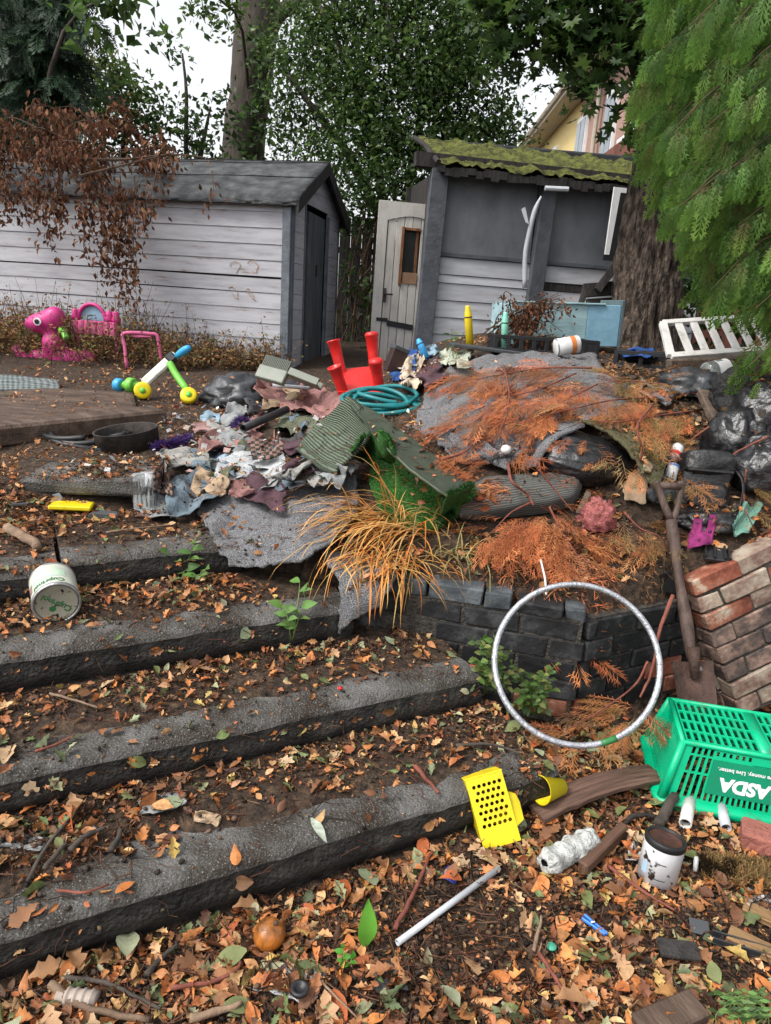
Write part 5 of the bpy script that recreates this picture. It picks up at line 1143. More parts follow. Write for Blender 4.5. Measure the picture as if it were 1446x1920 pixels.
# yellow lid, grey wedge, slate etc
o = MB().bbox((0, 0, 0), (.17, .12, .02), .005).build('plastic_plate', M_yel); o.location = hit(135, 948, .02); o.rotation_euler = (R(-4), R(3), R(14)); one(o, 'flat yellow plastic plate on the terrace left of the rubbish', 'plate')
M_gplast = plastic('grey_plastic', (.06, .065, .07), .5)
o = MB().poly([(0, 0, 0), (.12, .01, 0), (.10, .06, 0), (.02, .07, 0)], (0, 0, 1), .025).build('plastic_wedge', M_gplast); o.location = hit(166, 974, .0); one(o, 'small dark grey plastic wedge beside the yellow plate', 'wedge')
o = MB().poly([(0, 0, 0), (.06, .01, 0), (.055, .04, 0), (.02, .06, 0), (-.01, .03, 0)], (0, 0, 1), .008).build('slate_chip', M_gplast); o.location = hit(22, 948, .01); one(o, 'broken slate chip at the far left of the terrace', 'slate')
# sticks
M_log = mat('pale_bark', [(.3, (.10, .065, .045)), (.6, (.22, .15, .10)), (.8, (.30, .22, .15))], 15, .9, .5, 40, rnd=.2); M_redtwig = mat('red_twig', [(.3, (.11, .03, .022)), (.7, (.22, .075, .05))], 20, .8, .3)
def stick(label, pts, r, mt=M_log, taper=.6, name='stick', group=None, n=7, m_=14):
    q = catmull([P(p) for p in pts], m_); q = [p + Vector((nz(p, 30) * r * .6, nz(p, 30, 2) * r * .6, r * .8)) for p in q]
    o = MB().tube(q, [r * (1 - (1 - taper) * i / (m_ - 1)) * (1 + .15 * nz(q[i], 60, 3)) for i in range(m_)], n).build(name, mt, None, True); return tag(o, label, 'stick', group)
stick('thick broken stick on the terrace above the fallen paint tin', [(15, 997, .01), (45, 1015, .012), (74, 1034, .01)], .02, M_log, .9)
# clothes and scraps of the heap's left flank
def cl(n, c, r=.95, v=.7): return mat(n, [(.3, [q_ * v * .7 for q_ in c]), (.55, c), (.8, [min(1, q_ * 1.25) for q_ in c])], 9, r, .4, 90)
random.seed(1); C_pink = cl('dusty_pink_cloth', (.25, .125, .115)); C_grey = cl('grey_cloth', (.22, .23, .23)); C_blue = cl('denim_grey_blue', (.12, .16, .19)); C_white = cl('dirty_white_cloth', (.27, .265, .245)); C_green = cl('khaki_cloth', (.10, .11, .07)); C_cream = cl('cream_paper', (.52, .42, .31), .8); C_purple = cl('plum_cloth', (.07, .035, .045)); C_sage = cl('pale_sage_cloth', (.36, .39, .31)); C_navy = cl('royal_blue_bag', (.02, .08, .28), .5); C_tan = cl('tan_paper', (.36, .26, .17)); C_lblue = cl('pale_blue_print', (.22, .31, .38), .6); C_pinkl = cl('pale_pink_cloth', (.27, .16, .15))
M_clear = mat('clear_polythene', [(.3, (.55, .57, .58)), (.7, (.72, .73, .74))], 10, .18, .5, 25, alpha=.42, spec=.6)
L_ = [('towel', 'dusty pink towel crumpled beside the teal hose', 'towel', C_pink, 600, 765, 95, 60, 20, .09, .05, .05), ('cloth', 'pale pink cloth between the towel and the ribbed mat', 'cloth', C_pinkl, 618, 793, 60, 34, -30, .05, .03, .03),
 ('cloth', 'khaki garment lying below the pink towel', 'cloth', C_green, 560, 800, 85, 42, 10, .05, .04, .03), ('jeans', 'grey blue jeans leg twisted on the grey carpet', 'jeans', C_blue, 360, 925, 95, 60, -20, .05, .045, .03), ('cloth', 'grey rag at the corner of the concrete slab', 'cloth', C_grey, 290, 950, 75, 36, 5, .03, .035, .02),
 ('shirt', 'pale grey shirt in the litter below the purple tinsel', 'shirt', C_white, 352, 862, 90, 36, -5, .04, .04, .02), ('cloth', 'pale blue grey cloth beside the chequered scraps', 'cloth', C_blue, 400, 868, 80, 40, 15, .04, .04, .02), ('polythene', 'clear polythene bag spread below the chessboard piece', 'plastic bag', M_clear, 468, 878, 125, 44, -4, .05, .04, .03), ('polythene', 'torn clear plastic by the grey jeans', 'plastic bag', M_clear, 300, 935, 70, 36, 12, .03, .03, .02),
 ('cloth', 'striped grey sock like rag at the edge of the artificial grass', 'cloth', C_grey, 625, 885, 66, 50, 40, .07, .03, .04), ('cloth', 'pale cream rag just under the dry grass', 'cloth', C_white, 600, 905, 44, 30, 30, .05, .03, .02), ('paper', 'cream stained paper bag beside the blue bag', 'paper bag', C_cream, 770, 702, 42, 55, 8, .10, .03, .05), ('plastic_bag', 'royal blue plastic bag behind the stool', 'plastic bag', C_navy, 757, 692, 50, 60, 0, .06, .04, .04),
 ('cloth', 'plum coloured cloth cap on the carpet edge', 'cloth', C_purple, 808, 703, 50, 40, -30, .10, .02, .03), ('cloth', 'pale sage cloth at the top of the heap beside the blue crayon', 'cloth', C_sage, 845, 675, 75, 26, 0, .07, .03, .03), ('wrapper', 'pale blue printed wrapper below the blue crayon', 'wrapper', C_lblue, 806, 662, 34, 22, -30, .10, .01, .02), ('paper', 'white carton scrap behind the cream paper', 'paper', C_white, 765, 680, 40, 22, 0, .10, .02, .02),
 ('cloth', 'faded grey shirt in the middle of the littered slope', 'cloth', C_grey, 455, 822, 60, 30, 0, .03, .03, .02), ('cloth', 'white rag left of the black pipe', 'cloth', C_white, 415, 815, 56, 26, 12, .03, .03, .02), ('cloth', 'pink rag near the purple tinsel', 'cloth', C_pinkl, 385, 802, 46, 20, -12, .03, .025, .02), ('paper', 'tan cardboard scrap in the litter', 'paper', C_tan, 430, 790, 60, 24, -20, .02, .015, .0), ('cloth', 'blue and white printed cloth near the left bag', 'cloth', C_lblue, 395, 785, 36, 20, 10, .03, .02, .02),
 ('newspaper', 'grey sodden newspaper on the second step from the bottom', 'paper', C_grey, 302, 1508, 90, 26, -12, .012, .01, .01), ('newspaper', 'small tan newspaper scrap further right on the lowest step', 'paper', C_tan, 388, 1532, 52, 22, 5, .010, .008, .0), ('newspaper', 'pale sodden paper at the left end of the lowest step', 'paper', C_grey, 35, 1580, 90, 24, 4, .01, .008, .0), ('newspaper', 'grey paper strip just right of the pale sodden paper', 'paper', C_grey, 160, 1560, 40, 14, -14, .01, .006, .0),
 ('wrapper', 'green and white wrapper hanging above the brick pier', 'wrapper', cl('green_white_foil', (.12, .26, .20), .4), 1398, 985, 40, 66, 20, .05, .03, .05), ('cloth', 'magenta cloth scrap above the black tray', 'cloth', cl('magenta_cloth', (.22, .025, .12)), 1312, 1016, 44, 30, 0, .03, .02, .03), ('blue_plastic', 'royal blue bag scraps under the cabinet end', 'plastic bag', C_navy, 1195, 668, 60, 16, 0, .05, .03, .03), ('blue_scrap', 'small violet blue scrap near the white pipe', 'scrap', plastic('violet_blue', (.06, .08, .42)), 846, 1640, 22, 28, 20, .015, .006, .0), ('felt_scrap', 'dark crumpled felt scrap in the foreground leaves', 'felt', M_felt, 735, 1835, 62, 50, 0, .02, .014, .01),
 ('clear_plastic', 'clear moulded plastic packaging in the foreground leaves', 'packaging', M_clear, 545, 1840, 120, 70, 22, .02, .008, .0), ('clear_plastic', 'clear plastic corner at the right edge below the brush', 'packaging', M_clear, 1420, 1690, 50, 36, 20, .02, .01, .0), ('clear_plastic', 'crumpled clear wrapper beside the white paint tin', 'packaging', M_clear, 1195, 1595, 34, 46, 0, .03, .02, .02), ('cardboard', 'brown cardboard flap under the olive carpet', 'cardboard', C_tan, 1195, 915, 44, 60, 10, .03, .012, .01)]
for k, (n_, lb, ct_, mt_, u, v, w_, h_, rt_, lf, wr_, fd) in enumerate(L_): scrap(n_, lb, ct_, mt_, u, v, w_, h_, rt_, lf, wr_, 50 + k, 38 if w_ > 50 else 18, .003, fd)
rs = random.Random(44); used_ = set(); PALC = [('grey', C_grey), ('blue grey', C_blue), ('dirty white', C_white), ('khaki', C_green), ('dusty pink', C_pink), ('plum', C_purple), ('tan', C_tan), ('black', M_greybag), ('pale blue', C_lblue), ('cream', C_cream)]
LMK = [('the black drain pipe', 495, 785), ('the purple tinsel', 325, 832), ('the chequered board', 503, 838), ('the spread polythene', 468, 878), ('the grey jeans', 360, 925), ('the pink towel', 600, 765), ('the plastic grille', 515, 695), ('the folded ribbed mat', 590, 850), ('the steel ring', 240, 830), ('the trailing polythene', 520, 745), ('the lower grey carpet', 480, 940)]
k = 0
while k < 26:
    t_ = rs.random(); u = 370 + 270 * rs.random(); v = 735 + 195 * rs.random()
    if u < 620 - (v - 700) * .2 - 160 and v < 780: continue
    nm_, mt_ = rs.choice(PALC); lk = min(LMK, key=lambda q_: (q_[1] - u) ** 2 + (q_[2] - v) ** 2)[0]; lb = nm_ + ' rag crumpled in the rubbish near ' + lk
    if lb in used_: continue
    used_.add(lb); scrap('rag', lb, 'rag', mt_, u, v, rs.uniform(40, 95), rs.uniform(20, 45), rs.uniform(-40, 40), .045, .04, 200 + k, 26, .003, rs.choice((.0, .03, .04)), group='rags in the rubbish slope'); k += 1
o = sheet('ribbed_mat', [[(652, 744, None, 3.31), (668, 760, None, 3.22), (697, 802, None, 3.06)], [(605, 785, None, 3.38), (640, 802, None, 3.28), (680, 832, None, 3.12)], [(562, 830, None, 3.28), (592, 858, None, 3.15), (632, 882, None, 3.05)], [(568, 842, None, 3.20), (600, 866, None, 3.10), (634, 886, None, 3.02)]], M_rib, 30, 26, .012, 8, .02, seed=22, clear=False, support=True); one(o, 'dark green ribbed mat folded like a tent at the heap front', 'mat')
o = sheet('ribbed_mat', [[(654, 746, None, 3.30), (700, 770, None, 3.20), (770, 820, None, 3.02), (840, 873, None, 2.88), (892, 905, None, 2.82)], [(674, 775, None, 3.14), (708, 800, None, 3.05), (768, 848, None, 2.90), (832, 895, None, 2.79), (868, 920, None, 2.75)], [(692, 806, None, 3.04), (714, 828, None, 2.96), (757, 870, None, 2.84), (812, 912, None, 2.75), (838, 932, None, 2.72)]], M_rib, 50, 22, .010, 8, .02, seed=23, clear=False, support=True); one(o, 'long strip of dark green ribbed matting running down to the striped cushion', 'mat')
tf = sheet('artificial_grass', [[(672, 822, .05), (740, 845, .04), (800, 885, .04), (880, 905, .04)], [(690, 870, .05), (760, 890, .06), (830, 920, .05), (885, 915, .06)], [(700, 930, .03), (770, 950, .04), (830, 955, .04), (880, 940, .03)], [(715, 975, .01), (780, 1000, .01), (830, 990, .01), (860, 960, .0)]], M_turf, 34, 30, .03, 7, .014, seed=25, support=True); one(tf, 'bright artificial grass offcut under the ribbed mat', 'grass mat')
rebuild()
# pile of the artificial grass
def pile(o, n, h, cols, parent, rim=False):
    me = o.data; pts = []; nr = []
    m_ = top(o).matrix_basis
    polys = [p for p in me.polygons if p.normal.z > .05]
    for k in range(n):
        p = polys[RNG.integers(0, len(polys))]; vs = [me.vertices[i].co for i in p.vertices]; a, b = RNG.random(), RNG.random()
        pts.append(tuple(vs[0].lerp(vs[1], a).lerp(vs[3 if len(vs) > 3 else 2].lerp(vs[2], a), b))); nr.append(tuple(p.normal))
    pts = np.array(pts); nr = np.array(nr); D = nr + RNG.normal(0, .55, (n, 3))
    tv = np.array([(-.10, 0, 0), (.10, 0, 0), (.02, 1, .12), (-.02, 1, .12)]); V, F = stack(tv, np.array([(0, 1, 2, 3)]), dirs_rot(D, RNG.normal(0, 1, (n, 3))), pts, RNG.uniform(.6, 1.3, n) * h)
    return npmesh('pile', V, F, M_leaf, parent, np.repeat(pal(n, cols), 4, 0), world=False)
pile(tf, 13000, .013, [(.03, .13, .02), (.05, .22, .03), (.08, .30, .045), (.17, .32, .12)], tf)
cr_ = sheet('artificial_grass', [[(655, 850, .04), (690, 822, .12), (720, 815, .14), (745, 850, .06)], [(665, 858, .05), (695, 840, .10), (725, 835, .12), (740, 862, .05)], [(680, 868, .04), (705, 858, .08), (722, 862, .06), (735, 875, .03)]], M_turf, 24, 14, .03, 10, .012, seed=27, clear=False); one(cr_, 'curled strip of artificial grass below the folded ribbed mat', 'grass mat'); pile(cr_, 5000, .013, [(.02, .08, .015), (.035, .13, .022), (.05, .17, .03)], cr_)
cr2 = sheet('artificial_grass', [[(838, 925, .06), (865, 915, .08), (885, 905, .06)], [(826, 965, .03), (850, 950, .05), (868, 945, .04)], [(822, 985, .01), (842, 975, .02), (858, 972, .01)]], M_turf, 14, 14, .01, 10, .01, seed=28, clear=False); one(cr2, 'shaggy dark green turf edge at the end of the ribbed strip', 'grass mat'); pile(cr2, 2600, .018, [(.012, .04, .012), (.02, .07, .018), (.03, .09, .022)], cr2)
rebuild()
# grille, white guard, pipe, chequers, tinsel
M_gg = plastic('grey_green_plastic', (.17, .19, .155), .5)
a = at(490, 690, 5.0); gr_ = thing('plastic_grille', 'grey green slatted plastic grille tipped against the shed corner', 'grille', a, Matrix.Rotation(R(-14), 3, 'Z') @ Matrix.Rotation(R(-34), 3, 'X') @ Matrix.Rotation(R(10), 3, 'Y'))
MB().bbox((.10, 0, -.03), (.22, .05, .10), .006).build('base', M_gg, gr_)
for k in range(16): MB().bbox((.005 + k * .0128, .0, .05), (.005, .04, .10), .001).build('slat', M_gg, gr_)
a = at(545, 705, 4.95); t = thing('plastic_guard', 'pale translucent plastic tray next to the grey grille', 'tray', a, Matrix.Rotation(R(-12), 3, 'Z') @ Matrix.Rotation(R(-25), 3, 'X') @ Matrix.Rotation(R(16), 3, 'Y'))
MB().bbox((.11, 0, 0), (.23, .10, .012), .004).build('base', M_gg, t); MB().bbox((.11, -.05, .02), (.23, .012, .05), .003).build('side', M_gg, t); MB().bbox((.11, .05, .02), (.23, .012, .05), .003).build('side', M_gg, t); MB().bbox((.10, -.0, .012), (.16, .07, .012), .004).build('insert', M_white, t)
def pipe_(label, a, b, r, mt, name='plastic_pipe', hollow=True):
    ax = b - a; L = ax.length; t = thing(name, label, 'pipe', a, zb(ax)); MB().lathe([(r * .8, .03), (r * .8, 0), (r, 0), (r, L), (r * .8, L), (r * .8, L - .03), (0, L - .03)], 18).build('tube', mt, t, True); MB().lathe([(0, .028), (r * .8, .028)], 18).build('bore', M_blackp, t); return t
pipe_('short black drain pipe lying on the littered slope', hit(456, 803, .03), hit(538, 768, .05), .024, M_blkpl); pipe_('thin white pipe stub beside the plastic tray', hit(512, 722, .05), hit(580, 728, .06), .014, M_white)
M_chk = uvmat('chequered_card', 'check', (.20, .115, .085), (.02, .018, .017), 8, 8, .8, 0)
scrap('chessboard', 'brown and black chequered game board piece beside the polythene', 'game board', M_chk, 503, 838, 58, 38, -8, .04, .004, 91, th=.008, edge=0); scrap('chessboard', 'small torn piece of chequered board at the slab corner', 'game board', M_chk, 305, 902, 30, 48, -6, .03, .004, 92, th=.008, edge=0)
def tinsel(label, pts, n, r, cols, name='tinsel', cat='tinsel'):
    q = catmull([P(p) for p in pts], 60); T = []; D = []
    for k in range(n): i = RNG.integers(0, 60); T.append(tuple(q[i])); D.append(RNG.normal(0, 1, 3))
    tv = np.array([(-.05, 0, 0), (.05, 0, 0), (.01, 1, .0), (-.01, 1, 0)]); V, F = stack(tv, np.array([(0, 1, 2, 3)]), dirs_rot(np.array(D), RNG.normal(0, 1, (n, 3))), np.array(T), RNG.uniform(.6, 1.2, n) * r)
    return one(npmesh(name, V, F, M_leaf, None, np.repeat(pal(n, cols), 4, 0)), label, cat)
tinsel('purple tinsel garland strewn next to the steel ring', [(290, 838, .02), (315, 835, .03), (338, 828, .03), (356, 820, .02)], 2600, .04, [(.05, .02, .12), (.09, .04, .2), (.03, .015, .08)])
tinsel('second strand of purple tinsel by the black pipe', [(435, 800, .01), (450, 785, .02), (470, 795, .01)], 900, .035, [(.04, .018, .1), (.07, .03, .15)])
t = thing('dark_box', 'dark brown box tipped up behind the red stool', 'box', at(735, 695, 5.45), Matrix.Rotation(R(20), 3, 'Z') @ Matrix.Rotation(R(18), 3, 'Y')); MB().bbox((0, 0, .07), (.12, .10, .17), .004).build('body', mat('dark_maroon', [(.3, (.02, .01, .009)), (.7, (.05, .024, .02))], 9, .5, .2), t); MB().bbox((0, 0, .17), (.125, .105, .03), .004).build('lid', M_slate, t)
lying_can('spray_can', 'white and red aerosol can standing deep in the pile', 'can', at(1262, 862, 3.25), at(1272, 838, 3.3) - at(1262, 862, 3.25), .026, .085, M_tinw, (.02, .04, M_red)); lying_can('spray_can', 'plain white aerosol can beside the spade grip', 'can', at(1254, 902, 3.1), at(1264, 872, 3.15) - at(1254, 902, 3.1), .026, .085, M_tinw, (.07, .08, M_bluep))
# wing mirror shaped lens, black tray
a = [hit(1214, 1082, .05), hit(1262, 1073, .06), hit(1268, 1112, .05), hit(1228, 1108, .05)]; n_ = (a[1] - a[0]).cross(a[3] - a[0]).normalized(); n_ = n_ if n_.z > 0 else -n_
t = thing('lamp_lens', 'flat glass lamp lens with a black rim by the spade shaft', 'lens', a[0]); MB().poly([Vector(p) for p in a], n_, .012).build('rim', M_blkpl, t, world=True); cc = sum(a, Vector()) / 4; MB().poly([cc + (p - cc) * .78 + n_ * .0125 for p in a], n_, .003).build('glass', mat('murky_glass', [(.3, (.16, .14, .08)), (.7, (.26, .23, .14))], 9, .12, .1, spec=.6), t, world=True)
t = thing('plastic_tray', 'small ribbed black plastic tray above the brick pier', 'tray', hit(1343, 1040, .02), Matrix.Rotation(R(-15), 3, 'Z') @ Matrix.Rotation(R(25), 3, 'X')); MB().bbox((0, 0, 0), (.10, .08, .02), .004).build('base', M_blkpl, t)
for x in (-.045, -.01, .03, .046): MB().bbox((x, 0, .016), (.008, .078, .02), .003).build('rib', M_blkpl, t)

# ------------------------------------------------------------------ fallen paint tin on the step
c = atz(98, 1158, .455); ax = (at(97, 1138, 2.22) - at(86, 1092, 2.47)); ax.z = -.03; r = .076; L = .165
tin = thing('paint_tin', 'pale printed paint tin lying on its side on the third step', 'paint tin', Vector((c.x - .055, c.y + .13, .455 + r)), zb(ax))
M_label = mat('paint_tin_label', [(.3, (.42, .45, .38)), (.6, (.56, .58, .50)), (.8, (.62, .63, .56))], 9, .45, .1, speck=((.2, .18, .14), 50, .72)); M_lid = mat('speckled_cream_lid', [(.3, (.26, .245, .185)), (.7, (.36, .34, .26))], 8, .6, .2, speck=((.02, .018, .014), 55, .62)); M_lab2 = mat('faded_blue_green_print', [(.3, (.25, .42, .42)), (.5, (.42, .52, .36)), (.7, (.35, .45, .55))], 12, .45, .05)
MB().lathe([(0, 0), (r * .95, 0), (r, .004), (r, L - .012)], 48).build('body', M_label, tin, True)
m = MB(); m.lathe([(r, L - .014), (r * 1.035, L - .012), (r * 1.035, L), (r * .985, L + .003), (r * .93, L + .002), (r * .91, L - .008)], 48); m.lathe([(r, .001), (r * 1.03, .0), (r * 1.03, .008), (r, .009)], 48); m.build('rim', M_steel, tin, True)
lid = MB().lathe([(r * .91, L - .008), (r * .88, L - .002), (r * .84, L - .004), (0, L - .004)], 48).build('lid', M_lid, tin, True)
def wrap(txt, size, ang, z, mt, parent, rad, name='lettering', bold=.001, flip=False):
    V_, F_ = text_geo(txt, size, bold); mb = MB(); s_ = -1 if flip else 1
    mb.add([Vector((math.cos(ang + s_ * p.x / rad) * rad, math.sin(ang + s_ * p.x / rad) * rad, z + s_ * p.y)) for p in V_], F_); return mb.build(name, mt, parent)
# text reads towards the lid, upside down as the tin lies
up_l = tin.matrix_basis.inverted().to_3x3() @ Vector((-.15, -.25, 1)); ang0 = math.atan2(up_l.y, up_l.x)
def patch(a0, a1, z0, z1, mt, name, rad): 
    m = MB(); n = 12; m.add([Vector((math.cos(a0 + (a1 - a0) * i / n) * rad, math.sin(a0 + (a1 - a0) * i / n) * rad, z)) for i in range(n + 1) for z in (z0, z1)], [(2 * i, 2 * i + 2, 2 * i + 3, 2 * i + 1) for i in range(n)]); return m.build(name, mt, tin, True)
patch(ang0 - .75, ang0 + .75, .05, .10, M_lab2, 'label_print', r + .0008); patch(ang0 + .9, ang0 + 1.25, .07, .12, C_pinkl, 'label_print', r + .0009); patch(ang0 + 1.35, ang0 + 1.55, .09, .13, M_bluep, 'label_print', r + .0009)
wrap('Cuprinol', .031, ang0 + .05, L - .036, M_greenp, tin, r + .0016)
V_, F_ = text_geo('Cuprinol', .030, .0008); mb = MB(); fx = tin.matrix_basis.inverted().to_3x3() @ Vector((-.70, -.25, .52)); g = math.atan2(fx.y, fx.x)
ex = Vector((math.cos(g), math.sin(g), 0)); ey = Vector((-math.sin(g), math.cos(g), 0))
mb.add([ex * p.x + ey * p.y + Vector((0, 0, L - .0032)) for p in V_], F_); mb.build('lettering', M_greenp, lid)
m = MB(); m.lathe([(0, L - .0034), (.011, L - .0034)], 14, Matrix.Translation(ey * .024)); m.build('emblem', M_greenp, lid)

# ------------------------------------------------------------------ hoop
hp = [at(1030, 1100, 2.42), at(925, 1215, 2.24), at(965, 1340, 2.14), at(1085, 1398, 2.10), at(1215, 1320, 2.20), at(1235, 1235, 2.30), at(1165, 1120, 2.42)]
hc = (at(1080, 1096, 2.43) + at(1085, 1398, 2.10)) / 2; e1 = at(1237, 1247, 2.27) - hc; e2 = at(1080, 1096, 2.43) - hc
M_silver = mat('silver_holographic_tape', [(.3, (.26, .27, .30)), (.55, (.45, .46, .49)), (.8, (.62, .62, .66))], 60, .3, .3, 120, metal=.6, spec=.6)
hp_ = thing('hula_hoop', 'silver hula hoop leaning against the black brick wall', 'hoop', at(1085, 1398, 2.10))
N_ = 96; pts = [hc + e1 * math.cos(2 * math.pi * i / N_) + e2 * math.sin(2 * math.pi * i / N_) for i in range(N_ + 1)]
MB().tube(pts, .0108, 12, cap=False).build('tube', M_silver, hp_, True, True)
M_tapeb = mat('tape_seam', [(.3, (.10, .10, .12)), (.7, (.2, .2, .22))], 20, .4, .1)
for i in range(0, 96, 8): MB().tube([pts[i], pts[i].lerp(pts[i + 1], .12)], .0114, 12).build('tape_seam', M_tapeb, hp_, world=True)
MB().tube(pts[76:80], .0115, 12).build('green_tape', M_greenp, hp_, True, True)
M_string = mat('white_string', [(.3, (.5, .48, .45)), (.7, (.62, .6, .57))], 30, .9, .2); MB().tube(catmull([at(1014, 1050, 2.6), at(1022, 1085, 2.47), at(1024, 1115, 2.40)], 12), .004, 6).build('string', M_string, hp_, True, True)

# ------------------------------------------------------------------ green shopping basket
M_bask = plastic('green_basket_plastic', (.0, .40, .19), .36); M_basklogo = plastic('dark_green_panel', (.0, .21, .105), .4)
o0 = atz(1237, 1508, 0); ux = Vector((.978, -.205, 0)).normalized()
bk = thing('shopping_basket', 'upturned green plastic shopping basket with white lettering', 'basket', o0 + Vector((0, 0, .012)), Matrix(((ux.x, -ux.y, 0), (ux.y, ux.x, 0), (0, 0, 1))))
BL_, BW_, BH_ = .62, .37, .215; ins = .045
def quadpt(c00, c10, c11, c01, s_, t_): return c00.lerp(c10, s_).lerp(c01.lerp(c11, s_), t_)
def slots(name, c00, c10, c11, c01, cols, rows, parent, bar_=.35, hb=.25, th=.006, solid=()):
    """panel with real slots: bars between cols x rows openings in the quad"""
    nrm = (c10 - c00).cross(c01 - c00).normalized(); m = MB()
    def cell(s0, s1, t0, t1):
        p = [quadpt(c00, c10, c11, c01, s_, t_) for s_, t_ in ((s0, t0), (s1, t0), (s1, t1), (s0, t1))]; m.poly(p, nrm, -th)
    ds, dt_ = 1 / cols, 1 / rows
    for i in range(cols + 1):
        a_ = max(0, i * ds - bar_ * ds / 2); b_ = min(1, i * ds + bar_ * ds / 2); cell(a_, b_, 0, 1)
    for j in range(rows + 1):
        a_ = max(0, j * dt_ - hb * dt_ / 2); b_ = min(1, j * dt_ + hb * dt_ / 2); 
        for i in range(cols): cell(i * ds + bar_ * ds / 2, (i + 1) * ds - bar_ * ds / 2, a_, b_)
    return m.build(name, M_bask, parent)
V3 = lambda x, y, z: Vector((x, y, z)); bot = [V3(ins, ins, BH_), V3(BL_ - ins, ins, BH_), V3(BL_ - ins, BW_ - ins, BH_), V3(ins, BW_ - ins, BH_)]; rim = [V3(0, 0, .02), V3(BL_, 0, .02), V3(BL_, BW_, .02), V3(0, BW_, .02)]
hx = BL_ / 2
slots('base_grid', bot[0] + V3(.012, .012, 0), V3(hx - .02, ins + .012, BH_), V3(hx - .02, BW_ - ins - .012, BH_), bot[3] + V3(.012, -.012, 0), 10, 4, bk, .42, .16)
slots('base_grid', V3(hx + .02, ins + .012, BH_), bot[1] + V3(-.012, .012, 0), bot[2] + V3(-.012, -.012, 0), V3(hx + .02, BW_ - ins - .012, BH_), 10, 4, bk, .42, .16)
m = MB()
for a_, b_ in ((0, 1), (1, 2), (2, 3), (3, 0)): m.tube([bot[a_] + V3(0, 0, -.004), bot[b_] + V3(0, 0, -.004)], .009, 8)
m.box((hx, BW_ / 2, BH_ - .004), (.04, BW_ - 2 * ins, .007)); m.build('base_edge', M_bask, bk, True)
def side(c0, c1, r0, r1, end=False):
    """upper rows of slots, middle panel with slotted ends, lower row of slots"""
    q = lambda s_, t_: quadpt(r0, r1, c1, c0, s_, t_)
    def reg(s0, s1, t0, t1, cols, rows, **k): return slots('side_grid', q(s0, t0), q(s1, t0), q(s1, t1), q(s0, t1), cols, rows, bk, **k)
    def pan(s0, s1, t0, t1, mt, name, th=.006, off=0.0):
        n_ = (q(1, 0) - q(0, 0)).cross(q(0, 1) - q(0, 0)).normalized(); return MB().poly([q(s0, t0) + n_ * off, q(s1, t0) + n_ * off, q(s1, t1) + n_ * off, q(s0, t1) + n_ * off], n_, -th).build(name, mt, bk)
    pan(0, 1, .0, .05, M_bask, 'side_band')
    if end:
        reg(.15, .85, .05, .15, 12, 1); pan(.0, .15, .05, .95, M_bask, 'side_band'); pan(.85, 1, .05, .95, M_bask, 'side_band'); pan(.15, .85, .15, .78, M_bask, 'end_panel'); reg(.15, .45, .78, .95, 5, 1); reg(.55, .85, .78, .95, 5, 1); pan(.45, .55, .78, .95, M_bask, 'side_band'); pan(0, 1, .95, 1, M_bask, 'side_band')
        return
    reg(.2, .94, .05, .2, 26, 1, bar_=.42, hb=.1); reg(.06, .2, .05, .5, 4, 1, bar_=.4, hb=.08); reg(.06, .2, .5, .8, 4, 1, bar_=.4, hb=.1); reg(.06, .2, .8, .95, 4, 1, bar_=.4, hb=.2); pan(0, .06, .05, .95, M_bask, 'side_band'); pan(.94, 1, .05, .95, M_bask, 'side_band')
    pan(.2, .94, .2, .78, M_basklogo, 'logo_panel', .006, .002); reg(.2, .42, .80, .95, 6, 1, bar_=.5, hb=.5); pan(.42, .55, .78, .95, M_bask, 'side_band'); reg(.55, .94, .80, .95, 10, 1, bar_=.5, hb=.5); pan(.2, .94, .775, .80, M_bask, 'side_band'); pan(0, 1, .95, 1, M_bask, 'side_band')
    return q
qf = side(bot[0], bot[1], rim[0], rim[1]); side(bot[2], bot[3], rim[2], rim[3]); side(bot[3], bot[0], rim[3], rim[0], True); side(bot[1], bot[2], rim[1], rim[2], True)
for i in range(4): MB().tube([bot[i] + V3(0, 0, -.004), rim[i]], [.012, .016], 10).build('corner', M_bask, bk, True)
m = MB(); ro = .03
def rrect(e, z, r_): return [V3(cx_ + r_ * math.cos(a_), cy_ + r_ * math.sin(a_), z) for cx_, cy_, a0 in ((-e + r_, -e + r_, math.pi), (BL_ + e - r_, -e + r_, 1.5 * math.pi), (BL_ + e - r_, BW_ + e - r_, 0), (-e + r_, BW_ + e - r_, .5 * math.pi)) for a_ in [a0 + k * math.pi / 12 for k in range(7)]]
loops = [rrect(.0, .024, .03), rrect(.022, .022, .045), rrect(.028, .014, .05), rrect(.028, -.006, .05), rrect(.018, -.008, .045), rrect(.018, .008, .045), rrect(-.004, .012, .03)]; n_ = len(loops[0])
m.add([p for l in loops for p in l], [(i * n_ + k, i * n_ + (k + 1) % n_, (i + 1) * n_ + (k + 1) % n_, (i + 1) * n_ + k) for i in range(len(loops) - 1) for k in range(n_)]); m.build('rim', M_bask, bk, True)
nf = (qf(1, 0) - qf(0, 0)).cross(qf(0, 1) - qf(0, 0)).normalized(); ex = (qf(1, .5) - qf(0, .5)).normalized(); ez = nf.cross(ex)
def face_text(txt, size, s_, t_, bold, shear=0):
    V_, F_ = text_geo(txt, size, bold, shear); mb = MB(); o_ = qf(s_, t_) + nf * .0036; mb.add([o_ - ex * p.x - ez * p.y for p in V_], F_); return mb.build('lettering', M_whitep, bk)
face_text('ASDA', .060, .40, .40, .003, .12); face_text('Save money. Live better.', .0185, .40, .64, .0004)

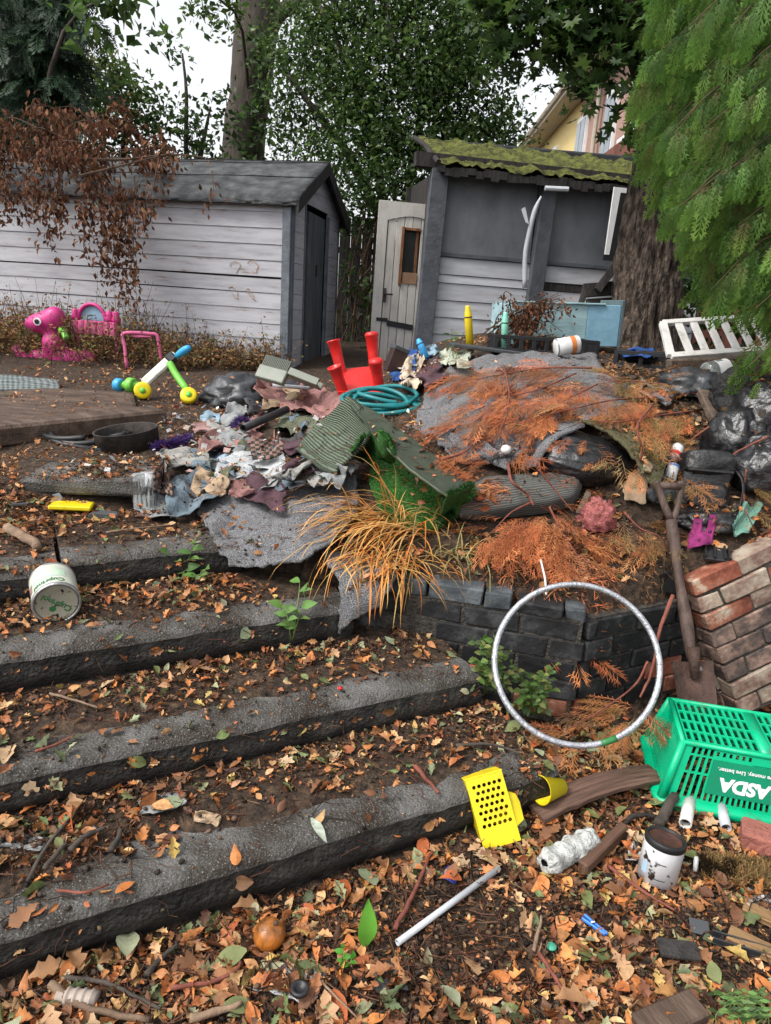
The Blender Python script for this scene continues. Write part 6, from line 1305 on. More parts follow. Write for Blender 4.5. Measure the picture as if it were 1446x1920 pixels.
# ------------------------------------------------------------------ foreground objects
# perforated yellow peg basket
bl0 = atz(908, 1596, .0); br0 = atz(966, 1588, .0) ; tl0 = at(872, 1462, bl0.y + .10)
uz = (tl0 - bl0); hgt = uz.length; wx = .118; uxx = (at(938, 1446, tl0.y + .02) - tl0); uxx -= uz * (uxx.dot(uz) / uz.dot(uz)); uxx.normalize(); uz.normalize(); uyy = uz.cross(uxx)
uyy = uyy if uyy.y > 0 else -uyy
pb = thing('peg_basket', 'bright yellow perforated plastic peg basket propped on the lowest step', 'basket', bl0, Matrix(((uxx.x, uyy.x, uz.x), (uxx.y, uyy.y, uz.y), (uxx.z, uyy.z, uz.z))))
def perforated(w_, h_, z0, cols, rows, cell, rad, th=.003):
    m = MB(); Wd = w_
    def ring(cx_, cz_, hw, hh):
        sq = [(-hw, -hh), (0, -hh), (hw, -hh), (hw, 0), (hw, hh), (0, hh), (-hw, hh), (-hw, 0)]; ci = [(rad * math.cos(R(225 + 45 * k)), rad * math.sin(R(225 + 45 * k))) for k in range(8)]
        for yy, fl in ((0, 1), (th, -1)):
            vs = [(cx_ + a_, yy, cz_ + b_) for a_, b_ in sq] + [(cx_ + a_, yy, cz_ + b_) for a_, b_ in ci]; fs = [(k, (k + 1) % 8, 8 + (k + 1) % 8, 8 + k)[::fl] for k in range(8)]; m.add(vs, fs)
        m.add([(cx_ + a_, yy, cz_ + b_) for yy in (0, th) for a_, b_ in ci], [(k, 8 + k, 8 + (k + 1) % 8, (k + 1) % 8) for k in range(8)])
    ch = (h_ - z0 - .02) / rows; cw = cell
    for j in range(rows):
        off = .012 + (cw / 2 if j % 2 else 0); zc = z0 + (j + .5) * ch; n_ = cols - (j % 2)
        for i in range(n_): ring(off + (i + .5) * cw, zc, cw / 2, ch / 2)
        m.box((off / 2, th / 2, zc), (off, th, ch)); e_ = off + n_ * cw; m.box(((e_ + Wd) / 2, th / 2, zc), (Wd - e_, th, ch))
    m.box((Wd / 2, th / 2, z0 / 2), (Wd, th, z0)); m.box((Wd / 2, th / 2, h_ - .01), (Wd, th, .02)); return m
perforated(wx, hgt, .055, 6, 7, .0165, .0062).build('front', M_yel, pb)
MB().box((wx - .0015, .052, hgt * .52), (.003, .10, hgt * .96)).build('side', M_yel, pb); MB().box((.0015, .052, hgt * .5), (.003, .10, hgt)).build('side', M_yel, pb); MB().box((wx / 2, .102, hgt / 2), (wx, .003, hgt)).build('back', M_yel, pb); MB().box((wx / 2, .052, .0015), (wx - .008, .098, .003)).build('base', M_yel, pb); MB().bbox((wx / 2, .052, hgt - .002), (wx + .004, .106, .006), .002).build('top', M_yel, pb)
MB().poly([(wx + .001, .004, .04), (wx + .03, .02, .05), (wx + .034, .03, .10), (wx + .028, .03, .125), (wx + .001, .02, .14)], (0, 1, 0), .06).build('hook_flap', M_yel, pb)
# yellow cup
a = hit(1035, 1478, .04); t = thing('yellow_cup', 'small yellow plastic cup on its side spilling leaves', 'cup', a, zb(at(1010, 1482, a.y - .03) - at(1060, 1474, a.y + .03))); MB().lathe([(0, -.045), (.026, -.045), (.045, .05), (.048, .052), (.043, .05), (.024, -.04), (0, -.04)], 28).build('body', M_yel, t, True)
# curved plank
M_lino = mat('brown_ribbed_decking', [(.3, (.05, .028, .02)), (.55, (.13, .075, .055)), (.8, (.2, .13, .10))], 6, .8, .4, 60, stretch=(14, .5, 8))
random.seed(3); plank('curved brown ribbed plank lying below the hoop', atz(1008, 1532, .03) + Vector((0, .03, 0)), atz(1235, 1448, .04), .095, .014, M_lino, warp=.03)
# paint roller sleeve
a = atz(1022, 1620, .045); b = atz(1112, 1572, .045); t = thing('paint_roller_sleeve', 'fluffy grey white paint roller sleeve lying on leaves', 'roller', a, zb(b - a)); L = (b - a).length
M_fluff = mat('matted_grey_fleece', [(.3, (.22, .22, .20)), (.5, (.42, .43, .41)), (.75, (.58, .59, .57))], 26, .98, 1.0, 60, dist=.02)
def wfl(p, g): e = nz(p, 28, 2) * .008 + nz(p, 70, 4) * .004; d = Vector((math.cos(g), math.sin(g), 0)); return p + d * e
MB().lathe([(.012, .0), (.026, -.004), (.034, .008)] + [(.036 + .003 * math.sin(i), .008 + (L - .016) * i / 24) for i in range(1, 24)] + [(.034, L - .004), (.022, L), (.010, L)], 40, None, wfl).build('sleeve', M_fluff, t, True); MB().lathe([(.012, -.002), (.012, .03), (0, .03)], 16).build('core', M_blackp, t); MB().tube([(0, 0, L - .02), (.004, 0, L + .02), (.02, .01, L + .06)], .008, 8).build('handle_end', plastic('orange_plastic', (.6, .1, .01)), t, True)
random.seed(6); M_offcut = mat('varnished_brown_wood', [(.3, (.055, .028, .018)), (.6, (.12, .065, .042)), (.8, (.18, .11, .075))], 6, .7, .3, 30, stretch=(3, .5, 3))
plank('brown wooden batten offcut beside the roller sleeve', atz(1092, 1628, .03), atz(1170, 1552, .045), .03, .038, M_offcut)
stick('curved dark iron bar behind the batten', [(1168, 1545, .01), (1195, 1532, .015), (1230, 1535, .01)], .009, M_rustm, .9)
stick('dark bark covered stick end under the green basket', [(1232, 1555, .01), (1245, 1530, .02), (1262, 1500, .03)], .018, M_bark2, .95)
# white tin with a black lid
c = atz(1243, 1672, 0) + Vector((0, .055, 0)); t = thing('small_paint_tin', 'white splattered paint tin with rusty black lid among the leaves', 'paint tin', c, Matrix.Rotation(R(-7), 3, 'X') @ Matrix.Rotation(R(6), 3, 'Y')); r, L = .056, .125
M_splat = mat('white_paint_splattered', [(.3, (.56, .57, .59)), (.7, (.68, .69, .71))], 9, .4, .1, speck=((.03, .025, .022), 38, .61))
MB().lathe([(0, 0), (r, 0), (r, L - .012)], 40).build('body', M_splat, t, True); m = MB(); m.lathe([(r, L - .016), (r * 1.04, L - .012), (r * 1.05, L), (r * .98, L + .006), (r * .9, L + .005), (r * .86, L - .003)], 40); m.build('rim', M_blackp, t, True)
MB().lathe([(r * .86, L - .003), (r * .80, L + .001), (r * .76, L - .004), (0, L - .003)], 40).build('lid', mat('rusty_lid', [(.3, (.02, .012, .009)), (.55, (.07, .03, .02)), (.8, (.11, .05, .03))], 14, .7, .4), t, True)
def bandp(a0, a1, z0, z1, mt): m = MB(); n = 8; m.add([Vector((math.cos(a0 + (a1 - a0) * i / n) * (r + .0008), math.sin(a0 + (a1 - a0) * i / n) * (r + .0008), z)) for i in range(n + 1) for z in (z0, z1)], [(2 * i, 2 * i + 2, 2 * i + 3, 2 * i + 1) for i in range(n)]); m.build('label_print', mt, t, True)
bandp(R(192), R(212), .025, .06, mat('faded_blue_label', [(.3, (.25, .36, .46)), (.7, (.35, .45, .55))], 9, .5, 0))
for k in range(3): bandp(R(218), R(226), .028 + k * .012, .034 + k * .012, M_gplast)
bandp(R(235), R(262), .07, .073, M_gplast); bandp(R(235), R(268), .022, .025, M_gplast)
t = thing('bottle_cap', 'round white cap standing on edge by the doormat', 'cap', atz(1303, 1632, .0) + Vector((0, .0, .022)), zb(Vector((.9, -.5, .15)))); MB().lathe([(0, .006), (.015, .006), (.017, .004), (.022, .004), (.022, -.006), (0, -.006)], 24).build('disc', M_tinw, t, True)
# coir doormat piece: bristles
def coir(label, pts, n):
    o = sheet('coir_mat', pts, mat('coir_base', [(.3, (.05, .035, .015)), (.7, (.16, .11, .05))], 40, .95, .6), 30, 12, .008, 10, .012, seed=71, clear=True); tag(o, label, 'doormat'); me = o.data
    polys = [p for p in me.polygons if p.normal.z > .1]; T = []
    for k in range(n): p = polys[RNG.integers(0, len(polys))]; vs = [me.vertices[i].co for i in p.vertices]; T.append(tuple(vs[0].lerp(vs[1], RNG.random()).lerp(vs[3].lerp(vs[2], RNG.random()), RNG.random())))
    T = np.array(T); D = np.stack([RNG.normal(-.2, .6, n), RNG.normal(-.2, .6, n), np.ones(n)], 1); tv = np.array([(-.045, 0, 0), (.045, 0, 0), (.03, 1, .06), (-.03, 1, .06)])
    V, F = stack(tv, np.array([(0, 1, 2, 3)]), dirs_rot(D, RNG.normal(0, 1, (n, 3))), T, RNG.uniform(.014, .03, n)); dark = nzv(T) ; cols = pal(n, [(.26, .17, .07), (.34, .23, .10), (.18, .11, .045)]); cols[dark] = cols[dark] * .12
    npmesh('bristles', V, F, M_dryleaf, o, np.repeat(cols, 4, 0), world=False)
def nzv(T): return np.array([mnoise.noise(Vector(p) * 22) > .18 for p in T])
coir('bristly tan and black doormat scrap beside the red brick', [[(1310, 1608, .01), (1380, 1610, .01), (1470, 1625, .01)], [(1315, 1632, .01), (1385, 1640, .01), (1470, 1655, .01)], [(1320, 1655, .0), (1390, 1668, .0), (1470, 1680, .0)]], 5200)
random.seed(2); t = thing('loose_brick', 'single salmon red brick at the right edge of the leaves', 'brick', atz(1448, 1622, 0) + Vector((.03, .05, .035)), Matrix.Rotation(R(-24), 3, 'Z')); MB().bbox((0, 0, 0), (.20, .10, .07), .006, jit=.003).build('body', mat('salmon_brick', [(.3, (.20, .07, .055)), (.6, (.32, .12, .09)), (.8, (.38, .17, .13))], 14, .9, .6, 60), t)
pipe_('long thin white plastic pipe lying in the foreground leaves', atz(745, 1768, .02), atz(935, 1628, .03), .0085, M_white); pipe_('white plastic pipe end poking out under the basket', atz(1362, 1553, .02), atz(1352, 1510, .03), .017, M_white); pipe_('dirty white tube end left of the other pipe under the basket', atz(1285, 1545, .025), atz(1294, 1500, .03), .02, M_wpaint)
a = atz(106, 1868, .022); b = atz(182, 1876, .022); t = thing('ribbed_tube', 'beige ribbed plastic tube in the bottom left leaves', 'tube', a, zb(b - a)); L = (b - a).length; M_beige = plastic('beige_plastic', (.34, .28, .24), .5)
pf_ = [(0, 0), (.012, 0), (.014, .02)]
for k in range(4): z = .02 + (L - .02) * k / 4; pf_ += [(.019, z + .002), (.022, z + .004), (.022, z + .008), (.019, z + .010)]
MB().lathe(pf_ + [(.019, L), (0, L)], 20).build('body', M_beige, t, True)
t = thing('clothes_peg', 'bright blue plastic clothes peg in the foreground', 'peg', atz(1115, 1735, .014), Matrix.Rotation(R(-52), 3, 'Z')); M_peg = plastic('peg_blue', (.03, .18, .62)); MB().bbox((0, .005, .0), (.075, .007, .01), .002).build('jaw', M_peg, t); MB().bbox((0, -.006, 0), (.07, .006, .01), .002, Matrix.Rotation(R(7), 3, 'Z')).build('jaw', M_peg, t); MB().tube([(-.008, -.006, .006), (-.002, .0, .009), (-.008, .006, .006)], .003, 6).build('spring', M_steel, t)
o = MB().lathe([(0, .004), (.012, .003), (.014, 0), (0, 0)], 18).build('plastic_disc', plastic('jade_plastic', (.06, .34, .22)), None, True); o.location = atz(1034, 1775, .012); one(o, 'small jade green plastic disc in the bottom leaves', 'cap')
t = thing('orange_gourd', 'orange brown withered fruit lying in the bottom leaves', 'fruit', atz(505, 1752, .032), Matrix.Rotation(R(20), 3, 'Y')); M_gourd = mat('withered_orange_skin', [(.36, (.05, .025, .012)), (.46, (.22, .08, .018)), (.6, (.40, .13, .02))], 14, .35, .3, 40, spec=.5)
MB().lathe([(0, -.038), (.02, -.034), (.036, -.016), (.04, .002), (.035, .02), (.02, .034), (0, .036)], 28, None, lambda p, g: p * (1 + .012 * math.cos(3 * g) + .06 * nz(p, 25, 3))).build('body', M_gourd, t, True); MB().tube([(0, 0, .034), (.005, 0, .045)], .005, 6).build('stalk', M_twig, t)
random.seed(12)
for lb, a_, b_, w_, h_, mt_ in (('split yellow brown timber splinter at the lower right edge', (1395, 1700), (1470, 1735), .045, .02, mat('split_tan_wood', [(.3, (.14, .08, .035)), (.6, (.28, .17, .08)), (.8, (.36, .24, .12))], 6, .85, .5, 30, stretch=(3, .5, 3))), ('second tan timber strip below the first splinter', (1365, 1750), (1470, 1800), .05, .02, None), ('dark rotten timber block near the bottom right corner', (1200, 1935), (1310, 1885), .07, .035, M_sleeper), ('dark slate like wood chip below the small paint tin', (1235, 1775), (1310, 1785), .055, .01, M_dark)):
    if mt_ is None: mt_ = MATS['split_tan_wood']
    plank(lb, atz(*a_, .02), atz(*b_, .025), w_, h_, mt_)
o = MB().bbox((0, 0, 0), (.05, .045, .006), .002).build('plastic_chip', M_gplast); o.location = atz(1312, 1738, .015); o.rotation_euler = (R(8), 0, R(-14)); one(o, 'square dark grey plastic chip by the black channel', 'plastic piece')
t = thing('plastic_channel', 'black plastic channel strip lying lower right', 'channel', atz(1338, 1762, .015), Matrix.Rotation(math.atan2(-.03, .1) * 1.1, 3, 'Z')); MB().bbox((.07, 0, 0), (.15, .03, .006), .002).build('base', M_blkpl, t)
for y in (-.013, .013): MB().bbox((.07, y, .011), (.15, .005, .018), .002).build('flange', M_blkpl, t)
for x in (.02, .07, .12): MB().bbox((x, 0, .009), (.005, .022, .014), .001).build('web', M_blkpl, t)
o = MB().lathe([(0, .0), (.02, .0), (.022, .01), (.014, .012), (.012, .004), (0, .004)], 20).build('black_cap', M_blkpl, None, True); o.location = hit(562, 1858, .02); one(o, 'round black cap on the clear packaging', 'cap')
o = MB().lathe([(0, -.012), (.010, -.008), (.013, 0), (.010, .008), (0, .012)], 14).build('ping_pong_ball', M_tinw, None, True); o.scale = (1.9, 1.9, 1.9); o.location = hit(949, 843, .03); one(o, 'small white ball on the dead sprays left of the bin bag', 'ball')
o = MB().lathe([(0, -.006), (.008, -.004), (.009, .002), (0, .006)], 14).build('red_berry', M_red, None, True); o.location = hit(638, 1290, .008); one(o, 'red bottle top on the nose of the second step', 'bottle top')
rebuild()
# ------------------------------------------------------------------ dead cypress branches on the heap
OR = [(.30, .085, .035), (.42, .13, .05), (.50, .19, .075), (.34, .115, .045), (.22, .10, .045), (.16, .08, .04)]
OL = [(.32, .15, .055), (.24, .15, .06), (.40, .17, .065), (.19, .14, .055)]
def dead_branch(label, pts, nf, flen, cols, seed, spread=.10, rad=.005, tmpl=None, lift=.035, conform=True):
    tmpl = tmpl or DF; rs_ = random.Random(seed); q = catmull([P(p) for p in pts], 24); t = thing('dead_cypress_branch', label, 'branch', q[0], None, 'dead orange cypress branches on the heap')
    MB().tube(q, [rad * (1 - .7 * i / 23) for i in range(24)], 6).build('stem', M_redtwig, t, True, True)
    T = []; D = []; N = []
    for k in range(nf):
        f_ = rs_.uniform(1, 22.9); i = int(f_); p = q[i].lerp(q[i + 1], f_ - i); dr_ = (q[i + 1] - q[i]).normalized(); sd_ = dr_.cross(Vector((0, 0, 1))).normalized() * rs_.choice((-1, 1))
        d = dr_ * rs_.uniform(.5, 1.1) + sd_ * rs_.uniform(.2, 1.0); T.append(tuple(p + sd_ * rs_.uniform(0, spread))); D.append((d.x, d.y, rs_.uniform(-.25, .2))); N.append((rs_.gauss(0, .35), rs_.gauss(-.25, .35), 1))
    T = np.array(T); D = np.array(D); N = np.array(N); Vs = []; Fs = []; Cs = []; off = 0
    for s_ in range(len(tmpl)):
        i = np.arange(nf) % len(tmpl) == s_; V, F = stack(*tmpl[s_], dirs_rot(D[i], N[i]), T[i], RNG.uniform(.7, 1.25, i.sum()) * flen); Vs.append(V); Fs.append(F + off); off += len(V); Cs.append(np.repeat(pal(i.sum(), cols, .3), len(tmpl[s_][0]), 0))
    V = np.vstack(Vs)
    if conform:
        for k in range(0, len(V), 4):
            m_ = V[k:k + 4].mean(0); z, _ = drop(m_[0], m_[1], m_[2] + .35)
            g = m_[2] - z
            if g < .006: V[k:k + 4, 2] += .006 - g + lift * RNG.random() * .5
            elif g > lift * 2 and g < .6: V[k:k + 4, 2] -= (g - lift * 2) * .6
    npmesh('foliage', V, np.vstack(Fs), M_dryleaf, t, np.vstack(Cs)); return t
B_ = [('orange dead cypress spray across the crest of the heap', [(1110, 690, .06), (1020, 690, .07), (950, 700, .06), (890, 712, .05)], 60, .24, OR), ('dead cypress branch over the left carpet fold', [(960, 720, .07), (930, 760, .06), (890, 790, .06), (850, 812, .05)], 22, .22, OR), ('dead cypress branch left of the white ball', [(1000, 760, .06), (960, 800, .06), (930, 850, .05), (880, 830, .05)], 40, .20, OR),
 ('dead cypress spray above the bin bag', [(1230, 745, .06), (1150, 750, .07), (1080, 765, .07), (1010, 780, .06)], 60, .22, OR + OL), ('browning cypress branch covering the right shoulder of the heap', [(1300, 770, .06), (1230, 780, .07), (1170, 790, .07), (1110, 790, .08)], 70, .20, OL + OR[:2]), ('olive brown cypress sprays beside the boot', [(1330, 800, .06), (1290, 830, .06), (1270, 860, .06), (1260, 900, .05)], 60, .18, OL), ('dead cypress sprays behind the jar and foam cup', [(1310, 740, .05), (1240, 720, .06), (1170, 715, .06), (1120, 720, .05)], 46, .18, OL),
 ('bright orange dead spray hanging over the brick wall', [(1030, 950, .07), (1050, 990, .07), (1075, 1030, .06), (1110, 1085, .04)], 52, .20, OR[:4]), ('orange dead spray below the striped cushion', [(1000, 940, .12), (960, 960, .11), (930, 990, .06), (900, 1020, .04)], 46, .19, OR[:4]), ('orange dead spray lying on the striped cushion', [(1010, 880, .13), (1030, 905, .14), (1050, 930, .14), (1075, 960, .10)], 16, .14, OR[:4]), ('dead cypress branch along the wall top behind the hoop', [(960, 985, .06), (1000, 1020, .05), (1050, 1050, .04), (1120, 1075, .03)], 46, .19, OR), ('drooping brown sprays right of the backpack', [(1400, 880, .06), (1395, 920, .06), (1400, 960, .05), (1420, 1000, .04)], 26, .14, OL), ('orange sprays across the middle of the big grey carpet', [(1080, 700, .06), (1010, 730, .07), (950, 745, .07), (890, 770, .05)], 40, .20, OR), ('long orange spray sliding down toward the bin bag', [(1120, 720, .07), (1060, 750, .07), (1000, 775, .07), (960, 820, .05)], 40, .20, OR), ('brown sprays in front of the net sack', [(1170, 960, .04), (1200, 990, .04), (1240, 1010, .04), (1250, 1060, .03)], 40, .15, OL + OR[3:])]
for k, (lb, pts, nf, fl, cs) in enumerate(B_): dead_branch(lb, pts, int(nf * .85), fl * .82, cs, 100 + k)
dead_branch('brown cypress sprig lying at the foot of the wall inside the hoop', [(1215, 1240, None, 2.36), (1190, 1285, None, 2.33), (1130, 1330, None, 2.28), (1060, 1370, None, 2.2)], 34, .14, OL + OR[2:], 130, .03, conform=True)
for lb, pts, r_ in (('long red bare twig crossing the dead sprays down the heap', [(1225, 760, .09), (1195, 800, .12), (1205, 850, .14), (1190, 880, .13)], .006), ('red twig from the boot to the backpack', [(1440, 820, .08), (1380, 850, .08), (1345, 878, .09), (1318, 850, .09)], .005), ('red twig leaning through the hoop', [(1262, 1120, None, 2.5), (1238, 1180, None, 2.4), (1222, 1260, None, 2.33), (1200, 1310, None, 2.28)], .008), ('dark red twig lying over the ribbed strip', [(755, 875, .10), (840, 860, .11), (880, 842, .10), (910, 800, .09)], .006), ('forked red twig over the cushion', [(952, 870, .1), (960, 905, .13), (990, 930, .14), (1000, 950, .12)], .007), ('thin red twig arching over the carpet left of the ball', [(945, 690, .1), (955, 740, .1), (945, 790, .09), (925, 835, .08)], .005)): stick(lb, pts, r_, M_redtwig, .5, 'twig')
# ------------------------------------------------------------------ dry orange grass tuft
def hith(u, v):
    d = ray(u, v); p = CAMP + d * 1.2
    while p.z > H(p.x, p.y) and p.y < 8: p += d * .01
    return p
def tuft(label, base, n, lmin, lmax, dirf, cols, w_=.0035, name='dry_grass_tuft'):
    Vs = []; Fs = []; Cs = []; off = 0; seg = 9
    for k in range(n):
        b = base(); d = dirf(); L = RNG.uniform(lmin, lmax); p = Vector(b); v = Vector(d).normalized(); st = L / seg; gr = RNG.uniform(.10, .32); side_ = v.cross(Vector((0, 0, 1))); side_ = side_.normalized() if side_.length > .01 else Vector((1, 0, 0)); kink = RNG.integers(4, 9)
        pts = []
        for i in range(seg + 1):
            ww = w_ * (1 - i / seg) ** .5 * RNG.uniform(.9, 1.1); pts += [tuple(p - side_ * ww), tuple(p + side_ * ww)]; v = (v + Vector((RNG.normal(0, .05), RNG.normal(0, .05), -gr * (2.2 if i >= kink else .7)))).normalized(); p = p + v * st
            z, _ = drop(p.x, p.y, p.z + .4)
            if p.z < z + .008 and z - p.z < .05: p.z = z + .008
        Vs.append(np.array(pts)); Fs.append(np.array([(2 * i, 2 * i + 1, 2 * i + 3, 2 * i + 2) for i in range(seg)]) + off); off += len(pts); Cs.append(np.repeat(pal(1, cols), len(pts), 0))
    return one(npmesh(name, np.vstack(Vs), np.vstack(Fs), M_dryleaf, None, np.vstack(Cs), smooth=True), label, 'grass')
gb = hith(765, 985)
GO = [(.55, .25, .065), (.60, .32, .10), (.48, .19, .05), (.52, .33, .12), (.5, .16, .035), (.42, .26, .08)]
tuft('big tuft of dry orange grass arching over the grey carpet', lambda: gb + Vector((RNG.normal(-.02, .10), RNG.normal(0, .05), -.01)), 300, .18, .52, lambda: (RNG.normal(-.75, .45), RNG.normal(-.30, .35), RNG.uniform(.15, .85)), GO, .0038)
gb2 = hith(690, 1045); tuft('smaller curled dry grass hanging over the brick wall', lambda: gb2 + Vector((RNG.normal(.07, .09), RNG.normal(0, .05), 0)), 110, .15, .36, lambda: (RNG.normal(-.1, .6), RNG.normal(-.7, .3), RNG.uniform(.1, .7)), GO, .0035)
gb3 = hith(860, 1040); tuft('pale dry grass wisps at the right of the big tuft', lambda: gb3 + Vector((RNG.normal(0, .08), RNG.normal(0, .04), 0)), 70, .10, .28, lambda: (RNG.normal(.2, .7), RNG.normal(-.2, .4), RNG.uniform(.2, .7)), [(.34, .25, .10), (.30, .18, .06), (.22, .2, .08)], .003)
# ------------------------------------------------------------------ green plants
OV = blade_leaf(6, .30, 0, .2, .12); OV2 = blade_leaf(8, .2, 0, .1, .10)
def plant(label, spec, cols, name='leafy_plant', tm=OV, stemr=.003):
    """spec: list of (stem points, leaves [(t, size, dir)])"""
    t = thing(name, label, 'plant', P(spec[0][0][0])); stm = MB(); T = []; D = []; S = []
    for pts, n_, sz in spec:
        q = catmull([P(p) for p in pts], 14); stm.tube(q, [stemr * (1 - .6 * i / 13) for i in range(14)], 5)
        for k in range(n_):
            i = 4 + int(9 * k / max(1, n_ - 1)) if n_ > 1 else 13; p = q[min(13, i)]; d = (q[min(13, i)] - q[max(0, i - 2)]).normalized(); sd_ = Vector((1, -.2, .2)) * (1 if k % 2 else -1); T.append(tuple(p)); D.append(tuple(d * .5 + sd_ * (.9 if k < n_ - 1 else .1) + Vector((0, -.4, .05)))); S.append(sz * RNG.uniform(.8, 1.2))
    T = np.array(T); D = np.array(D); N = RNG.normal(0, .25, (len(T), 3)) + np.array([0, -.7, 1]); stm.build('stem', mat('green_stem', [(.3, (.08, .14, .03)), (.7, (.14, .2, .06))], 20, .6, .1) if 'green_stem' not in MATS else MATS['green_stem'], t, True, True)
    for k in range(len(T)):
        V, F = stack(*tm, dirs_rot(D[k:k + 1], N[k:k + 1]), T[k:k + 1], np.array(S[k:k + 1])); npmesh('leaf', V, F, M_leaf, t, np.repeat(pal(1, cols, .2), len(tm[0]), 0), smooth=True)
GL = [(.13, .25, .06), (.17, .30, .08), (.10, .19, .05)]
b = hit(335, 1095)
plant('bright green leafy seedling growing at the back of the third step', [([(335, 1095, 0), (330, 1070, None, 2.66), (318, 1040, None, 2.64)], 5, .055), ([(338, 1095, 0), (350, 1060, None, 2.65), (365, 1018, None, 2.62)], 7, .06), ([(345, 1097, 0), (365, 1085, None, 2.62), (385, 1068, None, 2.6)], 5, .05)], GL)
plant('small green seedling under the dry grass at the third step nose', [([(545, 1200, .0), (540, 1160, .05), (530, 1140, None, 2.42)], 5, .05), ([(548, 1200, 0), (560, 1160, .08), (572, 1120, None, 2.46)], 5, .06), ([(550, 1195, 0), (560, 1120, .12), (562, 1092, None, 2.55)], 3, .05)], GL)
plant('single upright bright green leaf in the foreground litter', [([(682, 1785, 0), (686, 1755, .03), (690, 1745, .04)], 1, .001)], GL)
p0 = atz(684, 1775, .01); o = npmesh('grass_leaf', *stack(*OV2, dirs_rot(np.array([[.04, .10, 1.0]]), np.array([[.3, -1, .1]])), np.array([tuple(p0)]), np.array([.125])), M_leaf, None, np.array([(.15, .42, .05)] * len(OV2[0])), smooth=True); one(o, 'broad bright green blade standing upright in the brown leaves', 'plant')
plant('tiny green sprout between the blade and the clear packaging', [([(645, 1810, 0), (645, 1795, .02), (643, 1778, .04)], 4, .022), ([(650, 1812, 0), (657, 1805, .02), (660, 1798, .03)], 3, .022)], [(.08, .3, .03), (.12, .36, .05)])
rs = random.Random(77)
for lb, cu_, cv_, su, sv, n_, sz in (('green trailing weed growing from the black wall beside the second step', 925, 1240, 40, 50, 22, .03), ('yellow green creeping weed at the wall foot inside the hoop', 1000, 1285, 45, 45, 24, .028)):
    sp_l = []
    for k in range(n_):
        u, v = cu_ + rs.uniform(-su, su), cv_ + rs.uniform(-sv, sv); yy = 2.40 + rs.uniform(-.05, .02); sp_l.append(([(cu_ + rs.uniform(-20, 20), cv_ + sv + 10, None, 2.40), (u * .5 + cu_ * .5, v * .5 + cv_ * .5 + 10, None, yy - .02), (u, v, None, yy - .03)], 6, sz))
    plant(lb, sp_l, [(.10, .19, .045), (.16, .24, .06), (.22, .24, .07), (.09, .15, .05)], 'creeping_weed', blade_leaf(3, .36, 0, .2, .12), .0018)
sp_l = [([(1395 + rs.uniform(-50, 50), 1930, 0.0), (1395 + rs.uniform(-50, 50), 1895, .03), (1390 + rs.uniform(-60, 55), 1860, .04)], 8, .022) for k in range(16)]; plant('feathery green weed in the bottom right corner', sp_l, GL + DG[2:], 'feathery_weed', blade_leaf(2, .2, 0, .1, .1), .0015)
plant('small green plant against the mossy shed boards', [([(850, 672, .05), (845, 640, None, 6.5), (848, 620, None, 6.5)], 7, .09), ([(855, 672, .05), (862, 640, None, 6.5), (870, 625, None, 6.5)], 5, .09)], MG, tm=blade_leaf(3, .2))
# dried brown branches in front of the cabinet
dv = thing('dried_vine', 'tangle of dried brown vine in front of the downpipe and blue cabinet', 'vine', at(980, 600, 5.35)); stv = MB(); T = []; D = []
for k in range(34):
    a = at(rs.uniform(900, 1000), rs.uniform(610, 665), 5.35); b = at(rs.uniform(960, 1075), rs.uniform(550, 650), 5.3); mm_ = a.lerp(b, .5) + Vector((rs.uniform(-.1, .1), 0, rs.uniform(.02, .2))); q = catmull([a, mm_, b], 10); stv.tube(q, [.006 - .004 * i / 9 for i in range(10)], 5)
    for j in range(16): p = q[rs.randrange(3, 10)]; T.append(tuple(p + Vector((rs.gauss(0, .02), rs.gauss(-.02, .02), rs.gauss(-.02, .02))))); D.append((rs.gauss(0, .5), rs.gauss(-.2, .4), -1))
for k in range(230): p = at(rs.gauss(1000, 30), rs.gauss(575, 14) + abs(rs.gauss(0, 12)), rs.uniform(5.3, 5.6)); T.append(tuple(p)); D.append((rs.gauss(0, 1), rs.gauss(0, .6), rs.gauss(-.4, .6)))
V, F = stack(*dl_, dirs_rot(np.array(D), RNG.normal(0, .6, (len(T), 3)) + np.array([0, -1, .2])), np.array(T), RNG.uniform(.018, .042, len(T))); npmesh('leaves', V, F, M_dryleaf, dv, np.repeat(pal(len(T), [(.14, .06, .035), (.22, .10, .05), (.08, .04, .025)]), len(dl_[0]), 0)); stv.build('stems', M_twig, dv, world=True)
rebuild()
# ------------------------------------------------------------------ leaf litter
BR = [(.36, .16, .06), (.44, .22, .09), (.28, .11, .04), (.50, .30, .15), (.20, .085, .035), (.42, .15, .045), (.15, .065, .03)]
BR2 = [(.10, .045, .024), (.14, .06, .03), (.075, .04, .025), (.22, .085, .035), (.46, .17, .05), (.30, .09, .035)]
GRN = [(.14, .155, .06), (.20, .22, .11), (.10, .13, .045), (.26, .26, .15), (.09, .11, .05)]
def oak(seed, curl): 
    V, F = blade_leaf(11, .30, 3.5, curl * 1.4, .2, seed); V = V.copy(); rs_ = random.Random(seed)
    V[:, 2] += np.array([.05 * math.sin(9 * p[0] + 4 * p[1] + seed) + .07 * (p[0] / .3) ** 2 * rs_.uniform(.3, 1.3) for p in V]); return V, F
TM = [oak(s, .25 * (s % 3) - .15) for s in range(4)] + [blade_leaf(6, .27, 0, .2, .16, 5), blade_leaf(6, .33, 0, -.2, .12, 6)]
SM = [(blade_leaf(4, .28, 2.5, .15, .15, 3)), blade_leaf(4, .28, 0, -.2, .2, 4)]
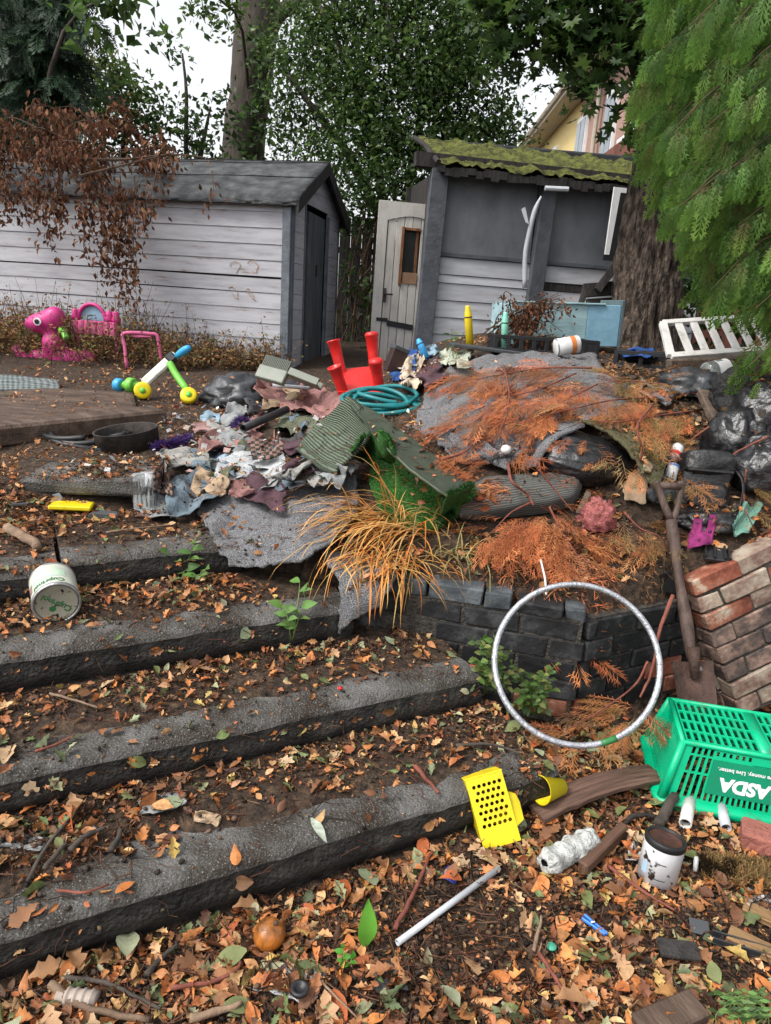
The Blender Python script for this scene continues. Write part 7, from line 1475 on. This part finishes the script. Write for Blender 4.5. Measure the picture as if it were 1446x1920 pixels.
def in_view(p, m_=30):
    q = Vector(p) - CAMP; d = q.dot(_F)
    if d < .3: return False
    u = 723 + FPX * q.dot(_Rt) / d; v = 960 - FPX * q.dot(_Up) / d; return -m_ - 110 < u < 1556 + m_ and -m_ < v < 1960 + m_
def dens(x, y):
    n = -.469 * x + .883 * y; s = .883 * x + .469 * y; d = .55 + 1.1 * mnoise.noise(Vector((x * 2.2, y * 2.2, 3)))
    if n < 1.47 or (x > .5 and y < 2.5): d += .5 if y > 1.62 or x < .05 else -.05; d *= 1.25
    elif y < yw(x) and x < .9:          # treads: debris at the back, clean nose
        for n0, n1 in ((1.49, 1.88), (1.88, 2.28), (2.28, 2.70), (2.70, 3.2)):
            if n0 <= n < n1: f_ = (n - n0) / (n1 - n0); d *= .10 + 1.5 * max(0, f_ - .22)
        if n > 3.2: d *= .9
    elif y > 5: d *= .5
    else: d *= .62
    return d
S_ALL = SUPPORT[:]; SUPPORT[:] = [o for o in SUPPORT if o.name.split('.')[0] in ('ground', 'tread', 'riser', 'soil_drift', 'stone_slab')]; rebuild(); BASE = BV[0]; SUPPORT[:] = S_ALL; rebuild()
def dens2(x, y):
    n = -.469 * x + .883 * y
    if n < 1.47 or (x > .5 and y < 2.5): return .75 + .4 * mnoise.noise(Vector((x * 3, y * 3, 8)))
    return dens(x, y)
def scatter(n, region, df=None):
    out = []
    while len(out) < n:
        x = RNG.uniform(*region[0]); y = RNG.uniform(*region[1])
        if RNG.random() > (df or dens)(x, y): continue
        z, nr = drop(x, y)
        if nr.z < .45 or not in_view((x, y, z)): continue
        if y > 2.6:                       # carpets, cloth and things on the heap stay mostly clear
            q = BASE.ray_cast(Vector((x, y, 3)), Vector((0, 0, -1)))
            if q[0] and z - q[0].z > .012 and RNG.random() < .86: continue
        out.append((x, y, z, nr.x, nr.y, nr.z))
    return np.array(out)
def litter(name, label, n, region, tmpl, smin, smax, cols, tilt, lift, mt, kind='stuff', var=.3, df=None):
    A = scatter(n, region, df); Vs = []; Fs = []; Cs = []; off = 0
    for s_, tm in enumerate(tmpl):
        i = np.arange(n) % len(tmpl) == s_; k = i.sum(); N = A[i, 3:] + RNG.normal(0, tilt, (k, 3)); N[RNG.random(k) < .3] *= np.array([1, 1, -1]); g = RNG.uniform(0, 2 * np.pi, k); D = np.stack([np.cos(g), np.sin(g), np.zeros(k)], 1); D -= N * (np.sum(D * N, 1) / np.sum(N * N, 1))[:, None]
        T = A[i, :3] + np.array([0, 0, 1]) * RNG.uniform(.2, 1, (k, 1)) * lift; S = RNG.uniform(smin, smax, k) * np.where(A[i, 1] > 1.75, .74, 1.0); V, F = stack(tm[0] - np.array([0, .5, 0]) if tm[0][:, 1].max() > .9 else tm[0], tm[1], dirs_rot(D, N), T, S); Vs.append(V); Fs.append(F + off); off += len(V); Cs.append(np.repeat(pal(k, cols, var), len(tm[0]), 0))
    o = npmesh(name, np.vstack(Vs), np.vstack(Fs), mt, None, np.vstack(Cs), smooth=True); return tag(o, label, None, None, kind)
M_fall = vmat('fallen_leaf', .62, .12, .35, 70, .3, .3)
RG_N = ((-2.0, 2.3), (.8, 3.3)); RG_A = ((-3.4, 3.2), (.8, 5.2))
litter('leaf_litter', 'brown fallen leaves lying all over the steps and yard', 6600, RG_N, TM, .020, .066, BR * 3 + BR2 + GRN + [(.48, .18, .05), (.46, .32, .10)], .5, .018, M_fall)
litter('leaf_crumbs', 'crumbled leaf fragments over steps and heap', 19500, RG_A, SM, .008, .028, BR * 2 + BR2 * 2 + [(.06, .035, .022)] * 3 + GRN[:1], .6, .010, M_fall, df=dens2)
litter('heap_leaves', 'dead leaves scattered over the terrace and heap', 2600, ((-3.2, 2.6), (2.6, 6.6)), TM, .025, .055, BR * 4 + GRN[:1], .5, .02, M_fall)
# twigs
tw_t = []
for s_ in range(4):
    rs_ = random.Random(s_); q = catmull([Vector((rs_.uniform(-.12, .12) * (0 < i < 4), -.5 + i * .25, rs_.uniform(0, .06))) for i in range(5)], 5); m = MB(); m.tube(q, [.016 * (1 - .5 * i / 4) for i in range(5)], 3, cap=False); tw_t.append((np.array([tuple(p) for p in m.v]), np.array(m.f)))
litter('twig_litter', 'thin dark twigs and stalks strewn through the leaves', 9500, RG_N, tw_t, .03, .15, [(.045, .025, .016), (.085, .045, .028), (.16, .09, .05), (.03, .02, .014), (.12, .05, .035)], .18, .010, M_dryleaf, df=dens2)
litter('needle_litter', 'fine stalks over the heap', 2500, ((-2.2, 2.6), (2.6, 5.0)), tw_t, .04, .16, [(.06, .032, .02), (.14, .06, .03), (.2, .1, .045)], .2, .014, M_dryleaf)
# alder cones and nut shells
bm = bmesh.new(); bmesh.ops.create_icosphere(bm, subdivisions=1, radius=.5); cn = (np.array([tuple(v.co * (1 + .25 * math.sin(17 * v.index))) for v in bm.verts]) * np.array([.8, 1, .8]), np.array([[v.index for v in f.verts] for f in bm.faces])); bm.free()
litter('alder_cones', 'small black alder cones and seed husks covering the yard', 9500, RG_N, [cn], .007, .019, [(.018, .014, .012), (.035, .026, .02), (.06, .045, .033), (.16, .10, .06)], .3, .010, M_dryleaf, df=dens2)
# assorted debris crumbs on the heap's left flank
ch = (np.array([(-.5, -.4, 0), (.5, -.35, .05), (.45, .4, -.03), (-.4, .35, .06)]), np.array([(0, 1, 2, 3)]))
A_ = ((-1.5, .1), (3.0, 5.0)); litter('debris_crumbs', 'torn bits of cloth paper and plastic strewn through the littered slope', 420, A_, [ch, SM[1]], .015, .055, [(.4, .4, .38), (.25, .26, .27), (.12, .15, .18), (.42, .3, .26), (.1, .09, .08), (.32, .28, .22), (.2, .07, .06), (.5, .5, .48)], .5, .04, M_fall)
A_ = ((1.2, 2.4), (2.9, 4.6)); litter('dark_debris', 'dark shredded rubbish between the bags', 900, A_, [ch, SM[1]], .02, .06, [(.03, .03, .03), (.06, .045, .035), (.12, .08, .05), (.2, .12, .06)], .6, .03, M_fall)
# ------------------------------------------------------------------ large single leaves
KIND = [('oak_leaf', 'curled tan oak leaf lying loose in the litter', [(.36, .19, .09), (.44, .26, .14)], 0), ('oak_leaf', 'dark brown oak leaf lying loose in the litter', [(.19, .085, .04), (.24, .11, .05)], 1), ('beech_leaf', 'glossy olive green leaf lying loose in the litter', [(.12, .14, .045), (.16, .18, .07)], 4), ('beech_leaf', 'pale sage green leaf turned underside up in the litter', [(.28, .30, .19), (.24, .28, .17)], 5), ('beech_leaf', 'orange red leaf lying loose in the litter', [(.38, .10, .03), (.44, .15, .04)], 4), ('oak_leaf', 'pale buff oak leaf lying loose in the litter', [(.46, .31, .18), (.5, .36, .22)], 2)]
hm = []
for k, (nm, lb, cs, ti) in enumerate(KIND):
    ms = []
    for v_ in range(2):
        V, F = TM[ti]; V = V - np.array([0, .5, 0]); V = V * np.array([1, 1, 1.3 - .9 * v_]); me_o = npmesh(nm, V, F, M_fall, None, np.array([cs[v_]] * len(V)) * (1 + .12 * np.sin(V[:, 1:2] * 9)), smooth=True); ms.append(me_o.data); bpy.data.objects.remove(me_o)
    hm.append(ms)
LM = [('beside the white pipe', atz(840, 1700, 0)), ('beside the small paint tin', atz(1245, 1650, 0)), ('next to the peg basket', atz(930, 1600, 0)), ('near the orange fruit', atz(500, 1750, 0)), ('near the ribbed tube', atz(140, 1870, 0)), ('near the blue clothes peg', atz(1115, 1740, 0)), ('by the clear packaging', atz(560, 1850, 0)), ('near the coir doormat', atz(1390, 1650, 0)), ('by the curved plank', atz(1110, 1490, 0)), ('below the hoop', atz(1080, 1400, 0)), ('by the green basket', atz(1230, 1470, 0)), ('at the bottom edge in the middle', atz(850, 1890, 0)), ('in the bottom right corner', atz(1330, 1880, 0)), ('below the lowest step', atz(600, 1640, 0)), ('on the lowest step, left part', atz(250, 1560, .14)), ('on the lowest step, right part', atz(740, 1450, .14)), ('on the second step, left part', atz(150, 1340, .285)), ('on the second step, right part', atz(640, 1260, .285)), ('on the third step, left part', atz(200, 1150, .44)), ('on the third step, right part', atz(450, 1110, .44)), ('between packaging and white pipe', atz(700, 1800, 0)), ('near the felt scrap', atz(735, 1835, 0)), ('by the roller sleeve', atz(1060, 1600, 0)), ('beside the black channel', atz(1350, 1770, 0)), ('under the lowest step nose at the left', atz(250, 1760, 0))]
def near(x, y): return min(LM, key=lambda q_: (q_[1].x - x) ** 2 + (q_[1].y - y) ** 2)[0]
A = scatter(300, ((-1.3, 1.5), (.95, 2.5))); wts = RNG.choice(len(KIND), 300, p=[.28, .16, .18, .14, .10, .14])
for k in range(230):
    nm, lb, cs, ti = KIND[wts[k]]; o = bpy.data.objects.new(nm, hm[wts[k]][k % 2]); COL.objects.link(o); x, y, z = A[k, :3]; nn_ = Vector(A[k, 3:]) + Vector(RNG.normal(0, .28, 3)); g = RNG.uniform(0, 6.28); rot = basis(Vector((math.cos(g), math.sin(g), 0)) - nn_ * (Vector((math.cos(g), math.sin(g), 0)).dot(nn_) / nn_.dot(nn_)), nn_)
    s_ = RNG.uniform(.05, .10) * (1 if y < 1.75 else .75); o.matrix_basis = Matrix.Translation((x, y, z + RNG.uniform(.010, .022))) @ rot.to_4x4() @ Matrix.Scale(s_, 4); tag(o, lb.split(' lying')[0].split(' turned')[0] + ' ' + near(x, y), 'leaf', {'oak_leaf': 'fallen oak leaves', 'beech_leaf': 'fallen smooth edged leaves'}[nm])
by_label = {}
for o in bpy.data.objects:
    if o.get('category') == 'leaf' and 'label' in o: by_label.setdefault(o['label'], []).append(o)
ORD = ['largest', 'second largest', 'third largest', 'fourth largest', 'fifth largest', 'sixth largest', 'seventh largest', 'eighth largest', 'ninth largest', 'tenth largest', 'eleventh largest', 'twelfth largest', 'thirteenth largest', 'fourteenth largest', 'fifteenth largest']
for lb, os_ in by_label.items():
    if len(os_) == 1: continue
    os_.sort(key=lambda o: -o.matrix_basis.to_scale().x / (o.matrix_basis.translation - CAMP).length)     # by the size it shows
    for k, o in enumerate(os_):
        word = ('larger', 'smaller')[k] if len(os_) == 2 else ('smallest' if k == len(os_) - 1 else (ORD[k] if k < len(ORD) else None))
        if word: o['label'] = word + ' ' + lb
o = npmesh('sage_leaf', *stack(blade_leaf(8, .14, 0, .05, .05)[0] - np.array([0, .5, 0]), blade_leaf(8, .14)[1], dirs_rot(np.array([[.5, -.75, -.05]]), np.array([[0, -.1, 1]])), np.array([tuple(hit(598, 1555, .012))]), np.array([.095])), M_fall, None, np.array([(.33, .37, .30)] * 27), smooth=True); one(o, 'narrow sage green leaf on the nose of the lowest step', 'leaf')
for k, (u, v, rt_) in enumerate(((1296, 1336, 80), (1408, 1326, 60))):
    p = hit(u, v, .0); p = Vector((p.x, p.y, .012 + BH_ + .012)); V, F = TM[4]; o = npmesh('beech_leaf', *stack(V - np.array([0, .5, 0]), F, dirs_rot(np.array([[.2 + k * .4, 1, .2]]), np.array([[-.5, -.4, 1]])), np.array([tuple(p)]), np.array([.055])), M_fall, None, np.array([(.48, .15, .04) if k == 0 else (.45, .2, .04)] * len(V)), smooth=True); one(o, ('orange leaf curled on the left half of the basket' if k == 0 else 'ochre leaf caught on the right half of the basket'), 'leaf')
# ------------------------------------------------------------------ named sticks in the foreground
for lb, pts, r_, mt_ in (('curved brown stick along the bottom left corner', [(95, 1850, .01), (130, 1880, .01), (200, 1905, .01), (280, 1918, .01)], .010, M_log), ('thin grey stick above the ribbed tube', [(125, 1835, .012), (210, 1850, .015), (300, 1895, .012)], .006, M_bark2), ('pale stick at the bottom centre', [(355, 1912, .01), (410, 1900, .01), (455, 1885, .01)], .010, M_log), ('reddish twig curving below the orange fruit', [(322, 1855, .012), (390, 1845, .015), (440, 1825, .016), (452, 1805, .014)], .006, M_redtwig), ('brown stick running up from the orange fruit to the step', [(275, 1830, .012), (305, 1800, .013), (330, 1775, .012)], .008, M_bark2), ('thin stick leaning in the lower middle litter', [(1010, 1790, .012), (1050, 1850, .012), (1095, 1915, .012)], .006, M_redtwig), ('pale thick twig below the blue peg', [(1000, 1785, .012), (1010, 1750, .012), (1015, 1720, .012)], .006, M_log), ('long red twig left of the white pipe', [(740, 1745, .012), (770, 1690, .013), (800, 1620, .014), (812, 1600, .012)], .007, M_redtwig), ('red brown twig left of the small paint tin', [(1140, 1625, .012), (1200, 1670, .013), (1265, 1710, .012)], .006, M_redtwig), ('straw stalk on the second step', [(95, 1302, .008), (140, 1315, .01), (190, 1330, .008)], .005, M_log), ('brown twig on the second step nose', [(66, 1412, .008), (100, 1400, .01), (140, 1382, .008)], .005, M_redtwig), ('long dark twig on the lowest step', [(52, 1655, .008), (95, 1580, .012), (165, 1505, .012)], .006, M_bark2), ('short thick stick on the lowest step', [(208, 1600, .01), (220, 1580, .012), (228, 1560, .01)], .010, M_bark2), ('bent stick left of the short thick one', [(85, 1632, .01), (110, 1600, .012), (125, 1585, .01)], .008, M_bark2), ('dark stick leading to the grey newspaper', [(130, 1598, .01), (165, 1570, .013), (198, 1555, .012)], .009, M_bark2), ('thin twig across the lowest step nose', [(108, 1672, .008), (160, 1675, .010), (205, 1660, .008)], .004, M_redtwig), ('bare grey stick on the step below the hoop', [(855, 1400, .012), (920, 1398, .014), (975, 1415, .012)], .006, M_bark2), ('dark reddish stick on the step left of the peg basket', [(780, 1440, .012), (800, 1465, .012), (822, 1490, .012)], .008, M_redtwig), ('curled brown vine on the upper terrace edge', [(200, 1000, .01), (260, 992, .012), (330, 985, .01)], .005, M_log), ('long straw stem in the bottom litter by the packaging', [(590, 1830, .015), (640, 1880, .02), (690, 1930, .015)], .003, M_log)): stick(lb, pts, r_, mt_)
